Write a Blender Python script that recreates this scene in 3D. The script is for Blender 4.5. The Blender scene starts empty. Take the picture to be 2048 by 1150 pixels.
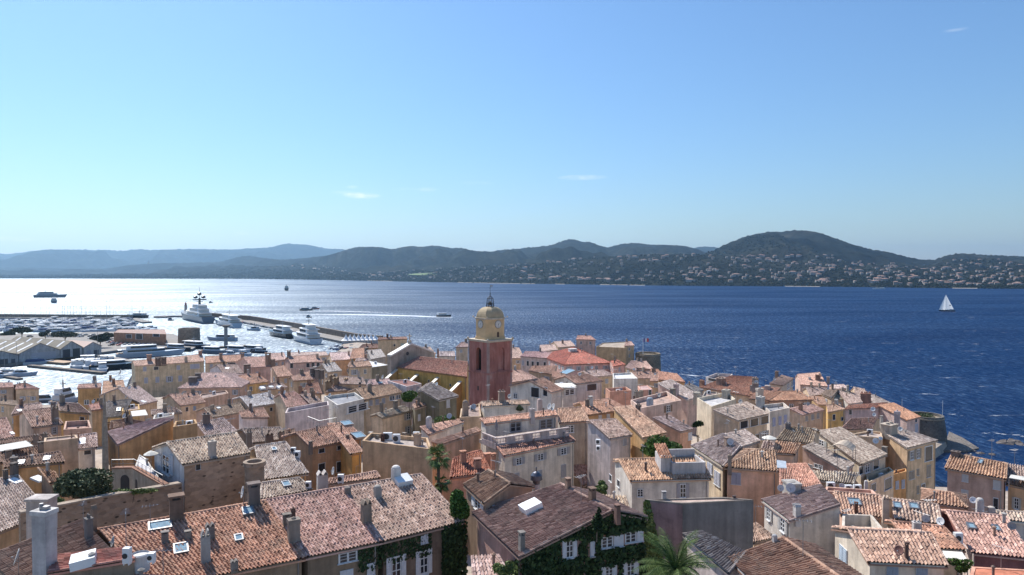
import bpy, math, random
import numpy as np
from mathutils import Vector, Matrix
R = random.Random(7)
C = bpy.context.scene.collection
rad = math.radians

# ------------------------------------------------------------------ camera
CAMZ, FPX, HOR = 52.0, 1384.0, 541.0
PITCH = math.atan((575 - HOR) / FPX)
cam = bpy.data.objects.new('camera', bpy.data.cameras.new('camera'))
C.objects.link(cam)
cam.location = (0, 0, CAMZ)
cam.rotation_euler = (math.pi / 2 - PITCH, 0, 0)
cam.data.sensor_width = 36
cam.data.lens = 36 * FPX / 2048
cam.data.clip_start = .5
cam.data.clip_end = 80000
bpy.context.scene.camera = cam

# ------------------------------------------------------------------ sky, sun, exposure
SUN_AZ, SUN_EL = -38.0, 48.0          # azimuth from the viewing direction (+Y), negative = left
sc = bpy.context.scene
sc.view_settings.view_transform = 'Standard'
sc.view_settings.look = 'None'
sc.view_settings.exposure = 0.5
sc.view_settings.gamma = 1
sc.cycles.use_denoising = True
sc.cycles.max_bounces = 6
sc.cycles.diffuse_bounces = 3
sc.cycles.glossy_bounces = 3
sc.cycles.transparent_max_bounces = 12
sc.cycles.volume_bounces = 1
sc.cycles.sample_clamp_indirect = 8
world = bpy.data.worlds.new('World')
sc.world = world
world.use_nodes = True
wn, wl = world.node_tree.nodes, world.node_tree.links
bg = wn['Background']
sky = wn.new('ShaderNodeTexSky')
sky.sky_type = 'NISHITA'
sky.sun_disc = False
sky.sun_elevation = rad(SUN_EL)
sky.sun_rotation = rad(SUN_AZ)        # rotation is measured from +Y, clockwise
sky.altitude = 0
sky.air_density = 1.35
sky.dust_density = 0.2
sky.ozone_density = 10
bg.inputs['Strength'].default_value = 0.096
sun = bpy.data.objects.new('sun', bpy.data.lights.new('sun', 'SUN'))
C.objects.link(sun)
sun.data.energy = 4.5
sun.data.angle = rad(.5)
sun.data.color = (1, .955, .89)
sd = Vector((math.sin(rad(SUN_AZ)) * math.cos(rad(SUN_EL)), math.cos(rad(SUN_AZ)) * math.cos(rad(SUN_EL)), math.sin(rad(SUN_EL))))
sun.rotation_euler = sd.to_track_quat('Z', 'Y').to_euler()
sun.location = (-200, 200, 300)

# ------------------------------------------------------------------ measuring helpers (photo pixel -> place in the world)
TILE = {'a': (0, 860, 520 / 2048), 'b': (500, 860, 520 / 2048), 'c': (900, 860, 520 / 2048), 'd': (1200, 860, 520 / 2048),
        'e': (1528, 860, 520 / 2048), 'f': (0, 680, 520 / 2048), 'g': (400, 680, 520 / 2048), 'h': (800, 680, 520 / 2048),
        'i': (1150, 680, 520 / 2048), 'j': (1500, 680, 520 / 2048), 'k': (0, 540, 400 / 2048), 'l': (330, 540, 400 / 2048),
        'm': (680, 540, 400 / 2048), 'x': (0, 0, 1)}
def px(T, x, y):
    a = TILE[T]
    return (a[0] + x * a[2], a[1] + y * a[2])
CAM = Vector((0, 0, CAMZ))
def ray(p):
    u, v = (p[0] - 1024) / FPX, (575 - p[1]) / FPX
    c, s = math.cos(PITCH), math.sin(PITCH)
    return Vector((u, c + v * s, -s + v * c))
def at_depth(p, d):
    r = ray(p)
    return CAM + r * (d / r.y)
def at_z(p, z):
    r = ray(p)
    return CAM + r * ((z - CAMZ) / r.z)
def on_plane(p, q, n):
    r = ray(p)
    k = r.dot(n)
    if abs(k) < 1e-6:
        return None
    t = (q - CAM).dot(n) / k
    return CAM + r * t if t > 0 else None
def W(x, y, z=0.0):
    return at_z((x, y), z)

# ------------------------------------------------------------------ materials
def new_mat(name):
    m = bpy.data.materials.new(name)
    m.use_nodes = True
    nt = m.node_tree
    return m, nt, nt.nodes['Principled BSDF']
def node(nt, t, **kw):
    n = nt.nodes.new(t)
    for k, v in kw.items():
        if k in n.inputs:
            n.inputs[k].default_value = v
        else:
            setattr(n, k, v)
    return n
def ramp(nt, fac, stops, interp='LINEAR'):
    r = nt.nodes.new('ShaderNodeValToRGB')
    r.color_ramp.interpolation = interp
    e = r.color_ramp.elements
    while len(e) < len(stops):
        e.new(.5)
    for q, (p, c) in zip(e, stops):
        q.position = p
        q.color = (c, c, c, 1) if isinstance(c, (int, float)) else (*c, 1)
    nt.links.new(fac, r.inputs[0])
    return r.outputs[0]
def mixc(nt, mode, f, a, b):
    m = nt.nodes.new('ShaderNodeMix')
    m.data_type = 'RGBA'
    m.blend_type = mode
    for k, v in ((0, f), (6, a), (7, b)):
        sock = m.inputs[k]
        if hasattr(v, 'links'):
            nt.links.new(v, sock)
        elif isinstance(v, (int, float)):
            sock.default_value = v if k == 0 else (v, v, v, 1)
        else:
            sock.default_value = (*v, 1)
    return m.outputs[2]
def mathn(nt, op, a, b=None):
    m = nt.nodes.new('ShaderNodeMath')
    m.operation = op
    for i, v in enumerate((a, b)):
        if v is None:
            continue
        if hasattr(v, 'links'):
            nt.links.new(v, m.inputs[i])
        else:
            m.inputs[i].default_value = v
    return m.outputs[0]
def geo_pos(nt):
    return nt.nodes.new('ShaderNodeNewGeometry').outputs['Position']
def noise(nt, vec, scale, detail=4, rough=.55, dist=0):
    n = node(nt, 'ShaderNodeTexNoise', Scale=scale, Detail=detail, Roughness=rough, Distortion=dist)
    nt.links.new(vec, n.inputs['Vector'])
    return n.outputs['Fac']
def bump(nt, bs, h, strength, dist):
    b = node(nt, 'ShaderNodeBump', Strength=strength, Distance=dist)
    nt.links.new(h, b.inputs['Height'])
    nt.links.new(b.outputs['Normal'], bs.inputs['Normal'])
def plain(name, col, rough=.6, metal=0, var=.15, scale=1.5):
    m, nt, bs = new_mat(name)
    f = noise(nt, geo_pos(nt), scale)
    c = mixc(nt, 'MULTIPLY', 1.0, col, ramp(nt, f, [(.3, 1 - var), (.7, 1 + var)]))
    nt.links.new(c, bs.inputs['Base Color'])
    bs.inputs['Roughness'].default_value = rough
    bs.inputs['Metallic'].default_value = metal
    return m
def scaled(nt, vec, s):
    m = node(nt, 'ShaderNodeMapping')
    m.inputs['Scale'].default_value = s
    nt.links.new(vec, m.inputs['Vector'])
    return m.outputs[0]

def mat_stucco():
    m, nt, bs = new_mat('stucco')
    P = geo_pos(nt)
    oi = nt.nodes.new('ShaderNodeObjectInfo')
    col = oi.outputs['Color']
    blot = ramp(nt, noise(nt, P, .55, 5, .6), [(.3, .72), (.72, 1.16)])
    streak = ramp(nt, noise(nt, scaled(nt, P, (1.6, 1.6, .16)), 1.0, 5, .6), [(.3, .72), (.6, 1.08)])
    grain = ramp(nt, noise(nt, P, 6, 3), [(.2, .93), (.8, 1.06)])
    c = mixc(nt, 'MULTIPLY', 1.0, col, blot)
    c = mixc(nt, 'MULTIPLY', 1.0, c, streak)
    c = mixc(nt, 'MULTIPLY', 1.0, c, grain)
    patch = ramp(nt, noise(nt, scaled(nt, P, (.5, .5, .8)), 1.0, 3, .7), [(.56, 0), (.6, .35)])
    c = mixc(nt, 'MIX', patch, c, mixc(nt, 'MULTIPLY', 1.0, c, (.74, .72, .72)))
    nt.links.new(c, bs.inputs['Base Color'])
    bs.inputs['Roughness'].default_value = .92
    bs.inputs['Specular IOR Level'].default_value = .2
    bump(nt, bs, noise(nt, P, 5, 5), .35, .05)
    return m
def mat_rubble():
    m, nt, bs = new_mat('rubble_stone')
    P = geo_pos(nt)
    oi = nt.nodes.new('ShaderNodeObjectInfo')
    v = node(nt, 'ShaderNodeTexVoronoi', Scale=1.9)
    nt.links.new(scaled(nt, P, (1, 1, 1.7)), v.inputs['Vector'])
    stone = mixc(nt, 'MULTIPLY', 1.0, oi.outputs['Color'], ramp(nt, v.outputs['Color'], [(0, .72), (1, 1.22)]))
    v2 = node(nt, 'ShaderNodeTexVoronoi', Scale=1.15)
    nt.links.new(scaled(nt, P, (1, 1, 1.8)), v2.inputs['Vector'])
    hole_shade = ramp(nt, v2.outputs['Distance'], [(.15, 0.2), (.25, 1.0)])  # shade of the putlog holes painted into the stone colour
    sel = ramp(nt, noise(nt, P, .5, 2), [(.4, 0), (.5, 1)])
    stone = mixc(nt, 'MULTIPLY', sel, stone, hole_shade)
    stone = mixc(nt, 'MULTIPLY', 1.0, stone, ramp(nt, noise(nt, P, .4, 5, .65), [(.3, .7), (.7, 1.2)]))
    nt.links.new(stone, bs.inputs['Base Color'])
    bs.inputs['Roughness'].default_value = .95
    bump(nt, bs, v.outputs['Distance'], .5, .1)
    return m
def mat_tile():
    m, nt, bs = new_mat('canal_tiles')
    uv = nt.nodes.new('ShaderNodeUVMap').outputs[0]
    P = geo_pos(nt)
    oi = nt.nodes.new('ShaderNodeObjectInfo')
    fl = node(nt, 'ShaderNodeVectorMath', operation='FLOOR')
    nt.links.new(uv, fl.inputs[0])
    add = node(nt, 'ShaderNodeVectorMath', operation='ADD')
    nt.links.new(fl.outputs[0], add.inputs[0])
    sc_ = node(nt, 'ShaderNodeVectorMath', operation='SCALE')
    sc_.inputs[0].default_value = (977, 311, 57)
    nt.links.new(oi.outputs['Random'], sc_.inputs['Scale'])
    nt.links.new(sc_.outputs[0], add.inputs[1])
    w = node(nt, 'ShaderNodeTexWhiteNoise')
    nt.links.new(add.outputs[0], w.inputs['Vector'])
    t = ramp(nt, w.outputs['Value'], [(0, (.58, .53, .52)), (.2, (.82, .76, .75)), (.55, (1.0, .98, .97)), (.82, (1.2, 1.17, 1.13)), (1, (1.46, 1.52, 1.54))])
    c = mixc(nt, 'MULTIPLY', 1.0, oi.outputs['Color'], t)
    lich = ramp(nt, noise(nt, P, .8, 6, .65), [(.48, 0), (.7, 1)])
    c = mixc(nt, 'MIX', mathn(nt, 'MULTIPLY', lich, .5), c, (.24, .195, .155))
    c = mixc(nt, 'MULTIPLY', 1.0, c, ramp(nt, noise(nt, P, .25, 3), [(.3, .85), (.7, 1.15)]))
    c = mixc(nt, 'MULTIPLY', 1.0, c, ramp(nt, noise(nt, P, 9, 3), [(.25, .82), (.75, 1.14)]))
    nt.links.new(c, bs.inputs['Base Color'])
    bs.inputs['Roughness'].default_value = .85
    bs.inputs['Specular IOR Level'].default_value = .25
    return m
def mat_paint(name='painted'):      # colour from the object's own colour
    m, nt, bs = new_mat(name)
    oi = nt.nodes.new('ShaderNodeObjectInfo')
    c = mixc(nt, 'MULTIPLY', 1.0, oi.outputs['Color'], ramp(nt, noise(nt, geo_pos(nt), 2.5, 4), [(.3, .88), (.7, 1.08)]))
    nt.links.new(c, bs.inputs['Base Color'])
    bs.inputs['Roughness'].default_value = .55
    return m
def mat_leaf(name, a, b, tip=None, spec=.25):
    m, nt, bs = new_mat(name)
    g = nt.nodes.new('ShaderNodeNewGeometry')
    c = ramp(nt, g.outputs['Random Per Island'], [(0, a), (.75, b), (1, tip or b)])
    c = mixc(nt, 'MULTIPLY', 1.0, c, ramp(nt, noise(nt, g.outputs['Position'], .9, 3), [(.3, .75), (.7, 1.25)]))
    nt.links.new(c, bs.inputs['Base Color'])
    bs.inputs['Roughness'].default_value = .7
    bs.inputs['Specular IOR Level'].default_value = spec
    return m
STUCCO, RUBBLE, TILEM, PAINT = mat_stucco(), mat_rubble(), mat_tile(), mat_paint()
def mat_glass():
    m, nt, bs = new_mat('window_glass')
    bs.inputs['Base Color'].default_value = (.025, .03, .04, 1)
    bs.inputs['Roughness'].default_value = .08
    return m
GLASS = mat_glass()
SKYGLASS = plain('roof_glass', (.25, .36, .42), .12, 0, .2, 3)
METAL = plain('grey_metal', (.3, .3, .31), .45, .6)
DARK = plain('dark_metal', (.035, .035, .04), .5)
WHITE = plain('white_paint', (.74, .74, .74), .5, 0, .06)
TERRA = plain('terracotta', (.42, .2, .12), .85, 0, .25, 4)
BARK = plain('bark', (.16, .12, .09), .95, 0, .3, 6)
CANVAS = plain('canvas', (.7, .66, .58), .8, 0, .06)
ALUM = plain('yellow_cream_metal', (.75, .7, .5), .5, 0, .05)
LEAF_OLIVE = mat_leaf('olive_leaves', (.045, .06, .028), (.11, .135, .065), (.18, .2, .11))
LEAF_GREEN = mat_leaf('green_leaves', (.03, .065, .014), (.085, .16, .03), (.13, .21, .05))
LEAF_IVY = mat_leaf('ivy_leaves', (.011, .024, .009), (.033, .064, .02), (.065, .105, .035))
LEAF_LIT = mat_leaf('lit_pale_leaves', (.08, .12, .03), (.17, .23, .07), (.27, .31, .13))  # paler leaves: sunlight on ivy put into the colour, also light-green shrubs
LEAF_PALM = mat_leaf('palm_leaves', (.045, .08, .02), (.1, .16, .04), (.16, .2, .07))
LEAF_PINE = mat_leaf('pine_leaves', (.015, .025, .015), (.035, .055, .028))

# ------------------------------------------------------------------ mesh helpers
class MB:
    def __init__(s):
        s.v, s.f = [], []
    def add(s, verts, faces):
        o = len(s.v)
        s.v += [tuple(q) for q in verts]
        s.f += [tuple(i + o for i in f) for f in faces]
        return s
    def quad(s, a, b, c, d):
        return s.add([a, b, c, d], [(0, 1, 2, 3)])
    def poly(s, pts):
        return s.add(pts, [tuple(range(len(pts)))])
    def hexa(s, b, t):      # 4 bottom, 4 top corners (both counter-clockwise)
        return s.add(list(b) + list(t), [(3, 2, 1, 0), (4, 5, 6, 7), (0, 1, 5, 4), (1, 2, 6, 5), (2, 3, 7, 6), (3, 0, 4, 7)])
    def box(s, x0, x1, y0, y1, z0, z1, tx=0, ty=0):
        return s.hexa([(x0, y0, z0), (x1, y0, z0), (x1, y1, z0), (x0, y1, z0)],
                      [(x0 + tx, y0 + ty, z1), (x1 - tx, y0 + ty, z1), (x1 - tx, y1 - ty, z1), (x0 + tx, y1 - ty, z1)])
    def prism(s, pts, z0, z1):
        n = len(pts)
        v = [(p[0], p[1], z0) for p in pts] + [(p[0], p[1], z1) for p in pts]
        return s.add(v, [tuple(range(n - 1, -1, -1)), tuple(range(n, 2 * n))] + [(i, (i + 1) % n, (i + 1) % n + n, i + n) for i in range(n)])
    def lathe(s, prof, c=(0, 0, 0), n=16, axis=None, a0=0, sq=1):
        m = len(prof)
        v = []
        for r, z in prof:
            for k in range(n):
                a = a0 + 2 * math.pi * k / n
                v.append(Vector((r * math.cos(a), r * math.sin(a), z)))
        if axis is not None:
            q = Vector(axis).to_track_quat('Z', 'Y')
            v = [q @ p for p in v]
        v = [p + Vector(c) for p in v]
        f = []
        for j in range(m - 1):
            for k in range(n):
                f.append((j * n + k, j * n + (k + 1) % n, (j + 1) * n + (k + 1) % n, (j + 1) * n + k))
        f.append(tuple(range(n - 1, -1, -1)))
        f.append(tuple((m - 1) * n + k for k in range(n)))
        return s.add(v, f)
    def tube(s, a, b, r0, r1=None, n=8):
        a, b = Vector(a), Vector(b)
        return s.lathe([(r0, 0), (r0 if r1 is None else r1, (b - a).length)], a, n, (b - a).normalized())
    def build(s, name, mat, parent=None, loc=None, col=None, smooth=False):
        me = bpy.data.meshes.new(name)
        me.from_pydata(s.v, [], s.f)
        me.materials.append(mat)
        if smooth:
            me.polygons.foreach_set('use_smooth', [True] * len(me.polygons))
        me.update()
        return link(name, me, parent, loc, col)
def link(name, data, parent=None, loc=None, col=None):
    o = bpy.data.objects.new(name, data)
    C.objects.link(o)
    if parent is not None:
        o.parent = parent
    if loc is not None:
        o.location = loc
    if col is not None:
        o.color = (*col, 1)
    return o
def tag(o, label, cat, group=None, kind=None):
    o['label'] = label
    o['category'] = cat
    if group:
        o['group'] = group
    if kind:
        o['kind'] = kind
    return o
def thing(name, loc, label, cat, group=None, rz=0):
    o = bpy.data.objects.new(name, None)
    o.empty_display_size = .3
    C.objects.link(o)
    o.location = loc
    o.rotation_euler = (0, 0, rz)
    return tag(o, label, cat, group)
def structure(o):
    o['kind'] = 'structure'
    return o
def np_mesh(name, verts, quads, mat, uv=None):
    me = bpy.data.meshes.new(name)
    nv, nq = len(verts), len(quads)
    me.vertices.add(nv)
    me.vertices.foreach_set('co', np.asarray(verts, dtype=np.float32).ravel())
    k = quads.shape[1]
    me.loops.add(nq * k)
    me.loops.foreach_set('vertex_index', quads.astype(np.int32).ravel())
    me.polygons.add(nq)
    me.polygons.foreach_set('loop_start', np.arange(0, nq * k, k, dtype=np.int32))
    me.polygons.foreach_set('loop_total', np.full(nq, k, dtype=np.int32))
    if uv is not None:
        l = me.uv_layers.new(name='UVMap')
        l.data.foreach_set('uv', np.asarray(uv, dtype=np.float32)[quads.ravel()].ravel())
    me.polygons.foreach_set('use_smooth', np.zeros(nq, dtype=bool))
    me.materials.append(mat)
    me.update(calc_edges=True)
    return me
def copy_tree(o, parent=None):
    c = o.copy()
    C.objects.link(c)
    if parent is not None:
        c.parent = parent
    for ch in o.children:
        copy_tree(ch, c)
    return c
# ------------------------------------------------------------------ house builder
def unit_frame():
    b = MB()
    t = .09
    b.box(-.5, -.5 + t, 0, .07, -.5, .5); b.box(.5 - t, .5, 0, .07, -.5, .5)
    b.box(-.5 + t, .5 - t, 0, .07, -.5, -.5 + t * .8); b.box(-.5 + t, .5 - t, 0, .07, .5 - t * .8, .5)
    b.box(-.05, .05, .001, .062, -.5 + t * .8, .5 - t * .8)
    for z in (-.14, .17):
        b.box(-.5 + t, -.05, .001, .055, z - .02, z + .02); b.box(.05, .5 - t, .001, .055, z - .02, z + .02)
    b.box(-.56, .56, 0, .16, -.555, -.5)
    return b
def unit_plain_frame():
    b = MB()
    t = .06
    b.box(-.5, -.5 + t, 0, .06, -.5, .5); b.box(.5 - t, .5, 0, .06, -.5, .5)
    b.box(-.5 + t, .5 - t, 0, .06, .5 - t, .5); b.box(-.56, .56, 0, .14, -.54, -.5)
    return b
def mesh_of(b, name, mat):
    o = b.build(name, mat)
    me = o.data
    bpy.data.objects.remove(o)
    return me
FRAME_ME = mesh_of(unit_frame(), 'window_frame', PAINT)
OPEN_ME = mesh_of(unit_plain_frame(), 'opening_frame', PAINT)
PANE_ME = mesh_of(MB().quad((-.5, .02, -.5), (.5, .02, -.5), (.5, .02, .5), (-.5, .02, .5)), 'pane', GLASS)
def unit_shutter():
    b = MB().box(-.5, .5, .03, .08, -.5, .5)
    for k in range(9):
        z = -.42 + k * .095
        b.hexa([(-.36, .081, z), (.36, .081, z), (.36, .09, z), (-.36, .09, z)], [(-.36, .081, z + .06), (.36, .081, z + .06), (.36, .1, z + .05), (-.36, .1, z + .05)])
    return b
SHUT_ME = mesh_of(unit_shutter(), 'shutter', PAINT)

def add_window(root, pos, ang, w, h, style, fcol, scol):
    o = link('window', FRAME_ME if style in 'sng' else OPEN_ME, root, pos - root.location, fcol)
    o.rotation_euler = (0, 0, ang)
    o.scale = (w, 1, h)
    link('pane', PANE_ME, o)  # in open loggias this dark pane stands for the shade inside
    if style == 's':
        for sgn in (-1, 1):
            s = link('shutter', SHUT_ME, o, (sgn * (.53 + .25), 0, 0), scol)
            s.scale = (.5, 1, 1.02)
    elif style == 'c':
        for sgn in (-1, 1):
            s = link('shutter', SHUT_ME, o, (sgn * .245, 0, 0), scol)
            s.scale = (.47, 1, .98)
    return o

def tile_grid(E0, E1, R1, R0, near, in0=0.0, in1=0.0, pitch=.29):
    """corrugated canal-tile surface over the quad; in0/in1 = how far (m) the hip lines cut in at the ridge"""
    E0, E1, R1, R0 = (np.array(p, float) for p in (E0, E1, R1, R0))
    L = max(np.linalg.norm(E1 - E0), np.linalg.norm(R1 - R0))
    S = .5 * (np.linalg.norm(R0 - E0) + np.linalg.norm(R1 - E1))
    nc, nr = max(2, int(round(L / pitch))), max(2, int(round(S / .42)))
    fr = np.array([0, .17, .3, .5, .7, .83]) if near else np.array([0, .25, .5, .75])
    hp = np.array([0, .012, .1, .135, .1, .012]) if near else np.array([0, .095, .12, .095])
    nf = len(fr)
    us = np.concatenate([(np.arange(nc)[:, None] + fr[None]).ravel(), [nc]])
    hs = np.concatenate([np.tile(hp, nc), [0]])
    if near:
        vs = np.stack([np.arange(nr), np.arange(nr) + .999], 1).ravel()
        ho = np.tile([.034, 0.0], nr)
    else:
        vs = np.linspace(0, nr, 3)
        ho = np.zeros(3)
    rs = np.random.RandomState(int(abs(E0[0] * 13 + E0[1] * 7)) % 99991)
    U, V = np.meshgrid(us, vs)
    H = hs[None, :] + ho[:, None]
    ci = np.minimum(U.astype(int), nc - 1); ri = np.minimum(V.astype(int), nr - 1)
    jit = rs.normal(0, .012 if near else .006, (nr, nc))
    H = H + jit[ri, ci] * (H > .01)
    latj = rs.normal(0, .05, (nr, nc))[ri, ci] if near else 0
    a = np.clip((U + latj) / nc, 0, 1)
    v = V / nr
    if in0 or in1:
        vm = np.ones_like(a)
        if in0 > .05: vm = np.minimum(vm, a * L / in0)
        if in1 > .05: vm = np.minimum(vm, (1 - a) * L / in1)
        v = v * np.clip(vm, 0.001, 1)
        Rm = .5 * (R0 + R1)
        d = (R0 - E0) - (E1 - E0) * (in0 / L)      # straight up the slope
        P = E0 + a[..., None] * (E1 - E0) + v[..., None] * d
    else:
        lo = E0 + a[..., None] * (E1 - E0); hi = R0 + a[..., None] * (R1 - R0)
        P = lo + v[..., None] * (hi - lo)
    n = np.cross(E1 - E0, R0 - E0); n /= np.linalg.norm(n)
    if n[2] < 0: n = -n
    sag = .05 * np.sin(a * 5 + rs.rand() * 6) * np.sin(v * 3.1)
    P = P + (H - sag)[..., None] * n
    nv, nu = P.shape[:2]
    idx = np.arange(nv * nu).reshape(nv, nu)
    q = np.stack([idx[:-1, :-1], idx[:-1, 1:], idx[1:, 1:], idx[1:, :-1]], -1).reshape(-1, 4)
    uv = np.stack([U + 100 * rs.randint(9), v * nr + .0005], -1).reshape(-1, 2)
    return P.reshape(-1, 3), q, uv
def ridge_caps(A, B, r=.15):
    A, B = np.array(A, float), np.array(B, float)
    L = np.linalg.norm(B - A)
    n = max(2, int(L / .42))
    t = (B - A) / max(L, 1e-6)
    s = np.cross(t, (0, 0, 1)); s /= max(np.linalg.norm(s), 1e-6)
    up = np.cross(s, t)
    V, UV = [], []
    for k in range(n):
        for e, rr in ((0, r), (.999, r * .82)):
            c = A + (B - A) * ((k + e) / n)
            for a in np.linspace(-.35, math.pi + .35, 7):
                V.append(c + s * rr * math.cos(a) + up * (rr * math.sin(a) + .03)); UV.append((k + .5 + e * .4, 700.5))
    V = np.array(V)
    m = 2 * n
    idx = np.arange(m * 7).reshape(m, 7)
    q = np.stack([idx[:-1, :-1], idx[:-1, 1:], idx[1:, 1:], idx[1:, :-1]], -1).reshape(-1, 4)
    return V, q, np.array(UV)
def slab(pts, th=.13):
    """thin board under a roof plane (fascia and soffit)"""
    P = np.array(pts, float) - (0, 0, .11)
    V = np.concatenate([P, P - (0, 0, th)])
    n = len(P)
    q = [(4 + 3, 4 + 2, 4 + 1, 4 + 0)] + [(i, i + 4, (i + 1) % 4 + 4, (i + 1) % 4) for i in range(4)]
    return V, np.array(q), np.full((2 * n, 2), 900.5)
def join_np(parts):
    V, Q, U, o = [], [], [], 0
    for v, q, u in parts:
        V.append(v); Q.append(q + o); U.append(u); o += len(v)
    return np.concatenate(V), np.concatenate(Q), np.concatenate(U)

WALLC = dict(cream=(.52, .42, .31), ochre=(.46, .29, .15), pink=(.46, .32, .26), white=(.68, .66, .63), lav=(.5, .455, .47), stone=(.25, .19, .145),
             grey=(.29, .27, .25), orange=(.56, .31, .13), brown=(.31, .215, .155), yellow=(.52, .36, .17), tan=(.42, .32, .23), dark=(.1, .095, .09), salmon=(.5, .27, .2))
ROOFC = dict(orr=(.42, .215, .135), cr=(.45, .325, .25), pk=(.44, .285, .23), br=(.24, .155, .112), gr=(.35, .265, .22), rd=(.42, .155, .1), mx=(.375, .24, .18),
             ol=(.32, .245, .18), pale=(.42, .39, .35), lt=(.42, .315, .265), sl=(.2, .185, .17), whi=(.7, .69, .66), rust=(.32, .125, .075))
HOUSES = []
CHIMC = [(.28, .24, .2), (.42, .34, .27), (.5, .46, .42), (.34, .2, .14), (.22, .17, .14)]

def chimney(parent, root, p, w, h, col, kind=0, ang=0.0, dep=None):
    b = MB()
    t = w * (.8 if dep is None else dep)
    b.box(-w / 2, w / 2, -t / 2, t / 2, -.9, h * .8, w * .04, w * .03)
    if kind == 0:
        for sx in (-1, 1):
            for sy in (-1, 1):
                b.box(sx * w * .36 - w * .09, sx * w * .36 + w * .09, sy * t * .34 - t * .09, sy * t * .34 + t * .09, h * .8, h * .92)
        b.box(-w * .56, w * .56, -t * .58, t * .58, h * .92, h)
    elif kind == 1:
        z = h * .8
        n = 2 if w > .5 else 1
        for k in range(n):
            x0 = -w / 2 + w * k / n; x1 = x0 + w / n; xm = (x0 + x1) / 2
            b.hexa([(x0, -t * .55, z), (x0 + .07, -t * .55, z), (x0 + .07, t * .55, z), (x0, t * .55, z)], [(xm - .035, -t * .55, h), (xm + .035, -t * .55, h), (xm + .035, t * .55, h), (xm - .035, t * .55, h)])
            b.hexa([(x1 - .07, -t * .55, z), (x1, -t * .55, z), (x1, t * .55, z), (x1 - .07, t * .55, z)], [(xm - .03, -t * .55, h - .01), (xm + .04, -t * .55, h - .01), (xm + .04, t * .55, h - .01), (xm - .03, t * .55, h - .01)])
    elif kind == 2:
        b.box(-w * .55, w * .55, -t * .56, t * .56, h * .8, h * .85)
        for x in ((-.24, .24) if w > .5 else (0,)):
            b.lathe([(w * .16, h * .85), (w * .13, h), (w * .09, h)], (x * w, 0, 0), 10)
    elif kind == 3:
        b.box(-w * .53, w * .53, -t * .53, t * .53, h * .8, h)
        b.lathe([(w * .2, h), (w * .2, h * 1.05), (w * .05, h * 1.1)], (0, 0, 0), 10)
    elif kind == 4:
        b.lathe([(w * .5, h * .8), (w * .46, h * .9), (w * .3, h * .97), (w * .05, h)], (0, 0, 0), 12)
    o = b.build('chimney', STUCCO, parent, p - root.location, col)
    o.rotation_euler = (0, 0, ang)
    return o
def dish(parent, root, c, r, base, face=(-.5, -.78, .36), col=(.5, .5, .5)):
    f = Vector(face).normalized()
    prof = [(r * .02, 0)] + [(r * k / 5, r * .22 * (k / 5) ** 2) for k in range(1, 6)] + [(r * .99, r * .24)] + [(r * k / 5, r * .22 * (k / 5) ** 2 + .015) for k in (4, 3, 2, 1)]
    b = MB().lathe(prof, (0, 0, 0), 20, f)
    o = b.build('satellite_dish', PAINT, parent, c - root.location, col, True)
    m = MB().tube(-f * .02, base - c, .035, .03, 6)
    m.build('mast', METAL, o)
    a = MB().tube(f * r * .02 + Vector((0, 0, -r * .6)), f * r * .75 + Vector((0, 0, -.05)), .02, .02, 5)
    a.lathe([(.05, 0), (.05, .1)], f * r * .75 + Vector((0, 0, -.05)), 6, -f)
    a.build('receiver_arm', METAL, o)
    return o
AC_ME = None
def aircon(parent, root, c, w, h, ang=0.0):
    b = MB().box(-w / 2, w / 2, -.18, .18, -h / 2, h / 2)
    b.box(-w * .42, -w * .3, -.16, .16, -h / 2 - .12, -h / 2); b.box(w * .3, w * .42, -.16, .16, -h / 2 - .12, -h / 2)
    o = b.build('air_conditioner', WHITE, parent, c - root.location)
    o.rotation_euler = (0, 0, ang)
    r = min(w, h) * .38
    g = MB().lathe([(r, 0), (r, .03), (r * .8, .035), (r * .78, .015), (r * .1, .02)], (-w * .12, -.18, 0), 18, (0, -1, 0))
    g.build('fan_grille', DARK, o)
    return o

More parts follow.
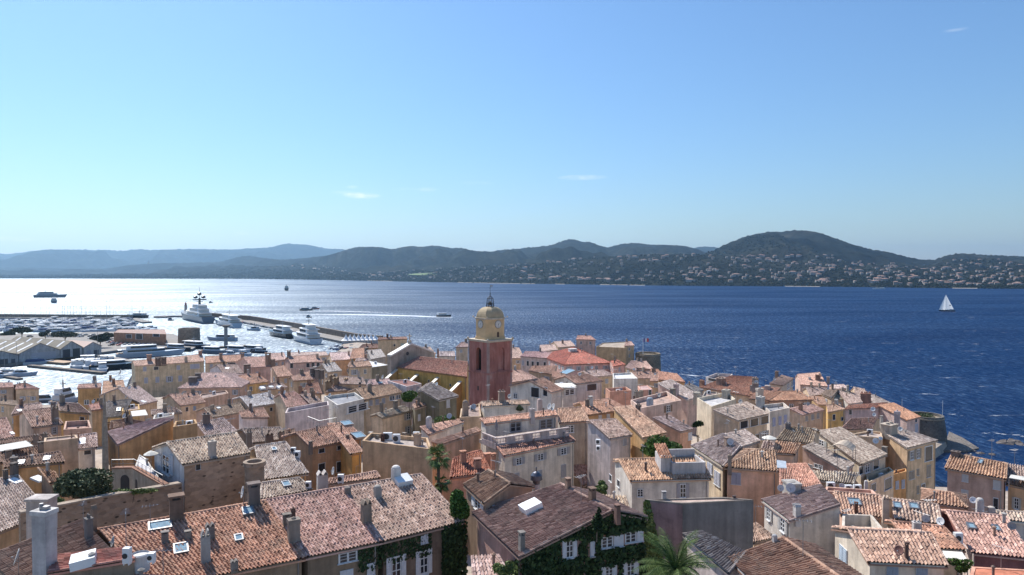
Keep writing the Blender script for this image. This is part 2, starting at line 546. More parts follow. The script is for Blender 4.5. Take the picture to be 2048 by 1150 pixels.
def house(label, T, d, pts, wall, roof, kind='g', pitch=.3, back=1.0, H=9.0, win=(), ch=(), sky=(), dsh=(), ac=(), auto=True, wm=None, sh=(.36, .36, .4), fc=(.68, .68, .68), cols=.29, ov=.22, group='old town houses', par=.35, name='town_house', rough=False, hipin=None):
    P = [px(T, *map(float, q.split(','))) for q in pts.split()]
    d0 = d[0] if isinstance(d, tuple) else d
    E0 = at_depth(P[0], d0)
    E1 = at_depth(P[1], d[1]) if isinstance(d, tuple) else at_z(P[1], E0.z)
    u = E1 - E0; u.z = 0
    L = u.length; u.normalize()
    n = Vector((-u.y, u.x, 0))
    tp = 0.0 if kind == 'f' else pitch
    def up(p):       # the roof plane through the eave line
        q = on_plane(p, E0, Vector((-n.x * tp, -n.y * tp, 1)))
        return q
    R1, R0 = up(P[2]), up(P[3])
    D1, D0 = (R1 - E0).dot(n), (R0 - E0).dot(n)
    dm = min(max(.5 * (D0 + D1), 1.2), 22)
    s1, s0 = (R1 - E0).dot(u), (R0 - E0).dot(u)
    if not (.6 < D1 / dm < 1.5): D1 = dm
    if not (.6 < D0 / dm < 1.5): D0 = dm
    s0 = min(max(s0, -.6 * L), .75 * L); s1 = max(min(s1, 1.6 * L), s0 + .25 * L)
    zE = .5 * (E0.z + E1.z)
    def pt(s, dd, z): return Vector((E0.x + u.x * s + n.x * dd, E0.y + u.y * s + n.y * dd, z))
    E0 = pt(0, 0, zE); E1 = pt(L, 0, zE)
    R0 = pt(s0, D0, zE + tp * D0); R1 = pt(s1, D1, zE + tp * D1)
    HOUSES.append(dict(label=label, L=L, D0=D0, D1=D1, s0=s0, s1=s1, z=zE, c=(E0 + E1 + R0 + R1) / 4, H=H, d=d0, ground=zE - H))
    c = (E0 + E1 + R0 + R1) / 4
    near = d0 < 150
    root = thing(name, (c.x, c.y, zE - H), label, 'house', group)
    wc = WALLC[wall] if isinstance(wall, str) else wall
    rc = ROOFC[roof] if isinstance(roof, str) else roof
    wc = tuple(c * k * min(1.38, .68 / max(wc)) for c, k in zip(wc, (1.03, .98, .92))); rc = tuple(min(c * k, .78) for c, k in zip(rc, (1.12, 1.11, 1.16)))
    o = ov if kind != 'f' else 0
    zb = zE - H - 2
    b = MB()
    rl = root.location
    # --- wall and roof outlines
    if kind == 'f':
        ring = [E0, E1, R1, R0]
        cen = c
        th = .22
        inn = []
        for i in range(4):      # inset corners
            a, p, q = ring[i - 1], ring[i], ring[(i + 1) % 4]
            e1 = (p - a).normalized(); e2 = (q - p).normalized()
            n1 = Vector((-e1.y, e1.x, 0)); n2 = Vector((-e2.y, e2.x, 0))
            k = n1 + n2
            inn.append(p + k / max(k.dot(n1), .3) * th)
        for i in range(4):
            p, q = ring[i], ring[(i + 1) % 4]; pi, qi = inn[i], inn[(i + 1) % 4]
            b.quad((p.x, p.y, zb), (q.x, q.y, zb), (q.x, q.y, zE), (p.x, p.y, zE))
            b.quad((p.x, p.y, zE), (q.x, q.y, zE), (qi.x, qi.y, zE), (pi.x, pi.y, zE))
            b.quad((pi.x, pi.y, zE), (qi.x, qi.y, zE), (qi.x, qi.y, zE - par), (pi.x, pi.y, zE - par))
        zf = zE - par + .01
        rm = MB().poly([Vector((q.x, q.y, zf)) - rl for q in inn])
        fl = [(E0, E1), (E1, R1), (R1, R0), (R0, E0)]
        roofo = None
    else:
        B0 = B1 = None
        if kind == 'g':
            B0 = R0 + (R0 - E0) * back; B1 = R1 + (R1 - E1) * back
            B0.z = R0.z - tp * D0 * back; B1.z = R1.z - tp * D1 * back
            if 0: pass
        elif kind in ('h', 'hl', 'hr'):
            h0 = max(s0, .3) if kind != 'hr' else 0
            h1 = max(L - s1, .3) if kind != 'hl' else 0
            dm = .5 * (D0 + D1)
            if hipin: h0, h1 = (hipin if kind != 'hr' else 0), (hipin if kind != 'hl' else 0)
            R0 = pt(h0, dm, zE + tp * dm); R1 = pt(max(L - h1, h0 + .3), dm, zE + tp * dm)
            B0 = pt(0, 2 * dm, zE); B1 = pt(L, 2 * dm, zE)
            D0 = D1 = dm
        parts = []
        if kind in ('h', 'hl', 'hr'):
            parts.append(tile_grid(E0, E1, R1, R0, near, h0, h1, cols))
            parts.append(tile_grid(B1, B0, R0, R1, False, h1, h0, cols))
            if h1: parts.append(tile_grid(E1, B1, R1, R1, near, dm, dm, cols)) if 0 else None
            if kind != 'hl':
                parts.append(hip_tri(E1, B1, R1, near, cols)); parts += [ridge_caps(E1, R1), ridge_caps(B1, R1)]
            if kind != 'hr':
                parts.append(hip_tri(B0, E0, R0, near, cols)); parts += [ridge_caps(E0, R0), ridge_caps(B0, R0)]
            parts = [p for p in parts if p is not None]
            parts.append(ridge_caps(R0, R1))
            parts.append(slab([E0, E1, B1, B0]))
        else:
            parts.append(tile_grid(E0, E1, R1, R0, near, 0, 0, cols)); parts.append(slab([E0, E1, R1, R0]))
            if kind == 'g':
                parts.append(tile_grid(B1, B0, R0, R1, near, 0, 0, cols)); parts.append(slab([B1, B0, R0, R1]))
                parts.append(ridge_caps(R0, R1))
            if near:
                parts += [ridge_caps(E0, R0, .1), ridge_caps(E1, R1, .1)] if kind in 'gs' else []
        V, Q, U = join_np(parts)
        me = np_mesh('roof', V - np.array(rl), Q, TILEM, U)
        roofo = link('roof', me, root, None, rc)
        # walls
        k0 = min(o / max(D0, .1), .3)
        def ins(p, q, f): return p + (q - p) * f
        f0 = o / max(L, 1)
        A0, A1 = ins(E0, E1, f0), ins(E1, E0, f0)
        Q0, Q1 = ins(R0, R1, f0), ins(R1, R0, f0)
        w0, w1 = ins(A0, Q0, k0), ins(A1, Q1, k0)
        dz = Vector((0, 0, -.13))
        def dn(p): return Vector((p.x, p.y, zb))
        if kind in ('h', 'hl', 'hr'):
            C0, C1 = ins(B0, E0, k0 / 2), ins(B1, E1, k0 / 2)
            C0, C1 = ins(C0, C1, f0), ins(C1, C0, f0)
            ring = [w0, w1, C1, C0]
            for i in range(4):
                p, q = ring[i], ring[(i + 1) % 4]
                b.quad(dn(p), dn(q), Vector((q.x, q.y, zE - .05)), Vector((p.x, p.y, zE - .05)))
        elif kind == 'g':
            G0, G1 = ins(B0, B1, f0), ins(B1, B0, f0)
            C0, C1 = ins(G0, Q0, k0), ins(G1, Q1, k0)
            b.quad(dn(w0), dn(w1), w1 + dz, w0 + dz)
            b.poly([dn(w1), dn(C1), C1 + dz, Q1 + dz, w1 + dz])
            b.quad(dn(C1), dn(C0), C0 + dz, C1 + dz)
            b.poly([dn(C0), dn(w0), w0 + dz, Q0 + dz, C0 + dz])
            ring = [w0, w1, C1, C0]
        else:
            C0, C1 = Q0, Q1
            b.quad(dn(w0), dn(w1), w1 + dz, w0 + dz)
            b.quad(dn(w1), dn(C1), C1 + dz, w1 + dz)
            b.quad(dn(C1), dn(C0), C0 + dz, C1 + dz)
            b.quad(dn(C0), dn(w0), w0 + dz, C0 + dz)
            ring = [w0, w1, C1, C0]
        fl = [(ring[0], ring[1]), (ring[1], ring[2]), (ring[2], ring[3]), (ring[3], ring[0])]
    b.v = [tuple(Vector(p) - rl) for p in b.v]
    wo = b.build('wall', wm or STUCCO, root, None, wc)
    if kind == 'f':
        roofo = rm.build('roof', STUCCO, root, None, rc)
    # --- fittings
    wd = {'f': fl[0], 'r': fl[1], 'b': fl[2], 'l': fl[3]}
    def outward(a, q):
        t = (q - a); t.z = 0; t.normalize()
        return t, Vector((t.y, -t.x, 0))
    for wsp in win:
        wid, zx, zy, zw, zh, st = wsp[:6]
        a, q = wd[wid]
        t, nn = outward(a, q)
        pc = px(T, zx, zy)
        pos = on_plane(pc, a, nn)
        if pos is None or (pos - c).length > 30: 
            continue
        k = TILE[T][2]
        pl, pr = on_plane((pc[0] - zw * k / 2, pc[1]), a, nn), on_plane((pc[0] + zw * k / 2, pc[1]), a, nn)
        pT, pB = on_plane((pc[0], pc[1] - zh * k / 2), a, nn), on_plane((pc[0], pc[1] + zh * k / 2), a, nn)
        ww = min(max(Vector((pl - pr).xy).length, .4), 6); hh = min(max(abs(pT.z - pB.z), .4), 4)
        add_window(root, pos + nn * .01, math.atan2(t.y, t.x) + math.pi, ww, hh, st, fc, wsp[6] if len(wsp) > 6 else sh)
    if auto and not any(w_[0] == 'f' for w_ in win):
        for wid in 'flr':
            a, q = wd[wid]
            t, nn = outward(a, q)
            LL = Vector((q - a).xy).length
            if nn.dot(Vector((-c.x, -c.y, 0))) < 0 or LL < 2.5: continue
            if wid != 'f' and R.random() < .35: continue
            nw = max(1, int(LL / 3.2))
            for row in range(2):
                for k in range(nw):
                    if R.random() < .25: continue
                    s = LL * (k + .5) / nw + R.uniform(-.2, .2)
                    z = zE - 1.45 - row * 2.9
                    add_window(root, Vector((a.x + t.x * s, a.y + t.y * s, z)) + nn * .01, math.atan2(t.y, t.x) + math.pi, R.choice((.8, .9, 1.)), R.choice((1.2, 1.3, 1.4)), R.choice('sscn'), fc, sh)
    pn = Vector((-n.x * tp, -n.y * tp, 1))
    pz = E0 + Vector((0, 0, .08 if kind != 'f' else -par))
    k = TILE[T][2]
    ang = math.atan2(u.y, u.x)
    if kind == 'g' and not ch and auto:
        for q in range(R.choice((1, 1, 2))):
            s = R.uniform(.12, .9); v = R.choice((.97, .97, .6))
            p = E0.lerp(E1, s).lerp(R0.lerp(R1, s), v)
            chimney(roofo, root, p, R.uniform(.45, .75), R.uniform(1.1, 1.8), R.choice(CHIMC), R.choice((0, 1, 1, 2)), ang)
    for q in ch:
        pc = px(T, q[0], q[1])
        p = on_plane(pc, pz, pn)
        if p is None or (p - c).length > 25: continue
        w_ = max(q[2] * k * p.y / FPX, .25)
        h_ = max(q[3] * k * p.y / FPX, .3)
        chimney(roofo, root, p, w_, h_, q[4] if len(q) > 4 else R.choice(CHIMC), q[5] if len(q) > 5 else R.choice((0, 1, 2)), ang)
    for q in sky:
        pc = px(T, q[0], q[1])
        p = on_plane(pc, pz, pn)
        if p is None: continue
        hw, hh = q[2] * k / 2, q[3] * k / 2
        a1, a2 = on_plane((pc[0] - hw, pc[1]), pz, pn), on_plane((pc[0] + hw, pc[1]), pz, pn)
        b1, b2 = on_plane((pc[0], pc[1] + hh), pz, pn), on_plane((pc[0], pc[1] - hh), pz, pn)
        sw = min((a2 - a1).length, 3.2); sh_ = min((b2 - b1).length, 3.2)
        uu = Vector((u.x, u.y, 0)); vv = (Vector((n.x, n.y, tp))).normalized(); nn = uu.cross(vv)
        ra = q[4] if len(q) > 4 else 'g'
        ht = (.45 if sw > 1.25 else .1) if ra == 'w' else .16
        M = Matrix((uu, vv, nn)).transposed().to_4x4()
        fb = MB()
        hx, hy, t_ = sw / 2, sh_ / 2, .1
        if ra == 'w':
            fb.box(-hx, hx, -hy, hy, -.1, ht)  # flat ones: bright reflection on the glass painted as solid white
        else:
            fb.box(-hx, -hx + t_, -hy, hy, -.1, ht); fb.box(hx - t_, hx, -hy, hy, -.1, ht)
            fb.box(-hx + t_, hx - t_, -hy, -hy + t_, -.1, ht); fb.box(-hx + t_, hx - t_, hy - t_, hy, -.1, ht)
        so = fb.build('skylight', WHITE if ra == 'w' else METAL, roofo)
        so.matrix_local = Matrix.Translation(p - rl) @ M
        if ra != 'w':
            MB().quad((-hx + t_, -hy + t_, ht - .05), (hx - t_, -hy + t_, ht - .05), (hx - t_, hy - t_, ht - .05), (-hx + t_, hy - t_, ht - .05)).build('pane', SKYGLASS, so)
    for q in dsh:
        pc = px(T, q[0], q[1]); r_ = q[2] * k / 2
        base = on_plane((pc[0], pc[1] + r_ * 2.0), pz, pn)
        if base is None or (base - c).length > 25: base = c.copy()
        cc = at_depth(pc, base.y - .05)
        dish(roofo, root, cc, r_ * base.y / FPX, base, q[3] if len(q) > 3 else (-.5, -.78, .36), q[4] if len(q) > 4 else (.5, .5, .5))
    for q in ac:
        pc = px(T, q[0], q[1])
        base = on_plane((pc[0], pc[1] + q[3] * k / 2), pz, pn)
        if base is None or (base - c).length > 25: base = c.copy()
        cc = at_depth(pc, base.y)
        aircon(roofo, root, cc, q[2] * k * base.y / FPX, q[3] * k * base.y / FPX, q[4] if len(q) > 4 else 0.0)
    # clutter: aerials, flues, dishes, downpipes, eaves cornice
    if roofo is not None and d0 < 240:
        rk = random.Random(int(abs(c.x * 31 + c.y * 17) * 10))
        def roof_pt(s, v): return E0.lerp(E1, s).lerp(R0.lerp(R1, s), v)
        fz = -par if kind == 'f' else .1
        if rk.random() < .55:
            p = roof_pt(rk.uniform(.1, .9), rk.uniform(.85, 1)) + Vector((0, 0, fz))
            m_ = MB(); hgt = rk.uniform(1.6, 2.8); m_.tube((0, 0, -.3), (0, 0, hgt), .028, .022, 5)
            aa = rk.uniform(0, 3); dx, dy = math.cos(aa), math.sin(aa)
            m_.tube((-dx * .6, -dy * .6, hgt - .15), (dx * .6, dy * .6, hgt - .15), .016, .016, 4)
            for q in range(5):
                w_ = .32 - .04 * q; cx_, cy_ = dx * (q * .24 - .5), dy * (q * .24 - .5)
                m_.tube((cx_ - dy * w_, cy_ + dx * w_, hgt - .15), (cx_ + dy * w_, cy_ - dx * w_, hgt - .15), .012, .012, 4)
            m_.build('aerial', METAL, roofo, p - rl)
        for q in range(0 if (d0 < 70 and ch) else rk.choice((0, 1, 1, 2))):
            p = roof_pt(rk.uniform(.1, .9), rk.uniform(.25, .9)) + Vector((0, 0, fz))
            hgt = rk.uniform(.35, .8); r_ = rk.uniform(.07, .14)
            m_ = MB().lathe([(r_, -.4), (r_, hgt), (r_ * 1.7, hgt + .04), (r_ * 1.7, hgt + .1), (r_ * .3, hgt + .2)], (0, 0, 0), 9)
            m_.build('flue', STUCCO, roofo, p - rl, rk.choice(((.4, .25, .18), (.3, .28, .26), (.5, .46, .42), (.18, .13, .11))))
        if not dsh and d0 > 95 and rk.random() < .4:
            p = roof_pt(rk.uniform(.1, .9), rk.uniform(.5, 1)) + Vector((0, 0, fz))
            dish(roofo, root, p + Vector((0, 0, .75)), rk.uniform(.32, .45), p, (-.6 + rk.uniform(-.3, .5), -.7, .36), rk.choice(((.5, .5, .5), (.62, .62, .62), (.4, .38, .36))))
        if kind == 'f' and d0 > 85 and rk.random() < .6 and not ac:
            p = roof_pt(rk.uniform(.2, .8), rk.uniform(.3, .8)) + Vector((0, 0, fz + .45)); aircon(roofo, root, p, .85, .7, ang)
    if kind != 'f' and d0 < 210:
        a, q = wd['f']; t = (q - a); t.z = 0; t.normalize(); nn = Vector((t.y, -t.x, 0))
        gm = MB()
        for k_, (o_, z_) in enumerate(((.1, -.3), (.18, -.17))):
            p0 = Vector((a.x, a.y, zE + z_)) - rl; p1 = Vector((q.x, q.y, zE + z_)) - rl
            gm.hexa([p0 + nn * .003, p1 + nn * .003, p1 + nn * o_, p0 + nn * o_][::-1], [x + Vector((0, 0, .125)) for x in [p0 + nn * .003, p1 + nn * .003, p1 + nn * o_, p0 + nn * o_][::-1]])
        gm.build('eaves_cornice', STUCCO, wo, None, tuple(min(x * 1.08, .7) for x in wc))
        if random.Random(int(abs(c.x * 7 + c.y * 3) * 10)).random() < .6:
            dp = MB(); b0 = Vector((q.x, q.y, 0)) - t * .25 + nn * .07
            dp.tube(Vector((b0.x, b0.y, zE - 8)) - rl, Vector((b0.x, b0.y, zE - .3)) - rl, .05, .05, 6)
            dp.tube(Vector((b0.x, b0.y, zE - .3)) - rl, Vector((b0.x, b0.y, zE - .05)) + nn * .16 - rl, .05, .05, 6)
            dp.build('downpipe', METAL, wo)
    return root, dict(E0=E0, E1=E1, R0=R0, R1=R1, u=u, n=n, c=c, walls=wd, roof=roofo, wall=wo, zE=zE, root=root)

def hip_tri(A, B, T_, near, cols):
    """triangular hip end: eave A->B, apex T_"""
    A, B, T_ = Vector(A), Vector(B), Vector(T_)
    L = (B - A).length
    t = (B - A) / L
    s = (T_ - A).dot(t)
    foot = A + t * s
    v, q, uv = tile_grid(A, B, T_, T_, near, s, L - s, cols)
    # rebuild heights for a true triangle (columns run straight up the slope)
    return v, q, uv

def side_panel(Hd, wid, col, mat=None, name='side_wall', out=.03):
    """the differently plastered side of a house, as a skin just proud of the wall"""
    a, q = Hd['walls'][wid]
    t = (q - a); t.z = 0; t.normalize(); nn = Vector((t.y, -t.x, 0)) * out
    rl = Hd['root'].location
    top = [a, q]
    if wid in 'lr':
        r = Hd['R0'] if wid == 'l' else Hd['R1']
        s = (r - a).xy.dot(t.xy)
        L = (q - a).xy.length
        if .1 < s < L - .1: m = a + t * s; top = [a, Vector((m.x, m.y, r.z)), q]
    zb = Hd['zE'] - 12
    pts = [Vector((a.x, a.y, zb)), Vector((q.x, q.y, zb))] + [p - Vector((0, 0, .15)) for p in top[::-1]]
    return MB().poly([p + nn - rl for p in pts]).build(name, mat or STUCCO, Hd['root'], None, col)
# ------------------------------------------------------------------ the town, house by house
H = house
LAVS, GRYS, BLUS, BRNS, WHTS = (.42, .42, .48), (.33, .31, .3), (.24, .33, .46), (.24, .16, .11), (.66, .66, .68)
LONG = {}
# --- long tiled house with the stone front
_, LONG['r'] = H('long stone house, part with cream tiles, white shutters and ivy on its corner', 'b', 52.9, '1040,880 1690,720 1350,350 735,455', (.16, .12, .095), 'cr', pitch=.33, H=10, sh=WHTS,
  win=[('f', 1150, 1080, 75, 175, 's'), ('f', 1368, 1040, 62, 190, 's'), ('f', 1372, 857, 58, 70, 'c'), ('f', 950, 1095, 62, 95, 'c')],
  ch=[(915, 722, 75, 180, (.3, .24, .19), 1), (770, 500, 46, 55, (.2, .17, .15), 4), (1005, 520, 56, 90, (.42, .38, .34), 4), (1150, 395, 66, 120, (.6, .56, .52), 4)], sky=[(1200, 410, 125, 62, 'w')])
_, LONG['m'] = H('middle part of the long stone house, pinkish tiles and a blue window sill', 'b', 49.9, '440,1005 1040,880 735,455 130,555', (.2, .155, .115), 'pk', pitch=.33, H=10, sh=WHTS,
  win=[('f', 770, 1000, 150, 78, 'n'), ('f', 760, 1130, 105, 60, 'c')],
  ch=[(345, 865, 90, 170, (.3, .25, .21), 3), (290, 745, 60, 90, (.22, .19, .16), 0), (340, 690, 34, 90, (.16, .1, .08), 2)])
_, LONG['l'] = H('western part of the long stone house, mottled orange tiles with several skylights', 'a', 45.0, '1200,1250 2410,1008 2099,560 790,785', (.24, .18, .13), (.44, .25, .165), pitch=.33, H=10, auto=False,
  ch=[(1300, 880, 55, 85, (.25, .22, .2), 0), (1480, 850, 46, 60, (.3, .26, .22), 0), (1620, 1030, 72, 250, (.42, .4, .38), 1), (1655, 850, 70, 120, (.25, .22, .2), 1), (1845, 1090, 58, 70, (.3, .27, .24), 1),
      (1390, 690, 105, 185, (.24, .16, .12), 0), (2000, 575, 90, 165, (.2, .16, .14), 0)],
  sky=[(1262, 755, 185, 66, 'o'), (1425, 937, 115, 80), (1880, 853, 70, 52), (1955, 640, 95, 62)],
  dsh=[(895, 880, 90, (-.75, -.6, .25), (.42, .41, .4)), (1918, 490, 95, (-.85, -.45, .2))])
H('low dark tiled wing between the tall white chimney stack and the long stone house', 'a', 48, '-110,1000 230,1330 871,935 650,708', 'stone', 'br', kind='s', pitch=.28, H=9, auto=False,
  ch=[(700, 850, 60, 190, (.22, .2, .19), 2), (738, 740, 45, 150, (.3, .22, .16), 1)], dsh=[(145, 1000, 130, (-.8, -.5, .3), (.4, .4, .4))])
_, LOWRED = H('low red tiled roof carrying a cream hatch and white tanks', 'a', (45, 42.5), '420,940 380,1180 1060,1077 970,955', 'stone', (.42, .2, .15), kind='s', pitch=.12, H=8, auto=False, sky=[(660, 1045, 165, 60, 'w')],
  ac=[(1002, 985, 55, 120), (1195, 1000, 48, 70)])
H('low terracotta roof edge tucked below the eaves of the long stone house', 'a', 42, '420,1290 1480,1290 1560,1170 860,1125', 'stone', 'mx', kind='s', pitch=.3, H=6, auto=False)
# --- behind the rubble wall
_, GABLE = H('rubble stone house with white glazed gable and one stucco chimney', 'a', 69.3, '1440,272 1970,182 1860,20 1310,100', (.34, .25, .185), (.45, .36, .27), pitch=.3, H=13, wm=RUBBLE,
  win=[('f', 1560, 290, 40, 46, 'd')], ch=[(1672, 200, 55, 115, (.5, .44, .38), 3)])
H('flat white roof terrace with glass railing beside the glazed gable', 'a', 74.4, '1060,292 1288,425 1240,150 872,195', 'white', (.56, .54, .52), kind='f', H=6, par=.12, auto=False)
H('sun-bleached tiled roof with two skylights gleaming white at the foot of the rubble wall', 'a', 62, '-60,830 385,650 430,265 60,340', 'tan', (.44, .36, .3), kind='g', pitch=.3, H=8, back=.3, auto=False,
  ch=[(112, 350, 48, 95, (.18, .15, .13), 0), (45, 390, 30, 80, (.16, .13, .11), 0)], sky=[(118, 402, 80, 40, 'w'), (303, 385, 88, 40, 'w')])
H('small orange hipped roof beside the big olive tree', 'a', 70, '395,420 470,400 590,290 440,262', 'stone', (.34, .2, .12), kind='s', pitch=.3, H=6, auto=False)
H('dark tiled roof with two small skylights gleaming white and a stubby chimney', 'f', 76, '35,1008 510,962 472,880 30,952', 'ochre', 'br', H=8, auto=False, ch=[(112, 1000, 46, 80, (.2, .17, .15), 0)], sky=[(165, 963, 55, 30, 'w'), (370, 931, 52, 30, 'w')])
H('brown tiled roof below a white awning, with two dark chimneys', 'f', 84, '0,968 400,895 332,832 0,885', 'tan', 'br', H=8, auto=False, ch=[(68, 935, 42, 70, (.2, .17, .15), 0), (322, 880, 36, 80, (.2, .17, .15), 0)])
H('narrow strip of brown roof with twin stone chimneys above the white awning', 'f', 92, '0,822 425,785 392,738 0,790', 'tan', 'br', H=7, auto=False, ch=[(283, 800, 38, 60, (.25, .2, .17), 1), (352, 785, 36, 55, (.25, .2, .17), 1)])
H('blank windowless beige party wall house with a flat top', 'f', 83, '345,802 615,772 600,745 350,770', (.46, .35, .26), 'gr', kind='f', H=9, auto=False, par=.2)
H('small house with a dormer skylight gleaming white and a white terrace under its tiles', 'f', 88, '615,862 765,845 760,735 520,768', 'white', 'lt', H=7, auto=False, sky=[(650, 797, 44, 45, 'w')], win=[('f', 690, 880, 60, 40, 'd')])
H('cream gable house with steep brown tiles and one tall stone chimney', 'f', 103, '255,690 500,660 400,535 175,560', (.5, .4, .33), (.37, .25, .19), H=9, back=.5, win=[('f', 430, 712, 24, 58, 's')], ch=[(434, 640, 48, 125, (.24, .19, .16), 1), (420, 545, 34, 60, (.22, .18, .16), 0)])
H('pale pink-tiled roof at the western edge, a little skylight near its eave', 'f', 92, '-60,795 115,762 100,605 -60,622', 'tan', 'pk', H=8, auto=False, sky=[(95, 735, 30, 18, 'w')])
H('cream tiled house hidden behind the steep brown gable house', 'f', 114, '90,590 340,548 320,495 130,520', 'ochre', 'lt', H=8, sky=[(155, 556, 40, 15, 'w')])
H('yellow house with a long tan roof behind the tall grey post', 'f', 113, '470,562 715,582 622,505 455,492', 'yellow', 'gr', H=8, win=[('f', 650, 620, 40, 30, 'd')])
H('beige gable house alone on the edge of the sunlit inner harbour', 'f', 230, '118,385 318,383 205,338 135,345', 'tan', 'pk', H=10, win=[('f', 180, 460, 22, 30, 's'), ('f', 260, 460, 22, 30, 's')])
H('low house by the inner harbour with a terracotta lean-to', 'f', 234, '-60,378 112,372 100,336 -60,336', (.4, .3, .23), 'pk', H=9)
H('tile shed roof at the foot of the harbourside gable house', 'f', 190, '-20,500 150,520 130,480 -20,470', 'tan', 'ol', H=8)
H('ochre box house with white-framed windows on the inner harbour', 'f', 198, '605,382 798,374 800,340 617,350', (.4, .25, .12), 'pk', H=10, win=[('f', 683, 490, 40, 36, 'n'), ('f', 745, 474, 14, 24, 'd'), ('f', 771, 470, 14, 24, 'd')])
H('cream and orange tiled house topped by small round vents', 'f', 196, '800,440 1000,425 972,316 812,326', 'ochre', (.5, .33, .22), H=9, ch=[(745, 330, 28, 50, (.3, .27, .25), 4), (895, 345, 22, 45, (.25, .15, .1), 2), (870, 310, 20, 35, (.25, .15, .1), 2), (940, 400, 26, 40)])
H('grey-pink tiled house with a bright ridge tile behind the ochre box house', 'f', 165, '1090,518 1245,478 1120,358 945,375', 'tan', (.42, .33, .29), H=8, sky=[(1130, 485, 30, 14, 'w')])
H('dark slate-coloured roof over a yellow wall beside the tall grey post', 'f', 140, '840,612 970,602 1040,465 838,490', 'yellow', (.19, .17, .155), H=8, sky=[(935, 548, 30, 26)])
H('little yellow block with a bare wall among grey roofs', 'f', 141, '960,560 1100,545 1095,505 965,520', 'yellow', 'gr', kind='f', H=6, auto=False)
H('house with a shaded brown gable and a cream front with blue shutters', 'f', 150, '1420,520 1625,492 1555,415 1330,430', 'cream', 'mx', H=8, back=.7, sh=BLUS, win=[('f', 1472, 545, 22, 34, 'd'), ('f', 1532, 537, 22, 34, 'c')])
H('long ochre quay building of two storeys with a balcony strip', 'f', 262, '1060,206 1612,168 1592,112 1045,165', (.6, .49, .34), (.52, .36, .27), H=14, sh=LAVS,
  win=[('f', 1140, 228, 28, 36, 'c'), ('f', 1230, 222, 40, 26, 'd'), ('f', 1405, 217, 28, 34, 'c'), ('f', 1535, 207, 75, 36, 'c'), ('f', 1150, 318, 30, 44, 'c'), ('f', 1240, 312, 30, 44, 'c'), ('f', 1335, 308, 26, 44, 's'), ('f', 1420, 302, 30, 44, 'c')],
  ch=[(1245, 185, 40, 50, (.16, .11, .09), 0), (1290, 182, 36, 48, (.16, .11, .09), 0), (1175, 160, 34, 46, (.45, .27, .2), 0), (1465, 168, 22, 40), (1577, 115, 26, 34, (.45, .27, .2), 0)], dsh=[(950, 255, 56, (-.8, -.5, .3), (.4, .4, .4))])
H('low orange-tiled quay house joined to the long ochre quay building', 'g', 275, '45,182 320,167 325,115 40,130', 'cream', (.48, .3, .21), H=11, ch=[(165, 150, 24, 46, (.3, .2, .15), 0), (335, 155, 26, 56, (.28, .19, .15), 0)], win=[('f', 250, 190, 70, 26, 'd'), ('f', 90, 205, 24, 30, 'c')])
H('pink house with a tall slab chimney and dark dormer below the quay houses', 'g', 240, '405,218 562,208 512,130 338,135', (.5, .34, .29), (.46, .3, .24), H=10, ch=[(535, 195, 40, 95, (.3, .2, .15), 0), (572, 195, 36, 45, (.3, .2, .15), 0), (372, 240, 50, 50, (.28, .2, .16), 0)], win=[('f', 450, 265, 24, 30, 'c')])
H('lavender-walled house with a tan roof stepping down from the quay', 'g', 225, '190,268 345,263 295,195 118,195', 'lav', 'gr', H=9, sky=[(215, 222, 30, 10, 'w')])
H('yellow house with a broad orange roof below the lavender-walled house', 'g', 205, '355,352 545,328 450,262 298,282', 'yellow', (.42, .25, .17), H=8)
H('wide pale pink hipped roof with bleached hip lines', 'f', 196, '1400,382 1905,372 1740,262 1600,255', (.42, .3, .24), (.52, .38, .32), kind='h', pitch=.27, H=8, ch=[(1520, 330, 60, 40, (.2, .17, .16), 0), (1560, 300, 40, 40, (.24, .2, .18), 0)])
H('flat-topped pinkish parapet block below the wide hipped roof', 'f', 163, '1560,470 1800,418 1780,395 1580,425', (.42, .3, .24), 'gr', kind='f', H=7, auto=False)
H('house with a large pale grey flat-tiled roof and thin beige wall', 'g', 145, '390,532 652,492 540,415 318,450', 'tan', (.5, .48, .45), H=8, pitch=.22, win=[('f', 560, 545, 22, 30, 'd')])
H('olive-tan tiled house below the pale grey roof', 'f', 140, '1680,612 1935,562 1890,500 1605,535', 'pink', 'ol', H=8, sky=[(1722, 535, 30, 10, 'w')])
H('mottled orange roof above a sunken courtyard in bluish shade', 'g', 130, '330,612 545,612 500,535 308,565', 'lav', 'mx', H=7, back=.5)  # lavender wall colour stands for the courtyard's bluish shade
H('house with smooth greyish-pink tiles and one fat dark chimney', 'f', 101, '1620,752 1875,725 1760,615 1550,660', 'tan', (.41, .33, .295), H=8, ch=[(1625, 655, 55, 85, (.2, .17, .16), 2)], auto=False)
_, OCHRE = H('ochre house with a blank sloping side wall and a long pink lean roof', 'f', (95, 88), '842,735 925,812 1372,626 1222,640', (.42, .27, .145), (.42, .3, .26), kind='s', pitch=.27, H=9, auto=False, ch=[(880, 690, 22, 55, (.35, .24, .18), 2)])
H('brown flat-roofed block with white parapets on top of it', 'f', 91, '1362,684 1555,656 1540,625 1380,640', (.4, .265, .15), (.6, .57, .54), kind='f', H=9, auto=False, par=.5)
H('white terrace house with low parapets above the ochre side wall', 'f', 106, '1205,622 1365,592 1372,570 1215,590', 'white', 'whi', kind='f', H=5, auto=False, par=.5)
H('tan roof with a row of slats behind the white terrace house', 'f', 118, '1195,592 1435,572 1385,535 1190,555', 'tan', 'gr', H=6)
H('dark clutter-covered roof in front of the white canvas canopy', 'f', 113, '865,700 1190,655 1010,622 875,640', 'stone', 'br', H=7)
H('pink-tan house around a small courtyard with white awnings', 'f', 101, '500,705 720,690 700,630 515,640', 'pink', 'pk', kind='f', H=7, auto=False, par=.8)
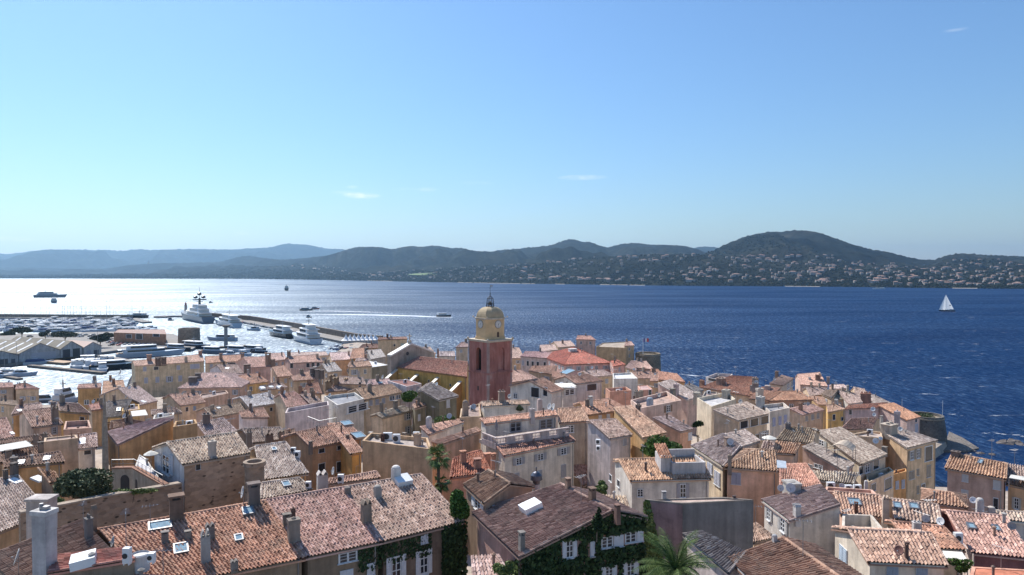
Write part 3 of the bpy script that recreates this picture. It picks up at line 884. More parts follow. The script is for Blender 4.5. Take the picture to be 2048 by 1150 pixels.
H('small red-pink roof beside the dark slate-coloured roof', 'f', 150, '718,556 822,542 810,490 700,510', 'tan', (.48, .27, .21), H=8)
H('pink mottled roof over a cream wall in the middle of the old town', 'g', 140, '685,532 870,505 742,405 628,425', 'cream', 'pk', H=7, sh=BRNS, win=[('f', 735, 545, 30, 24, 's'), ('f', 850, 525, 26, 24, 's')])
H('tan roof with crooked chimney pots next to the pink mottled roof', 'g', 142, '880,515 965,492 900,420 790,430', 'tan', 'gr', H=7, ch=[(890, 450, 28, 60), (830, 440, 22, 40)])
H('brown roof crowded with chimneys in the densest block', 'g', 200, '735,322 905,312 865,240 715,290', 'tan', 'mx', H=8, ch=[(885, 270, 40, 50, (.2, .17, .16), 0), (925, 280, 40, 50, (.24, .2, .18), 0), (960, 285, 36, 50, (.2, .17, .16), 0), (800, 262, 30, 36), (905, 255, 24, 46, (.5, .47, .44), 0)])
H('tan roof with three skylights gleaming bright white', 'g', 180, '465,402 695,372 640,335 558,340', 'tan', 'gr', H=7, sky=[(490, 385, 40, 16, 'w'), (630, 378, 50, 16, 'w'), (560, 368, 34, 12, 'w')])
H('deep red-brown steep roof among tan roofs', 'g', 165, '795,422 965,422 930,330 838,350', 'tan', (.26, .14, .1), H=7, ch=[(860, 345, 30, 36), (790, 400, 26, 40), (880, 415, 26, 40)])
H('pale tan roof with a row of thick tile chimneys', 'g', 166, '985,412 1215,392 1190,358 1038,360', 'tan', 'gr', H=7, ch=[(1010, 375, 46, 60, (.3, .22, .15), 1), (1070, 350, 46, 60, (.3, .22, .15), 1), (1040, 320, 46, 50, (.28, .2, .14), 1), (1150, 345, 30, 50, (.5, .36, .25), 1)])
H('narrow tan-walled house with stubby red pots beside the purple terrace', 'g', 170, '1090,345 1310,352 1290,300 1100,285', 'tan', 'gr', H=8, win=[('f', 1260, 350, 20, 40, 'd')])
H('pink house with three square black windows near the quay', 'g', 245, '712,182 970,172 932,115 688,130', (.52, .37, .32), (.47, .31, .24), H=9, win=[('f', 722, 200, 26, 40, 'd'), ('f', 850, 198, 26, 34, 'd'), ('f', 890, 194, 26, 34, 'd'), ('f', 930, 190, 26, 34, 'd')], ch=[(700, 125, 30, 46, (.32, .22, .17), 0), (925, 140, 20, 36)])
H('house with a plain pale grey roof sheet beside the black-windowed pink house', 'g', 236, '1005,252 1122,242 1062,175 962,190', 'tan', 'pale', H=8)
H('pale quay house with bleached pink tiles facing the tents', 'g', 272, '1038,162 1205,152 1192,95 1020,100', 'cream', (.6, .47, .42), H=10)
H('orange-tiled quay house with a tan side wall', 'g', 258, '1180,150 1345,135 1292,60 1200,70', 'orange', (.46, .28, .19), H=10, ch=[(1310, 100, 26, 40)])
H('long low dark-brown roof below the cream tower-like quay house', 'g', 300, '1245,68 1435,62 1392,30 1278,35', 'tan', (.22, .13, .1), H=9)
H('grey plaster house with a plain cement roof near the church gable', 'g', 250, '1348,152 1465,132 1442,70 1328,80', 'grey', 'pale', H=9)
H('lavender tower house with two dark loggia openings', 'g', 214, '1222,168 1330,158 1320,140 1228,146', 'lav', 'lt', H=13, win=[('f', 1245, 180, 28, 26, 'd'), ('f', 1292, 176, 28, 26, 'd'), ('f', 1258, 235, 22, 40, 'c'), ('f', 1300, 232, 22, 40, 'c')])
H('small cream house with a tan lean roof left of the lavender tower house', 'g', 216, '1160,205 1238,212 1240,182 1175,178', 'cream', 'lt', kind='s', H=8, win=[('f', 1180, 245, 28, 40, 'd')])
H('olive-grey gabled side wall with bright white coping', 'g', (205, 211), '1352,240 1502,170 1500,130 1340,190', (.2, .175, .13), 'whi', kind='f', H=9, auto=False, par=.2)
H('house with a reddish-brown roof terrace and pale lavender walls', 'g', 145, '1628,366 1745,342 1700,318 1512,312', 'lav', (.25, .13, .11), kind='f', H=9, par=.15, win=[('f', 1665, 400, 22, 40, 'c'), ('f', 1715, 388, 22, 40, 'c')])
H('lower tile shed of the pale lavender house', 'g', 150, '1310,362 1515,345 1490,305 1330,315', 'tan', (.47, .34, .31), H=8, sky=[(1420, 338, 40, 14)])
H('dark grey-green house with a grey-tan roof below the church buttresses', 'h', 119, '310,476 462,440 252,335 165,395', (.16, .15, .11), (.31, .265, .23), kind='g', back=.2, H=10, auto=False, win=[('f', 378, 500, 26, 62, 'c', (.5, .5, .5))])
H('cream house with a row of lavender shutters under an orange-brown roof', 'g', 135, '1300,472 1592,412 1512,350 1228,385', 'cream', (.36, .25, .17), H=8, win=[('f', 1345, 495, 26, 42, 'c'), ('f', 1395, 488, 26, 42, 'c'), ('f', 1445, 478, 26, 42, 'c'), ('f', 1512, 457, 40, 36, 'n'), ('f', 1560, 447, 36, 32, 'n')])
H('terraced cream house with grey shutters and tan tiles beside the leafy roof garden', 'g', 115, '1438,614 1685,552 1602,520 1388,585', 'cream', (.36, .3, .22), H=9, sh=GRYS, win=[('f', 1640, 595, 32, 60, 's'), ('f', 1650, 705, 34, 60, 's')])
H('slim olive-grey house with one white shutter', 'g', 118, '1690,542 1792,512 1762,490 1680,510', (.22, .2, .15), (.4, .27, .2), H=9, win=[('f', 1725, 610, 18, 50, 'c', (.6, .6, .62))])
H('little brown-roofed annex below the dark grey-green house', 'g', 122, '1790,562 1882,548 1850,500 1788,510', (.22, .19, .15), 'mx', H=7)
H('modern white roof house with teal glazing and a black diagonal stair', 'g', 125, '1080,512 1292,462 1252,405 985,440', 'white', (.3, .3, .3), kind='f', H=7, par=.6, auto=False, win=[('f', 1240, 535, 170, 55, 'n')])
H('long lavender parapet block in front of the teal-glazed white house', 'g', 117, '670,575 1015,512 1010,480 690,535', (.5, .44, .45), 'gr', kind='f', H=8, auto=False, par=.6)
_, TERR = H('brown-ochre house with four dark window openings and orange tiles', 'g', 86, '880,850 1285,770 1165,648 755,730', (.37, .24, .155), (.44, .27, .19), H=11, auto=False,
  win=[('f', 957, 870, 50, 36, 'd'), ('f', 1102, 846, 50, 34, 'd'), ('f', 958, 1000, 56, 62, 'd'), ('f', 1100, 995, 56, 85, 'd')], ch=[(872, 845, 28, 50, (.25, .2, .17), 0), (1162, 795, 26, 50, (.25, .2, .17), 0)])
H('yellow annex with two blue skylights in its long orange roof', 'g', 85, '1188,900 1288,882 1330,620 1110,640', (.56, .36, .15), (.45, .28, .2), kind='s', H=9, pitch=.2, auto=False, win=[('f', 1245, 1020, 36, 60, 'c', (.5, .34, .16))], sky=[(1155, 657, 85, 34), (1247, 752, 90, 44)])
H('big blank beige house with tanks and air conditioners on its uneven top', 'b', (82, 78), '885,82 1432,152 1400,60 950,20', (.43, .305, .2), (.4, .34, .29), kind='f', H=12, par=.5, auto=False,
  ch=[(1320, 120, 50, 95, (.5, .36, .26), 3), (1045, 90, 26, 60, (.1, .05, .04), 0), (1000, 70, 24, 30), (1215, 60, 30, 40), (950, 45, 30, 30)], ac=[(1085, 50, 70, 60), (1155, 65, 56, 66), (1310, 40, 50, 50)])
H('light tiled roof with a tiny skylight behind the tall stone turret', 'b', 72, '95,396 462,342 282,95 38,130', 'ochre', (.42, .355, .3), H=9, pitch=.28, sky=[(190, 152, 40, 26)], ac=[(342, 155, 36, 36), (375, 190, 40, 50)], auto=False)
H('low pale roof with one blue skylight behind the long stone house', 'b', 64, '80,548 492,472 392,380 92,420', 'cream', (.44, .36, .28), H=7, sky=[(285, 428, 66, 42)], auto=False, ac=[(460, 430, 40, 50)])
H('small orange roof with a white stucco chimney and a dish, behind the long stone house', 'b', 69, '600,432 1026,376 1000,330 620,390', 'tan', (.46, .3, .22), H=8, auto=False, ch=[(570, 455, 85, 135, (.6, .54, .5), 1)], ac=[(715, 382, 46, 66)], dsh=[(660, 322, 66, (-.85, -.45, .2), (.5, .5, .5))])
H('mottled dark stone-tiled roof with two big stone chimneys', 'g', 92, '420,812 668,780 640,690 330,700', 'stone', (.33, .26, .21), H=9, auto=False, ch=[(388, 868, 40, 170, (.25, .21, .18), 2), (545, 810, 60, 85, (.27, .2, .16), 1), (640, 770, 50, 60, (.25, .2, .16), 1)])
H('ochre house with a tiny orange corner wall beside the brown-ochre house', 'g', 94, '670,770 752,752 745,700 680,715', 'yellow', 'br', H=8, auto=False)
# --- around and below the clock tower
H('white house with balustrade terrace, three grey-shuttered windows in a lower front', 'h', 85, '820,913 1385,796 1332,745 765,840', (.6, .56, .5), (.44, .24, .17), kind='s', pitch=.3, H=12, auto=False, sh=(.36, .35, .36),
  win=[('f', 935, 955, 46, 52, 's'), ('f', 1105, 921, 46, 52, 's'), ('f', 1287, 876, 46, 52, 's'), ('f', 1287, 1030, 40, 100, 'c'), ('f', 1100, 1055, 36, 60, 'c'), ('f', 920, 1078, 36, 60, 'c')])
_, UPPER = H('upper floor of the balustrade house with terrace doors and pink tiles', 'h', 95, '670,662 1240,592 1222,555 640,622', (.62, .59, .55), (.5, .3, .21), H=6, auto=False, pitch=.2, back=.5,
  win=[('f', 910, 672, 90, 100, 'n', (.1, .1, .1)), ('f', 1150, 660, 105, 72, 'n')], ch=[(1040, 610, 36, 70, (.55, .48, .45), 3)], dsh=[(1180, 525, 50, (-.8, -.5, .3)), (1210, 530, 60, (-.9, -.3, .3))], fc=(.3, .3, .32))
H('white roof terrace house with cream tiles below the clock tower', 'h', 108, '655,522 1025,505 1000,475 640,488', 'white', (.5, .37, .27), H=6, auto=False, ch=[(800, 480, 50, 90, (.32, .24, .2), 2), (1100, 540, 40, 80, (.55, .42, .38), 4)])
H('rust-red sloping roof with three orange chimneys beside the fan palm', 'h', 74, '395,1085 720,1045 640,872 420,935', 'salmon', 'rust', H=7, auto=False, ch=[(497, 960, 46, 90, (.5, .26, .17), 0), (610, 1005, 56, 75, (.48, .26, .19), 0), (735, 1000, 40, 110, (.52, .25, .16), 0), (690, 930, 56, 40, (.6, .3, .2), 0)])
H('narrow roof strip with a white chimney pot above a white parapet', 'h', 96, '228,745 505,650 485,618 158,682', 'white', (.44, .28, .21), kind='s', H=6, auto=False, ch=[(228, 688, 42, 90, (.62, .58, .56), 4)])
H('long low house with an orange-pink wall and a narrow mottled roof', 'h', 88, '325,828 642,718 602,688 245,800', (.5, .33, .23), (.42, .27, .19), kind='s', H=7, auto=False)
H('tan block with a stone chimney below the foot of the clock tower', 'h', 104, '470,610 640,600 625,500 480,540', 'tan', 'gr', kind='f', H=7, auto=False, ch=[(515, 600, 46, 130, (.32, .25, .2), 4)])
H('blue-doored white house right under the clock tower', 'h', 128, '1195,414 1288,390 1132,300 1020,320', 'white', (.4, .25, .18), kind='g', pitch=.3, H=8, auto=False, back=1.0, win=[('l', 1065, 410, 70, 80, 'd'), ('l', 1145, 405, 36, 70, 'd'), ('l', 910, 440, 30, 40, 'n')])
H('glazed white penthouse under a flat white canopy', 'h', 140, '1280,388 1392,372 1352,340 1208,345', 'white', (.74, .72, .7), kind='f', H=6, par=.05, win=[('f', 1335, 410, 80, 44, 'n')])
H('white house whose wall is covered in air conditioners around a black opening', 'h', 145, '1392,345 1602,322 1482,270 1300,285', 'white', 'mx', H=8, auto=False, win=[('f', 1510, 370, 84, 52, 'd')], ac=[])
H('broad orange roof above ochre walls with pale round-headed windows', 'h', 112, '1480,592 1692,562 1582,475 1418,490', 'ochre', (.46, .28, .19), H=8, win=[('f', 1575, 607, 26, 36, 'c', (.6, .58, .55)), ('f', 1640, 600, 26, 36, 'c', (.6, .58, .55))])
H('second orange roof stepping up beside the broad orange roof', 'h', 116, '1690,556 1765,525 1645,462 1578,472', 'ochre', (.44, .26, .18), H=8, auto=False)
H('yellowish tiled roof over a shaded grey wall with an air conditioner', 'h', 100, '1252,655 1492,638 1432,530 1245,540', 'grey', (.44, .29, .2), H=8, auto=False, win=[('f', 1340, 700, 60, 60, 'n')])
H('mottled roof with a blue tank above a long lavender side wall', 'h', 90, '1655,778 1832,748 1702,625 1495,635', (.56, .5, .5), (.42, .31, .25), kind='g', back=.2, H=11, auto=False, win=[('f', 1770, 800, 26, 60, 'c')], ac=[(1560, 800, 36, 36), (1562, 850, 32, 34)])
H('long straight yellow-tan roof descending to an ochre wall', 'i', 90, '540,770 722,732 442,515 312,530', (.52, .35, .19), (.48, .32, .22), kind='s', pitch=.24, H=9, auto=False, sh=LAVS, win=[('f', 652, 785, 30, 60, 'c'), ('f', 580, 800, 30, 60, 'c')])
H('pink-beige house with a cluttered flat roof and brown shutters', 'i', 112, '520,536 838,474 722,402 440,472', (.52, .4, .35), (.44, .31, .24), kind='f', H=9, par=.7, sh=BRNS, win=[('f', 733, 540, 30, 52, 's')], ch=[(590, 520, 46, 70, (.35, .4, .45), 4), (500, 560, 40, 60), (770, 440, 40, 60)])
H('small house with a brown lean roof and a salmon wall with white shutters', 'i', 103, '832,724 932,702 742,595 612,610', (.5, .32, .235), (.36, .28, .25), kind='s', pitch=.27, H=8, auto=False, win=[('f', 905, 757, 30, 60, 'c', (.66, .66, .68))])
H('large beige house with three dark loggia openings beneath a pale tan roof', 'i', 108, '1290,636 1528,582 1352,488 1088,550', (.46, .37, .28), (.45, .365, .29), kind='s', pitch=.25, H=11, auto=False, win=[('f', 1330, 662, 66, 62, 'd'), ('f', 1412, 645, 66, 62, 'd'), ('f', 1492, 628, 64, 62, 'd'), ('f', 1487, 750, 36, 62, 's'), ('f', 1435, 765, 30, 50, 'd')], sh=GRYS)
H('flat white-grey penthouse on top of the loggia house', 'i', 121, '1075,525 1265,465 1235,400 960,455', (.5, .45, .37), (.5, .48, .45), kind='f', H=5, par=.7, auto=False, ch=[(1190, 460, 60, 70, (.5, .44, .36), 3), (960, 470, 50, 60, (.5, .44, .36), 3)])
H('cream house with three lavender shutters and a flat terrace roof', 'i', 119, '1535,565 1692,532 1642,492 1478,510', (.56, .5, .45), (.3, .29, .28), kind='f', H=10, par=.6, auto=False, sh=(.36, .36, .5), win=[('f', 1565, 645, 24, 66, 'c'), ('f', 1612, 634, 24, 66, 'c'), ('f', 1655, 622, 24, 66, 'c')], ch=[(1460, 545, 56, 100, (.55, .5, .45), 3)])
H('house with a pinkish roof over a beige wall and two pale shutters', 'j', 140, '420,592 585,552 502,508 325,545', (.45, .35, .27), 'pk', H=9, sh=GRYS, win=[('f', 445, 615, 20, 44, 'c'), ('f', 492, 605, 20, 44, 'c'), ('f', 535, 595, 20, 44, 'c')])
H('egg-yellow house with a single brown window', 'j', 150, '612,572 748,545 702,503 605,515', (.58, .4, .17), (.42, .28, .2), H=9, win=[('f', 660, 607, 22, 44, 'd'), ('f', 725, 620, 20, 30, 'd')])
H('low white-walled yard house in front of the yellow houses', 'j', 143, '300,632 425,612 420,595 300,608', 'white', 'pale', kind='f', H=6, auto=False)
H('brown hipped roof with a bright hip line', 'j', 150, '145,480 500,470 372,396 262,412', (.36, .24, .18), (.36, .2, .125), kind='h', pitch=.26, H=7, ch=[(75, 470, 50, 90, (.5, .43, .37), 3)])
H('wide brown-orange roof with a white roof terrace perched on its corner', 'i', 185, '978,372 1392,446 1436,292 1232,280', 'tan', (.33, .175, .115), kind='s', pitch=.25, H=8, auto=False, ch=[(1000, 350, 34, 40), (1150, 350, 60, 60, (.3, .22, .18), 2), (1420, 340, 40, 50, (.3, .25, .22), 2), (1410, 400, 50, 50, (.3, .25, .22), 2)])
H('white box penthouse with pergola facing the open sea', 'i', 196, '1030,292 1185,322 1242,268 1042,246', (.64, .6, .6), (.35, .25, .2), kind='f', H=5, par=.9, auto=False, win=[('f', 1090, 315, 90, 24, 'd')])
H('tan-brown gabled house with a small white window end', 'j', 175, '262,358 346,302 250,275 150,342', (.5, .42, .35), (.37, .25, .185), kind='s', pitch=.25, H=7, auto=False, win=[('f', 300, 365, 20, 40, 'n'), ('f', 330, 345, 16, 40, 'n')], ch=[(210, 280, 30, 40, (.3, .22, .18), 2)])
H('sloping brown roof with grey flues between the gabled house and the hipped roof', 'j', 155, '-10,462 142,478 242,376 92,368', 'tan', (.36, .21, .145), kind='s', pitch=.25, H=7, auto=False, ch=[(40, 390, 40, 60, (.3, .25, .22), 2), (140, 385, 46, 30, (.5, .42, .38), 4)], dsh=[(50, 330, 28)])
H('pinkish roof with scattered little vents at the tip of the old town', 'j', 246, '392,352 615,366 552,255 372,270', 'pink', (.55, .36, .27), H=7, ch=[(480, 360, 16, 24, (.1, .06, .05), 0), (535, 310, 40, 36, (.3, .18, .13), 0), (615, 330, 24, 40, (.45, .33, .28), 0), (470, 310, 20, 20), (550, 280, 18, 18)])
H('dark tan roof under the pinkish roof at the tip of the old town', 'j', 190, '470,440 600,432 622,374 440,372', 'tan', 'gr', H=6)
H('pale olive roof, the western one of a pair above the sea', 'j', 186, '560,425 642,458 692,395 602,385', 'tan', 'ol', H=6)
H('pale olive roof with grey patch, the seaward one of a pair', 'j', 182, '648,468 775,470 790,402 700,395', 'tan', (.33, .28, .2), H=6)
H('tiny white gable house between olive roofs and twin terracotta chimneys', 'j', 178, '775,505 890,492 862,420 780,388', 'white', 'gr', H=6, auto=False)
H('tan roof with twin terracotta-potted chimneys above the shore', 'j', 198, '845,475 965,485 905,388 815,370', 'tan', (.4, .3, .24), H=7, auto=False, ch=[(892, 500, 42, 95, (.42, .22, .16), 2), (930, 500, 42, 95, (.42, .22, .16), 2)])
H('grey-tan roof running down to the sea wall', 'j', 205, '948,505 1135,505 972,428 925,440', 'tan', (.36, .31, .27), H=6, auto=False)
H('low cream shed with bleached roof right above the waterline', 'j', 215, '660,385 780,380 740,350 640,352', 'pink', (.55, .43, .37), H=5, auto=False)
_, LAVH = H('lavender-pink house with orange roof beside the round sea tower', 'j', 166, '1238,634 1348,604 1132,494 1008,512', (.5, .38, .35), (.46, .25, .15), kind='s', pitch=.24, H=9, auto=False, sh=LAVS, win=[('f', 1307, 634, 16, 24, 'd'), ('f', 1310, 692, 24, 66, 'c')], ch=[(1158, 690, 40, 130, (.46, .38, .38), 3)])
H('blank lavender gable wall with orange coping, one dark window and two white dishes', 'j', 172, '742,545 1005,535 1085,490 790,528', (.48, .37, .37), (.48, .27, .18), kind='s', pitch=.2, H=8, auto=False, win=[('f', 790, 567, 24, 38, 'd')], dsh=[(970, 545, 36, (-.6, -.7, .3), (.7, .7, .7)), (980, 588, 30, (-.6, -.7, .3), (.7, .7, .7))])
H('brown mottled roof with tall comb-shaped chimneys beside the tall cream house', 'j', 135, '705,710 960,700 1045,612 900,618', 'tan', (.36, .24, .185), H=7, auto=False, ch=[(1035, 665, 20, 70, (.5, .45, .4), 0)])
H('tall cream house with shuttered windows and an open loggia above the cove', 'e', 108, '1130,142 1372,82 1062,-15 932,12', (.5, .375, .255), (.43, .36, .3), kind='s', pitch=.23, H=14, auto=False, sh=(.3, .25, .2),
  win=[('f', 1163, 200, 28, 72, 's'), ('f', 1212, 186, 24, 72, 's'), ('f', 1295, 182, 62, 118, 'd'), ('f', 1163, 355, 42, 64, 'c'), ('f', 1211, 332, 18, 52, 'c'), ('f', 1297, 323, 32, 94, 'c'), ('f', 1252, 462, 32, 84, 'd'), ('f', 1211, 470, 16, 60, 'c')],
  ch=[(985, 22, 105, 85, (.5, .42, .34), 2), (1010, 30, 40, 30, (.5, .45, .42), 3)], dsh=[(1075 - 1, -8, 36, (-.5, -.7, .4), (.7, .7, .7))])
H('low tan wall house with white dishes left of the tall cream house', 'e', 112, '645,40 935,62 925,15 830,5', (.47, .36, .26), (.44, .36, .3), kind='f', H=9, auto=False, dsh=[(880, 86, 44, (-.5, -.78, .3), (.75, .75, .75)), (918, 66, 30, (-.5, -.78, .3), (.75, .75, .75))])
H('small orange house squeezed beside the tall cream house', 'e', 104, '1012,352 1122,326 1118,300 1020,322', (.6, .33, .15), (.35, .27, .2), kind='f', H=10, auto=False, sh=LAVS, win=[('f', 1046, 432, 26, 62, 'c'), ('f', 1094, 424, 26, 66, 'c')])
_, LROOF = H('house with a long stone-tiled roof, beige sail canopy terrace and balcony', 'e', 90, '768,272 972,192 602,-22 412,8', (.54, .47, .38), (.37, .31, .25), kind='s', pitch=.24, H=9, auto=False, sh=(.36, .36, .34),
  win=[('f', 765, 315, 36, 60, 'd'), ('f', 812, 300, 36, 70, 's'), ('f', 880, 270, 46, 70, 'd'), ('l', 455, 112, 40, 66, 's')], ch=[(1010 - 60, 160, 40, 30)])
H('cream balcony floor below the long stone-tiled roof', 'e', 88, '820,412 1022,322 985,290 800,350', (.55, .47, .36), (.1, .1, .1), kind='f', H=9, par=.9, auto=False, win=[('f', 975, 420, 60, 90, 'd'), ('f', 860, 450, 40, 60, 'd')])
H('narrow pink house with a slanting grey-tan roof', 'e', 82, '638,322 712,268 392,98 300,132', (.5, .36, .3), (.35, .295, .245), kind='s', pitch=.25, H=8, auto=False, win=[('l', 430, 287, 70, 32, 'n'), ('l', 365, 290, 36, 40, 'n')])
H('low grey-tan tiled lean-to above three air conditioners', 'e', 76, '420,392 702,428 742,335 385,320', 'cream', (.38, .32, .24), kind='s', pitch=.27, H=6, auto=False)
H('low salmon parapet wall carrying three air conditioners and a dish', 'e', 71, '475,480 892,505 852,470 490,445', (.5, .33, .27), (.35, .25, .2), kind='f', H=7, auto=False, par=.5, ac=[(525, 440, 62, 60), (664, 456, 54, 46), (735, 453, 58, 44)], dsh=[(613, 440, 42, (-.5, -.78, .3), (.5, .5, .52))], ch=[(803, 450, 26, 56, (.6, .55, .52), 4)])
H('dark tan roof with yellow lichen above the orange lean-to', 'j', 92, '205,788 492,818 526,702 290,682', 'cream', (.34, .265, .18), H=7, auto=False, ch=[(300, 695, 40, 50, (.2, .18, .18), 2)])
H('orange-and-cream lean-to with a curved white parapet', 'j', 85, '180,890 352,902 398,815 210,796', (.5, .38, .3), (.46, .29, .18), kind='s', pitch=.27, H=6, auto=False)
H('tiny tan roof under a small white parasol', 'j', 88, '90,855 185,872 190,812 110,800', 'tan', 'gr', H=5, auto=False)
_, PINK = H('pink house with hipped front of striped orange tiles and one blue-grey shutter', 'd', 76, '972,294 1412,328 1362,192 1118,122', (.5, .345, .27), (.43, .29, .19), kind='hl', pitch=.3, H=11, auto=False, sh=(.36, .36, .44), hipin=3.6,
  win=[('f', 1072, 382, 76, 92, 'c')], ch=[(1022, 290, 30, 95, (.32, .25, .2), 3)])
H('long cream wing with grey-tan roof behind the pink hipped house', 'd', 85, '714,124 966,288 1108,120 972,28', (.56, .47, .36), (.44, .37, .32), kind='s', pitch=.27, H=10, auto=False, sh=LAVS, win=[('f', 800, 240, 40, 66, 'd'), ('f', 925, 380, 46, 110, 'c'), ('f', 868, 300, 40, 80, 'c')], ch=[(1002, 125, 46, 70, (.3, .22, .18), 0)], dsh=[(1028, 92, 54, (-.55, -.78, .2), (.5, .5, .52))])
H('white-ended upper house with broad grey-tan tiles', 'd', 87, '1122, 132 1266,88 1142,-2 970,32'.replace(', ', ','), 'white', (.43, .36, .31), kind='s', pitch=.27, H=8, auto=False)
_, WHITEH = H('white house with striped orange roof and a walled roof terrace', 'd', 72, '240,400 878,384 800,220 150,232', (.64, .61, .57), (.47, .3, .19), pitch=.3, H=11, back=.6, auto=False, sh=(.36, .34, .36),
  win=[('f', 316, 495, 46, 62, 'n'), ('f', 652, 478, 48, 112, 's'), ('l', 86, 378, 20, 54, 'd'), ('l', 148, 420, 20, 56, 'd')], dsh=[(458, 195, 42, (-.5, -.78, .2), (.4, .4, .45))])
_, GREYB = H('windowless block with dark cement side and purple-brown side, below the pink house', 'd', 57, '650,577 1208,547 960,527 350,547', (.2, .18, .165), (.5, .38, .3), kind='f', H=12, par=.12, auto=False, ch=[(503, 550, 34, 70, (.45, .42, .4), 0), (1057, 545, 16, 26, (.1, .08, .08), 0)])
_, SLATE = H('dark grey roof with an orange edge behind the date palm', 'd', 53, '650,822 1012,1130 1152,962 810,800', (.5, .44, .44), (.2, .18, .165), kind='s', pitch=.28, H=8, auto=False)
H('brown-striped hipped house with white gutter below the cement block', 'd', 48, '1010,1013 1330,1330 1960,1215 1440,850', 'lav', (.3, .185, .125), pitch=.28, H=8, auto=False, back=.6, cols=.27, ch=[(1375, 880, 40, 60, (.35, .34, .34), 4)])
H('low brown roof between the cement block and the white-sided house', 'd', 60, '1200,890 1380,850 1215,735 1190,745', 'tan', (.33, .23, .17), kind='s', pitch=.25, H=6, auto=False, ch=[(1160, 900, 60, 110, (.4, .34, .3), 4)])
_, WSIDE = H('house with white eave side, beige gable and two satellite dishes', 'd', 66, '1270,550 1490,716 1895,586 1740,430', (.6, .565, .53), (.33, .25, .215), kind='s', pitch=.27, H=11, auto=False, cols=.24, sh=(.4, .38, .36),
  win=[('f', 1332, 665, 26, 90, 's'), ('f', 1442, 750, 36, 105, 's')], ch=[(1550, 675, 56, 95, (.62, .58, .55), 1), (1510, 480, 125, 75, (.5, .46, .42), 3)], dsh=[(1425, 456, 52, (-.55, -.78, .2), (.5, .5, .52)), (1504, 455, 74, (-.55, -.78, .2), (.47, .47, .5))])
_, CREAMF = H('cream house with pale blue shutters on its bright gable and a rusty dish', 'e', 50, '820,1042 1452,1072 1315,815 665,786', (.52, .47, .4), (.46, .31, .225), pitch=.32, H=10, back=1.0, auto=False, sh=(.36, .43, .5),
  win=[('f', 1010, 1100, 95, 90, 'c', (.3, .36, .42)), ('f', 1242, 1108, 95, 80, 'c', (.3, .36, .42)), ('l', 628, 985, 60, 130, 'c')], ch=[(1122, 1010, 26, 130, (.16, .1, .08), 0)], dsh=[(1066, 948, 78, (-.8, -.5, .3), (.2, .09, .07))])  # front shutters a darker copy of the blue, shade put into it
H('orange tiled house with a white chimney and a white awning', 'e', 56, '1180,925 1592,946 1422,768 1010,725', 'cream', (.45, .255, .17), kind='g', pitch=.3, H=8, back=.4, auto=False, ch=[(1200, 800, 56, 90, (.58, .53, .5), 2)])
_, DKRED = H('pinkish tiled house with two skylights and a dark red shaded front', 'e', 57, '1640,967 2125,1015 1905,682 1438,642', (.22, .1, .1), (.47, .3, .235), pitch=.3, H=8, back=.4, auto=False, sky=[(1632, 760, 62, 42), (1828, 776, 56, 42)], dsh=[(1952, 755, 62, (-.5, -.78, .3), (.33, .29, .27)), (1393, 720, 66, (-.85, -.4, .3), (.7, .7, .7))], ac=[(1528, 850, 60, 85)])  # shade of the front put into the dark red wall colour
H('flat red-orange terrace at the bottom of the view', 'e', 47, '1600,1210 2160,1210 2100,1100 1640,1075', 'salmon', (.5, .19, .11), kind='f', H=8, auto=False, par=.05)
H('orange roof with a skylight and a thin dark flue behind the sunken patio', 'e', 64, '605,668 945,690 920,520 555,488', 'pink', (.47, .31, .22), pitch=.28, H=7, back=.3, auto=False, sky=[(712, 570, 95, 50)], ch=[(725, 650, 26, 85, (.2, .1, .07), 0)])
H('cream striped roof with two blue skylights and a tall orange-capped chimney', 'e', 62, '1035,702 1402,742 1372,592 1000,545', 'pink', (.47, .35, .265), pitch=.28, H=7, back=.3, auto=False, sky=[(1050, 597, 62, 46), (1180, 602, 72, 44)], ch=[(958, 655, 48, 140, (.55, .42, .33), 1), (985, 610, 40, 80, (.55, .38, .25), 1)], dsh=[(1275, 697, 58, (-.5, -.78, .2), (.55, .5, .48))])
H('sunken grey patio with light parapets above the cream gable house', 'e', 57.5, '612,768 935,772 850,668 618,660', (.46, .42, .37), (.4, .38, .35), kind='f', H=5, auto=False, par=1.1)
H('orange-brown hipped roof in front of the coast house', 'e', 72, '1235,562 1605,618 1482,494 1392,488', 'pink', (.4, .25, .165), kind='h', pitch=.28, H=6, auto=False)
_, COAST = H('brown-pink coast house with orange roof and pale shutters over the cove', 'e', 80, '1425,302 1908,388 1916,268 1482,186', (.4, .28, .23), (.42, .265, .165), pitch=.28, H=19, auto=False, sh=(.52, .5, .48),
  win=[('f', 1585, 376, 52, 62, 'c'), ('f', 1836, 432, 62, 72, 'c'), ('f', 1582, 502, 56, 62, 'c'), ('f', 1826, 578, 42, 90, 'd')], sky=[(1706, 252, 40, 34)], ch=[(1510, 200, 60, 40, (.2, .16, .14), 2)])
H('ochre house with a dark roof loggia next to the coast house', 'e', 77, '1905,425 2120,470 2090,290 1915,264', (.46, .32, .21), (.36, .28, .23), kind='s', pitch=.28, H=19, auto=False, sh=(.4, .38, .35), win=[('f', 1990, 578, 36, 90, 's')])
H('cream tiled roof in front of the coast house with white chimney pots', 'e', 64, '1850,705 2120,732 2085,655 1815,640', 'white', (.47, .38, .29), H=6, auto=False, ch=[(1700, 650, 52, 120, (.62, .57, .53), 4), (1745, 650, 40, 50, (.5, .36, .28), 4), (1790, 655, 50, 56, (.6, .52, .46), 4)], dsh=[(1648, 552, 50, (-.6, -.7, .3), (.7, .7, .72))])
H('long white-lavender side wall with dish and air conditioner', 'e', 60, '1500,860 1650,980 1460,650 1400,600', (.6, .53, .51), (.6, .53, .51), kind='f', H=7, auto=False, par=.02)
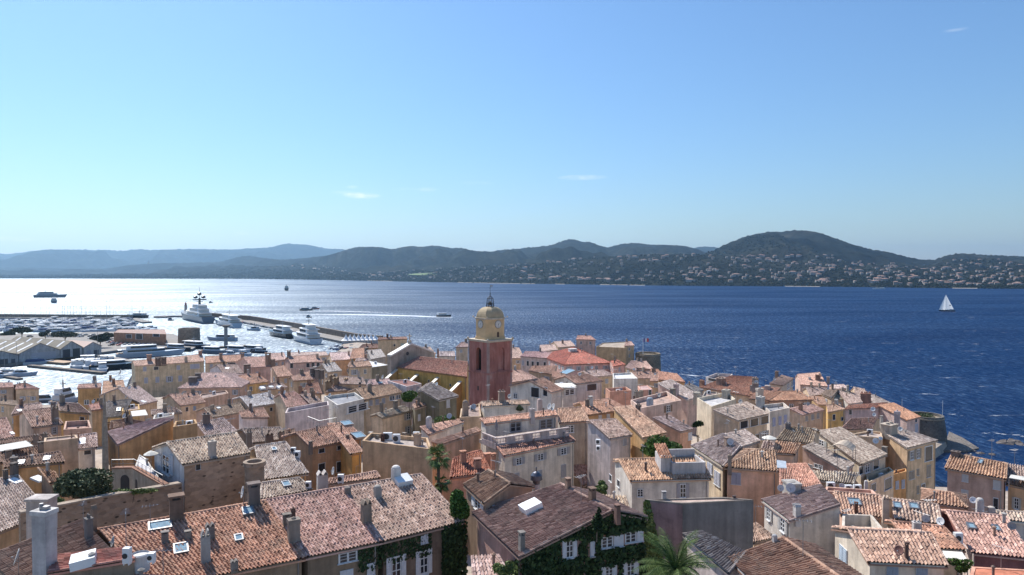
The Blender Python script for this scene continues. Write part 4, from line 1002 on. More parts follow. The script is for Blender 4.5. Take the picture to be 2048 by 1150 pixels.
H('orange-red roof strip with a solar panel beside the pink hipped house', 'd', 69, '1418,482 1742,432 1622,262 1480,262', (.4, .28, .22), (.5, .28, .2), kind='s', pitch=.27, H=8, auto=False)
H('pink-tiled roof in the shadow of the balustrade house', 'c', 95, '1050,437 1248,382 1130,150 985,170', 'tan', (.44, .29, .22), kind='s', pitch=.22, H=7, auto=False)
# --- ivy house
_, IVYH = H('ivy-covered house with a brown gabled roof and white shutters', 'c', (57, 48), '170,652 540,1000 1275,640 870,428', (.42, .26, .22), (.285, .19, .15), pitch=.3, H=10, back=.42, auto=False, cols=.24, sh=(.66, .66, .68), ov=.35,
  win=[('r', 940, 935, 56, 140, 's'), ('r', 1120, 935, 30, 120, 'c'), ('r', 1235, 882, 92, 88, 'n'), ('r', 1326, 872, 78, 92, 'c'), ('r', 1420, 842, 88, 86, 'n'), ('r', 1495, 832, 50, 88, 'c'), ('r', 1250, 1115, 60, 90, 's'), ('r', 1420, 1090, 60, 110, 's')],
  ch=[(565, 945, 52, 150, (.3, .27, .24), 0), (930, 455, 46, 80, (.3, .2, .15), 0), (1120, 545, 56, 95, (.24, .16, .12), 0), (1318, 645, 46, 60, (.25, .15, .12), 0)], sky=[(640, 620, 120, 70, 'w')])
_, DORM = H('raised gabled attic of the ivy-covered house with white-framed windows', 'c', (61, 56), '104,432 266,577 476,426 302,320', (.27, .2, .155), (.275, .18, .12), pitch=.33, H=4, back=1.0, auto=False, cols=.24, sh=(.62, .62, .64), win=[('r', 390, 602, 58, 56, 's'), ('f', 222, 590, 46, 84, 's')], ch=[])
H('little mottled roof half buried in vines beside the ivy-covered house', 'c', 46, '190,1230 500,1200 380,985 172,995', 'pink', (.42, .3, .25), kind='s', pitch=.25, H=6, auto=False)
H('tan tiled roof edge between ivy-covered house and the white house', 'c', 60, '1230,600 1420,640 1380,520 1200,512', 'white', (.44, .34, .24), kind='s', H=7, auto=False)
# --- towards the sea behind the tower
H('cream roofed house just right of the clock tower top', 'm', 262, '1750,905 1890,900 1835,795 1755,795', 'tan', (.52, .38, .3), H=9)
H('long grey-lavender seafront house with a row of dark windows', 'h', 255, '945,128 1238,150 1228,95 985,90', (.42, .35, .33), (.46, .31, .28), H=9, win=[('f', 970, 180, 20, 38, 'c'), ('f', 1007, 183, 20, 40, 'd'), ('f', 1045, 186, 20, 40, 'd'), ('f', 1086, 190, 22, 40, 'd'), ('f', 1140, 190, 20, 36, 'd'), ('f', 1190, 190, 20, 36, 'c')])
H('salmon-walled building with a wide red hipped roof', 'h', 232, '1290,195 1668,180 1532,56 1455,52', (.5, .33, .3), (.45, .165, .115), kind='h', pitch=.3, H=9, hipin=9, ch=[(1360, 80, 60, 12, (.7, .66, .64), 3)])
H('small annex with a red roof beside the red hipped roof', 'h', 228, '1680,208 1778,192 1712,155 1662,165', (.5, .32, .28), (.45, .165, .115), H=7)
H('plain ochre-grey seafront block with a flat top', 'h', 300, '1545,52 1782,62 1792,12 1600,22', (.36, .27, .17), (.4, .33, .25), kind='f', H=10, auto=False, par=.3)
H('pink-tiled corner pavilion on the ochre-grey seafront block', 'h', 298, '1765,48 1848,42 1822,12 1775,14', (.42, .32, .22), (.52, .35, .28), H=9)
H('low house with cream-pink roof in front of the sea', 'h', 288, '1105,90 1245,78 1212,35 1102,40', 'tan', (.53, .4, .33), H=8)
H('cream house with stacked gables near the seafront', 'h', 298, '1245,60 1385,48 1342,5 1212,12', 'cream', (.5, .37, .3), H=8)
H('tallest pink seafront house with a tiled top floor', 'h', 308, '1385,-5 1545,0 1505,-32 1398,-36', (.52, .38, .33), (.46, .28, .22), H=10)
H('brown-tiled house below the long grey-lavender seafront house', 'h', 185, '1010,242 1205,272 1240,202 1040,205', 'tan', (.35, .22, .155), kind='s', pitch=.25, H=8)
H('orange roof directly right of the clock tower shaft', 'h', 166, '878,335 1090,302 962,238 878,236', 'tan', (.42, .28, .22), H=8)
H('brown gable wall with a grey glass roof panel', 'h', 166, '1195,290 1340,330 1300,262 1200,240', (.34, .25, .19), 'mx', kind='s', H=8, auto=False, sky=[(1320, 250, 80, 26)])
H('jumble of mottled tan roofs behind the white air-conditioned house', 'h', 185, '1485,295 1690,278 1605,235 1440,245', 'tan', 'lt', H=7)
H('white flat roof terraces stacked beside the salmon courtyard', 'h', 175, '1685,305 1872,302 1822,255 1675,262', 'white', 'whi', kind='f', H=6, auto=False, par=.5)
H('salmon-pink turret house with one narrow window', 'i', 140, '515,395 612,388 592,355 498,362', (.52, .31, .25), (.5, .34, .29), kind='f', H=8, par=.1, win=[('f', 590, 412, 22, 44, 'd')])
H('salmon courtyard house with a sunken terrace', 'i', 139, '275,405 445,395 402,368 240,380', (.5, .29, .22), (.38, .24, .18), kind='f', H=7, par=.9, auto=False)
H('low mottled roof under the salmon turret house', 'i', 122, '440,502 565,492 552,458 440,472', 'salmon', 'mx', H=6)
H('long pale tan roof with a single pink chimney', 'i', 145, '885,475 995,442 755,310 652,340', (.5, .37, .32), (.45, .38, .33), kind='s', pitch=.25, H=8, auto=False, ch=[(797, 425, 38, 80, (.56, .43, .4), 3)])
H('small white dormer house with dark grey roof next to the long pale roof', 'i', 155, '955,412 1015,392 905,340 855,358', 'white', 'sl', kind='s', H=7, auto=False)
H('flat brown-orange roofs by the sea north of the tower', 'i', 216, '655,312 872,332 805,265 655,245', 'ochre', (.4, .22, .15), kind='s', pitch=.2, H=7)
H('pale tan seafront roof below the round stone tower', 'i', 268, '395,215 482,242 502,165 425,160', 'tan', 'lt', H=7)
H('pink-tan seafront roof with a chimney beside the round stone tower', 'i', 262, '478,218 622,232 562,165 488,175', 'pink', (.5, .35, .28), H=7)
H('tan-brown house with a pale roof hatch, seaward of the salmon turret', 'i', 205, '465,305 595,302 592,250 450,250', 'tan', 'mx', H=7)
H('grey terrace roofs with small parapets behind the loggia house', 'i', 150, '1000,445 1175,432 1112,408 1028,405', 'grey', 'gr', kind='f', H=6, auto=False)
H('brown roof between the yellow house and the hipped roof', 'j', 165, '538,510 618,512 582,450 468,440', (.45, .31, .17), (.37, .23, .16), kind='s', H=8, auto=False)
# --- quay rows
H('bleached pink quay roof west of the tents', 'g', 286, '565,168 685,152 662,100 558,105', 'pink', (.52, .38, .32), H=9)
H('long pale quay house facing the moored yachts', 'g', 292, '695,132 1015,122 992,92 698,100', 'cream', (.54, .43, .36), H=9)
H('orange roof between the slab-chimney house and the black-windowed house', 'g', 221, '612,292 735,282 662,200 568,215', 'tan', (.44, .28, .2), kind='s', H=8)
H('tall plain cream quay house with one green shutter', 'm', 292, '382,715 692,706 682,684 398,690', (.56, .43, .29), (.33, .2, .15), H=12, auto=False, sh=(.3, .42, .38), win=[('f', 558, 770, 20, 24, 'd'), ('f', 640, 768, 34, 30, 'c')], ch=[(485, 690, 20, 40, (.15, .1, .08), 0), (520, 690, 16, 26)])
H('beige house with a dark lean-to behind the church roof', 'm', 250, '1180,792 1315,788 1310,735 1238,742', (.4, .33, .26), (.46, .34, .29), H=10, win=[('f', 1240, 830, 26, 30, 'c')])
H('low white seafront house between church gable and tower', 'm', 230, '985,882 1185,884 1172,835 1012,835', (.56, .49, .43), (.5, .42, .38), H=8, auto=False)
H('tan seafront roof peeping over the church gable', 'm', 242, '868,855 985,855 925,790 850,790', 'tan', (.5, .38, .3), H=8)
H('low tiled house in front of the church facade', 'm', 195, '80,1000 330,985 300,930 100,945', 'cream', (.42, .28, .2), H=8)

H('tan roof hard against the foot of the round stone tower', 'i', 228, '585,325 700,322 668,262 590,248', 'tan', 'mx', H=7)
H('small orange roof on the shore below the round stone tower', 'i', 240, '600,282 690,290 660,232 595,228', 'pink', 'orr', H=7)
# ------------------------------------------------------------------ foliage helpers
def leaf_cloud(centers, radii, n, size, rs, flat=1.0):
    """many leaf-sized quads spread through ellipsoidal clumps"""
    k = len(centers)
    w = np.array([r[0] * r[1] * r[2] for r in radii]) ** .7
    idx = rs.choice(k, n, p=w / w.sum())
    d = rs.normal(size=(n, 3)); d /= np.linalg.norm(d, axis=1)[:, None]
    rr = rs.uniform(.45, 1.0, n) ** .5
    P = np.array(centers)[idx] + d * rr[:, None] * np.array(radii)[idx]
    a = rs.normal(size=(n, 3)); a /= np.linalg.norm(a, axis=1)[:, None]
    b = np.cross(a, rs.normal(size=(n, 3))); b /= np.linalg.norm(b, axis=1)[:, None]
    s = size * rs.uniform(.6, 1.4, n)[:, None]
    a, b = a * s, b * s * .6
    V = np.stack([P - a, P - b, P + a, P + b], 1).reshape(-1, 3)
    return V, np.arange(4 * n).reshape(n, 4)
def tree(name, label, cat, c, rx, ry, rz, ground, n, size, mat, clumps=12, trunk_r=.2, seed=1, group=None):
    rs = np.random.RandomState(seed)
    c = Vector(c)
    root = thing(name, (c.x, c.y, ground), label, cat, group)
    cs, rr = [], []
    for k in range(clumps):
        d = rs.normal(size=3); d /= np.linalg.norm(d)
        q = rs.uniform(.25, .72)
        cs.append((d[0] * rx * q, d[1] * ry * q, c.z - ground + d[2] * rz * q)); f = rs.uniform(.3, .5); rr.append((rx * f, ry * f, rz * f * 1.1))
    V, Q = leaf_cloud(cs, rr, n, size, rs)
    link('crown', np_mesh('crown', V, Q, mat), root)
    b = MB()
    h = c.z - ground
    b.tube((0, 0, -.5), (.1 * rx, .05 * ry, h * .75), trunk_r, trunk_r * .55, 9)
    for q in cs[:7]:
        b.tube((.07 * rx, .03 * ry, h * .5), Vector(q) * .92, trunk_r * .4, trunk_r * .12, 6)
    b.build('trunk', BARK, root)
    return root
def ivy(name, label, cat, a, b, z0, ztop, nn, n, size, mat, seed, holes=(), depth=.22, top=None):
    """leaves covering a vertical wall from point a to b; ztop(t) gives the upper edge, holes are windows (t0,t1,z0,z1)"""
    rs = np.random.RandomState(seed)
    a, b, nn = np.array(a), np.array(b), np.array(nn)
    t = rs.rand(n * 2); z = z0 + (np.array([ztop(q) for q in t]) - z0) * rs.rand(n * 2)
    keep = np.ones(len(t), bool)
    for h in holes:
        keep &= ~((t > h[0]) & (t < h[1]) & (z > h[2]) & (z < h[3]))
    t, z = t[keep][:n], z[keep][:n]
    m = len(t)
    P = a[None] * (1 - t[:, None]) + b[None] * t[:, None]
    P[:, 2] = z
    P += nn[None] * (.04 + rs.rand(m) ** 2 * depth)[:, None]
    e = rs.normal(size=(m, 3)) * .8; e[:, 2] -= .3
    e -= nn[None] * (e @ nn)[:, None] * .6
    e /= np.linalg.norm(e, axis=1)[:, None]
    f = np.cross(e, nn[None] + rs.normal(size=(m, 3)) * .45); f /= np.linalg.norm(f, axis=1)[:, None]
    s = size * rs.uniform(.6, 1.4, m)[:, None]
    V = np.stack([P - e * s, P - f * s * .7, P + e * s, P + f * s * .7], 1)
    o = np.array([(a[0] + b[0]) / 2, (a[1] + b[1]) / 2, z0])
    ob = link(name, np_mesh(name, V.reshape(-1, 3) - o, np.arange(4 * m).reshape(m, 4), mat), None, o)
    return tag(ob, label, cat)

# ------------------------------------------------------------------ the ground under the town
COAST = [(-420, 823), (236, 823), (262, 758), (430, 756), (560, 752), (640, 742), (672, 712), (684, 691), (738, 689), (768, 700), (796, 724), (880, 738), (1000, 744), (1150, 752), (1262, 772), (1312, 780), (1332, 832), (1385, 850),
         (1500, 868), (1560, 846), (1602, 812), (1656, 812), (1700, 842), (1765, 862), (1830, 884), (1905, 896), (1900, 908), (1858, 925), (1845, 984), (1905, 990), (2400, 1010)]
coast = [W(x, y, 0).xy for x, y in COAST]
poly = [(p.x, p.y) for p in coast] + [(190, 20), (-150, 20), (-260, 60)]
def inside(X, Y, poly):
    r = np.zeros(X.shape, bool)
    n = len(poly)
    for i in range(n):
        x0, y0 = poly[i]; x1, y1 = poly[(i + 1) % n]
        c = (y0 > Y) != (y1 > Y)
        r ^= c & (X < (x1 - x0) * (Y - y0) / (y1 - y0 + 1e-12) + x0)
    return r
gx, gy = np.meshgrid(np.arange(-330, 230, 3.0), np.arange(14, 520, 3.0))
hx = np.array([h['c'].x for h in HOUSES]); hy = np.array([h['c'].y for h in HOUSES]); hz = np.array([h['ground'] for h in HOUSES])
num = np.zeros_like(gx); den = np.zeros_like(gx)
for x, y, z in zip(hx, hy, hz):
    w = 1 / ((gx - x) ** 2 + (gy - y) ** 2 + 60) ** 1.5
    num += w * z; den += w
gz = num / den - 1.0
def seg_dist(X, Y, pts):
    d = np.full(X.shape, 1e9)
    for (ax, ay), (bx, by) in zip(pts[:-1], pts[1:]):
        L2 = (bx - ax) ** 2 + (by - ay) ** 2
        t = np.clip(((X - ax) * (bx - ax) + (Y - ay) * (by - ay)) / L2, 0, 1)
        d = np.minimum(d, np.hypot(X - ax - t * (bx - ax), Y - ay - t * (by - ay)))
    return d
dc = seg_dist(gx, gy, [(p.x, p.y) for p in coast])
ins = inside(gx, gy, poly)
gz = np.minimum(gz, 2.0 + dc * np.where(((gx > .5 * gy) & (gy > 85)) | (gy > 300), .1, .55))
gz = np.where(ins, np.maximum(gz, 1.8), -5)
def grid_obj(name, X, Y, Z, mat):
    n, m = X.shape
    idx = np.arange(n * m).reshape(n, m)
    q = np.stack([idx[:-1, :-1], idx[:-1, 1:], idx[1:, 1:], idx[1:, :-1]], -1).reshape(-1, 4)
    return link(name, np_mesh(name, np.stack([X, Y, Z], -1).reshape(-1, 3), q, mat))
structure(grid_obj('ground', gx, gy, gz, plain('street_stone', (.38, .31, .25), .95, 0, .3, .5)))
def ground_z(x, y):
    j = int(round((x + 330) / 3)); i = int(round((y - 14) / 3))
    return float(gz[min(max(i, 0), gz.shape[0] - 1), min(max(j, 0), gz.shape[1] - 1)])

# ------------------------------------------------------------------ clock tower
TU, TV = Vector((-.66, .751, 0)), Vector((.751, .66, 0))      # along the left face, along the right face
TN = Vector(((976 - 1024) / FPX * 138, 138, 0))                # near corner
TA = 6.35
TC = TN + (TU + TV) * (TA / 2)
tower = thing('clock_tower', (TC.x, TC.y, 13), 'tall church bell tower, worn red shaft, yellow clock stage and ribbed dome', 'bell tower', None)
def tl(p): return Vector(p) - Vector(tower.location)
def arched_face(b, back, o, e, width, z0, z1, uc, hw, zb, zs, depth, nin, dark=None):
    """wall face from o along e with a round-headed opening and its reveal"""
    def pt(u, z, d=0): q = o + e * u + nin * d; return tl((q.x, q.y, z))
    b.quad(pt(0, z0), pt(uc - hw, z0), pt(uc - hw, z1), pt(0, z1))
    b.quad(pt(uc + hw, z0), pt(width, z0), pt(width, z1), pt(uc + hw, z1))
    b.quad(pt(uc - hw, z0), pt(uc + hw, z0), pt(uc + hw, zb), pt(uc - hw, zb))
    arc = [(uc + hw * math.cos(math.pi * k / 10), zs + hw * math.sin(math.pi * k / 10)) for k in range(11)]
    for (ua, za), (ub, zb_) in zip(arc[:-1], arc[1:]):
        b.quad(pt(ua, za), pt(ua, z1), pt(ub, z1), pt(ub, zb_))
    loop = [(uc - hw, zb), (uc + hw, zb)] + arc
    for (ua, za), (ub, zb_) in zip(loop, loop[1:] + loop[:1]):
        b.quad(pt(ua, za), pt(ub, zb_), pt(ub, zb_, depth), pt(ua, za, depth))
    back.poly([pt(u, z, depth) for u, z in loop])
    return arc
m, nt, bs = new_mat('worn_red_plaster')
P_ = geo_pos(nt)
c_ = ramp(nt, noise(nt, scaled(nt, P_, (1, 1, .45)), .45, 6, .65), [(.3, (.25, .1, .08)), (.5, (.36, .145, .115)), (.62, (.42, .2, .165)), (.76, (.5, .36, .32))])
c_ = mixc(nt, 'MULTIPLY', 1.0, c_, ramp(nt, noise(nt, scaled(nt, P_, (2.4, 2.4, .2)), 1, 5, .65), [(.3, .78), (.68, 1.22)]))
nt.links.new(c_, bs.inputs['Base Color']); bs.inputs['Roughness'].default_value = .95
RED = m
YEL = plain('yellow_plaster', (.61, .43, .24), .9, 0, .14, .8)
DOMEM = plain('dome_plaster', (.44, .34, .21), .85, 0, .16, .9)
PALE = plain('pale_stone', (.5, .43, .34), .9, 0, .15, 1.2)
QUOIN = plain('grey_quoin', (.36, .24, .21), .9, 0, .2, 1)
Z0, ZC, ZR, ZY, ZD = 8.0, 31.3, 37.55, 42.3, 44.55
b, bk, bk2 = MB(), MB(), MB()
arched_face(b, bk, TN, TU, TA, ZC, ZR, TA * .48, .85, 31.7, 35.55, .8, TV)
arched_face(b, bk2, TN, TV, TA, ZC, ZR, TA * .55, .85, 31.7, 35.55, .35, TU)
def tp(u, v, z): q = TN + TU * u + TV * v; return tl((q.x, q.y, z))
for (u0, v0), (u1, v1) in (((0, 0), (TA, 0)), ((TA, 0), (TA, TA)), ((TA, TA), (0, TA)), ((0, TA), (0, 0))):
    b.quad(tp(u0, v0, Z0), tp(u1, v1, Z0), tp(u1, v1, ZC), tp(u0, v0, ZC))
for (u0, v0), (u1, v1) in (((TA, 0), (TA, TA)), ((TA, TA), (0, TA))):
    b.quad(tp(u0, v0, ZC), tp(u1, v1, ZC), tp(u1, v1, ZR), tp(u0, v0, ZR))
b.poly([tp(0, 0, ZR), tp(TA, 0, ZR), tp(TA, TA, ZR), tp(0, TA, ZR)])
b.build('shaft', RED, tower)
bk.build('belfry_shade_panel', plain('belfry_shade', (.012, .008, .007), 1), tower)  # near-black panel stands for the shade inside the belfry
bk2.build('blind_arch', RED, tower)
def band(u0, u1, v0, v1, z0, z1): return ([tp(u0, v0, z0), tp(u1, v0, z0), tp(u1, v1, z0), tp(u0, v1, z0)], [tp(u0, v0, z1), tp(u1, v0, z1), tp(u1, v1, z1), tp(u0, v1, z1)])
b = MB(); b.hexa(*band(-.12, TA + .12, -.12, TA + .12, ZC - .22, ZC + .12)); b.build('string_course', RED, tower)
b = MB(); b.hexa(*band(-.16, TA + .16, -.16, TA + .16, ZR + .005, ZR + .28)); b.hexa(*band(-.28, TA + .28, -.28, TA + .28, ZR + .285, ZR + .42))
for u in (-.1, TA + .1):
    for v in (-.1, TA + .1):
        b.lathe([(.2, ZR + .42), (.24, ZR + .62), (.1, ZR + .8)], tp(u, v, 0) - Vector((0, 0, tp(u, v, 0).z)) + Vector((0, 0, -tower.location.z)), 8)
b.build('cornice', PALE, tower)
b = MB()
for u, v in ((0, 0), (TA, 0), (0, TA)):
    b.hexa(*band(u - .03 if u == 0 else u - .42, u + .42 if u == 0 else u + .03, v - .03 if v == 0 else v - .42, v + .42 if v == 0 else v + .03, Z0 + 8, ZC - .23))
    b.hexa(*band(u - .03 if u == 0 else u - .42, u + .42 if u == 0 else u + .03, v - .03 if v == 0 else v - .42, v + .42 if v == 0 else v + .03, ZC + .125, ZR))
b.build('corner_pilaster', QUOIN, tower)
b = MB(); b.hexa(*band(TA * .5 - .18, TA * .5 + .18, -.05, .02, 27.6, 28.5)); b.build('slit_window', DARK, tower)
# octagonal clock stage
def octo(side, ch):
    h = side / 2
    return [(-h + ch, -h), (h - ch, -h), (h, -h + ch), (h, h - ch), (h - ch, h), (-h + ch, h), (-h, h - ch), (-h, -h + ch)]
def op(p, z): q = TC + TU * p[0] + TV * p[1]; return tl((q.x, q.y, z))
def oct_prism(b, side, ch, z0, z1, side2=None, ch2=None):
    lo = [op(p, z0) for p in octo(side, ch)]; hi = [op(p, z1) for p in octo(side2 or side, ch2 or ch)]
    b.add(lo + hi, [tuple(range(7, -1, -1)), tuple(range(8, 16))] + [(i, (i + 1) % 8, (i + 1) % 8 + 8, i + 8) for i in range(8)])
SS, SCH = 5.0, .95
b = MB(); oct_prism(b, SS + .3, SCH + .08, ZR + .42, ZR + .9); oct_prism(b, SS, SCH, ZR + .9, ZY - .3); b.build('clock_stage', YEL, tower)
b = MB(); oct_prism(b, SS + .2, SCH + .05, ZY - .3, ZY - .1); oct_prism(b, SS + .5, SCH + .1, ZY - .095, ZY + .08)
for p in octo(SS + .35, .35)[::2]:
    q = op(p, 0); b.lathe([(.14, ZY + .08 - 13), (.18, ZY + .25 - 13), (.05, ZY + .42 - 13)], (q.x, q.y, 0), 8)
b.build('clock_stage_cornice', PALE, tower)
b = MB()
prev = None
for k in range(9):
    a = k / 8 * math.pi / 2
    s = SS * .98 * math.cos(a) ** .85 + .9 * (1 - math.cos(a)); z = ZY + .08 + (ZD - ZY - .08) * math.sin(a) ** 1.05
    ring = [op(p, z) for p in octo(s, SCH * s / SS)]
    if prev:
        o_ = len(b.v); b.v += [tuple(p) for p in prev + ring]
        b.f += [(o_ + i, o_ + (i + 1) % 8, o_ + (i + 1) % 8 + 8, o_ + i + 8) for i in range(8)]
    prev = ring
b.poly(prev)
b.build('dome', DOMEM, tower)
for face, (ud, vd) in (('l', (0, -1)), ('r', (-1, 0))):
    e = TU if face == 'l' else TV
    nn = -(TV if face == 'l' else TU)
    cc = TC + nn * (SS / 2) ; cz = 41.05
    q = tl((cc.x, cc.y, cz))
    cl = MB().lathe([(.86, 0), (.86, .1), (.8, .14), (.74, .1)], q, 28, nn).build('clock', plain('clock_rim', (.28, .25, .22), .7), tower)
    MB().lathe([(.74, .11), (.01, .115)], q, 28, nn).build('dial', plain('dial_white', (.62, .6, .56), .6, 0, .05), cl)
    hb = MB()
    ax = e if face == 'l' else -e
    def hand(ang, l, w):
        d = ax * math.sin(ang) + Vector((0, 0, math.cos(ang))); s = d.cross(nn).normalized() * w
        p0 = q + nn * .15 - d * .1; p1 = q + nn * .15 + d * l
        hb.quad(p0 - s, p0 + s, p1 + s * .4, p1 - s * .4)
    hand(-rad(33 if face == 'r' else 35), .42, .06); hand(-rad(188), .6, .045)
    for k in range(12):
        a = rad(30 * k); d = ax * math.sin(a) + Vector((0, 0, math.cos(a))); s = d.cross(nn).normalized() * (.035)
        p0 = q + nn * .125 + d * .54; p1 = q + nn * .125 + d * .68
        hb.quad(p0 - s, p0 + s, p1 + s, p1 - s)
    hb.build('clock_hands', DARK, cl)
# little arched window of the clock stage
cc = TC - TU * (SS / 2 + .02); q = tl((cc.x, cc.y, 38.9))
loop = [(-.3, -.75), (.3, -.75)] + [(.3 * math.cos(math.pi * k / 8), .35 + .3 * math.sin(math.pi * k / 8)) for k in range(9)]
MB().poly([q + TV * x + Vector((0, 0, z)) for x, z in loop]).build('arched_window', plain('window_shade', (.09, .05, .03), .8), tower)
# wrought-iron campanile with bell
b = MB()
cz = tl((TC.x, TC.y, ZD))
rr = .75
for k in range(8):
    a = k * math.pi / 4 + .3
    p = Vector((math.cos(a), math.sin(a), 0))
    b.tube(cz + p * rr * 1.1 + Vector((0, 0, -.1)), cz + p * rr * .85 + Vector((0, 0, 1.7)), .055, .045, 5)
    a2 = (k + 1) * math.pi / 4 + .3; p2 = Vector((math.cos(a2), math.sin(a2), 0))
    for z, f in ((.1, 1.08), (.75, .98), (1.7, .85)):
        b.tube(cz + p * rr * f + Vector((0, 0, z)), cz + p2 * rr * f + Vector((0, 0, z)), .04, .04, 5)
    b.tube(cz + p * rr * 1.05 + Vector((0, 0, .1)), cz + p2 * rr * .98 + Vector((0, 0, .75)), .03, .03, 4)
    b.tube(cz + p * rr * .85 + Vector((0, 0, 1.7)), cz + Vector((0, 0, 2.35)), .04, .03, 5)
b.tube(cz + Vector((0, 0, 2.2)), cz + Vector((0, 0, 4.5)), .05, .025, 6)
b.tube(cz + Vector((-.22, 0, 3.85)), cz + Vector((.22, 0, 3.85)), .03, .03, 5); b.tube(cz + Vector((0, 0, 2.5)), cz + Vector((0, 0, 2.9)), .12, .06, 8)
camp = b.build('iron_campanile', DARK, tower)
MB().lathe([(.42, .35), (.34, .5), (.26, .85), (.2, 1.05), (.05, 1.12)], cz, 12).build('bell', plain('bronze', (.1, .085, .06), .5, .6), camp)
MB().quad(cz + Vector((0, 0, 4.1)), cz + Vector((.5, .1, 4.15)), cz + Vector((.5, .1, 4.4)), cz + Vector((0, 0, 4.4))).build('weather_vane', METAL, camp)

# ------------------------------------------------------------------ church
church, CH = house('long yellow church nave with brown-red tiles, sloped buttresses and a tall gable front', 'x', (160.5, 146), '793,735 934,754 936,724.5 838,713.5', (.43, .29, .1), (.31, .165, .12), kind='g', pitch=.36, H=16, back=.9, auto=False, group=None, name='church',
    win=[('f', 818, 757, 3.2, 5, 'd'), ('f', 858, 762, 3.2, 5, 'd'), ('f', 901, 770, 3.2, 5, 'd')], ch=[(876, 706, 3, 9, (.34, .22, .16), 0)])
church['category'] = 'church'
E0, u_, n_ = CH['E0'], CH['u'], CH['n']
fp = E0 - u_ * .6
L_ = on_plane((782, 713), fp, u_); A_ = on_plane((823, 689), fp, u_); R_ = on_plane((868, 706), fp, u_)
R_.z = min(R_.z, L_.z + .6)
zb = 12
b = MB()
rl = Vector(church.location)
th = u_ * 1.3
front = [Vector((L_.x, L_.y, zb)), Vector((R_.x, R_.y, zb)), R_, A_, L_]
f2 = [p - rl for p in front]; bk_ = [p - th - rl for p in front]
b.add(f2 + bk_, [(0, 1, 2, 3, 4), (9, 8, 7, 6, 5)] + [(i + 5, (i + 1) % 5 + 5, (i + 1) % 5, i) for i in range(5)])
fac = b.build('gable_front', STUCCO, church, None, (.42, .36, .3))
b = MB()
up = Vector((0, 0, .35))
for p, q in ((L_, A_), (A_, R_)):
    a1 = [p + u_ * .12 + up * .02, q + u_ * .12 + up * .02, q - th - u_ * .12 + up * .02, p - th - u_ * .12 + up * .02]
    b.hexa([x - rl for x in a1], [x + up - rl for x in a1])
b.build('coping', PAINT, fac, None, (.66, .63, .58))
b = MB(); ap = A_ - th * .5 - rl
b.box(ap.x - .45, ap.x + .45, ap.y - .4, ap.y + .4, ap.z, ap.z + 1.0, .1, .1); b.box(ap.x - .11, ap.x + .11, ap.y - .1, ap.y + .1, ap.z + 1.0, ap.z + 2.6); b.box(ap.x - .5, ap.x + .5, ap.y - .095, ap.y + .095, ap.z + 1.9, ap.z + 2.12)
b.build('stone_cross', PALE, fac)
oc = on_plane((815, 707), fp, u_)
if oc: MB().lathe([(.45, 0), (.4, .06), (.01, .07)], oc - rl, 14, u_).build('round_window', DARK, fac)
for tx, ty, bx, by in ((793.5, 738, 776, 757), (835, 750, 815, 762), (876, 756, 857, 767), (921, 764, 892, 781)):
    wl_ = CH['walls']['f']
    T_ = on_plane((tx, ty), wl_[0], n_)
    T_.z = min(T_.z, CH['zE'] - .6)
    hw = u_ * .38
    for nm, z0_, z1_, col, off in (('buttress', 0, 0, (.44, .3, .13), 0), ('buttress_coping', .02, .2, (.6, .54, .45), .06)):
        b = MB()
        o1 = T_ - n_ * 4.2
        if nm == 'buttress':
            lo = [T_ - hw, T_ + hw, o1 + hw, o1 - hw]
            bot = [Vector((p.x, p.y, zb)) for p in lo]
            tops = [T_ - hw, T_ + hw, o1 + hw + Vector((0, 0, -2.4)), o1 - hw + Vector((0, 0, -2.4))]
            b.hexa([p - rl for p in bot], [p - rl for p in tops])
            par_ = b.build(nm, STUCCO, church, None, col)
        else:
            h2 = hw * 1.2; dz = Vector((0, 0, -2.4))
            lo = [T_ - h2, T_ + h2, o1 + h2 + dz, o1 - h2 + dz]
            b.hexa([p + Vector((0, 0, .02)) - rl for p in lo], [p + Vector((0, 0, .22)) - rl for p in lo])
            b.build('coping', PAINT, par_, None, col)

# ------------------------------------------------------------------ walls, stacks and terraces near the viewer
def wall_thing(label, pts, zb, th, mat, col, name='garden_wall', cop=None):
    pts = [Vector(p) for p in pts]
    o = Vector((pts[0].x, pts[0].y, zb))
    root = thing(name, o, label, 'wall')
    b, cb = MB(), MB()
    for p, q in zip(pts[:-1], pts[1:]):
        d = (q - p); d.z = 0; d.normalize(); s = Vector((-d.y, d.x, 0)) * th
        bt = [Vector((x.x, x.y, zb)) - o for x in (p, q, q + s, p + s)]
        b.hexa(bt, [p - o, q - o, q + s - o, p + s - o])
        if cop:
            e = Vector((-d.y, d.x, 0)) * .12
            lo = [p - e, q - e, q + s + e, p + s + e]
            cb.hexa([x - o + Vector((0, 0, .01)) for x in lo], [x - o + Vector((0, 0, .16)) for x in lo])
    b.build('masonry', mat, root, None, col)
    if cop: cb.build('coping', STUCCO, root, None, cop)
    return root
wa, wb_, wc_ = at_depth(px('a', 160, 660), 59.5), at_depth(px('a', 405, 612), 61.3), at_depth(px('a', 1432, 425), 69.0)
wc2 = at_depth(px('a', 800, 535), 64.2)
wall_thing('long rubble stone garden wall with pale coping, below the olive tree', [wa, wb_, wc2, wc_], 20, .5, RUBBLE, (.34, .25, .185), cop=(.42, .34, .27))
t0 = at_depth(px('b', 35, 245), 71)
b = MB().lathe([(1.0, 18), (.95, t0.z - .5), (1.12, t0.z - .45), (1.12, t0.z), (.75, t0.z), (.7, t0.z - .6)], (0, 0, 0), 18)
o = b.build('stone_turret', RUBBLE, None, (t0.x, t0.y, 0), (.36, .27, .2)); tag(o, 'round stone turret with a hollow rim at the end of the rubble house', 'turret')
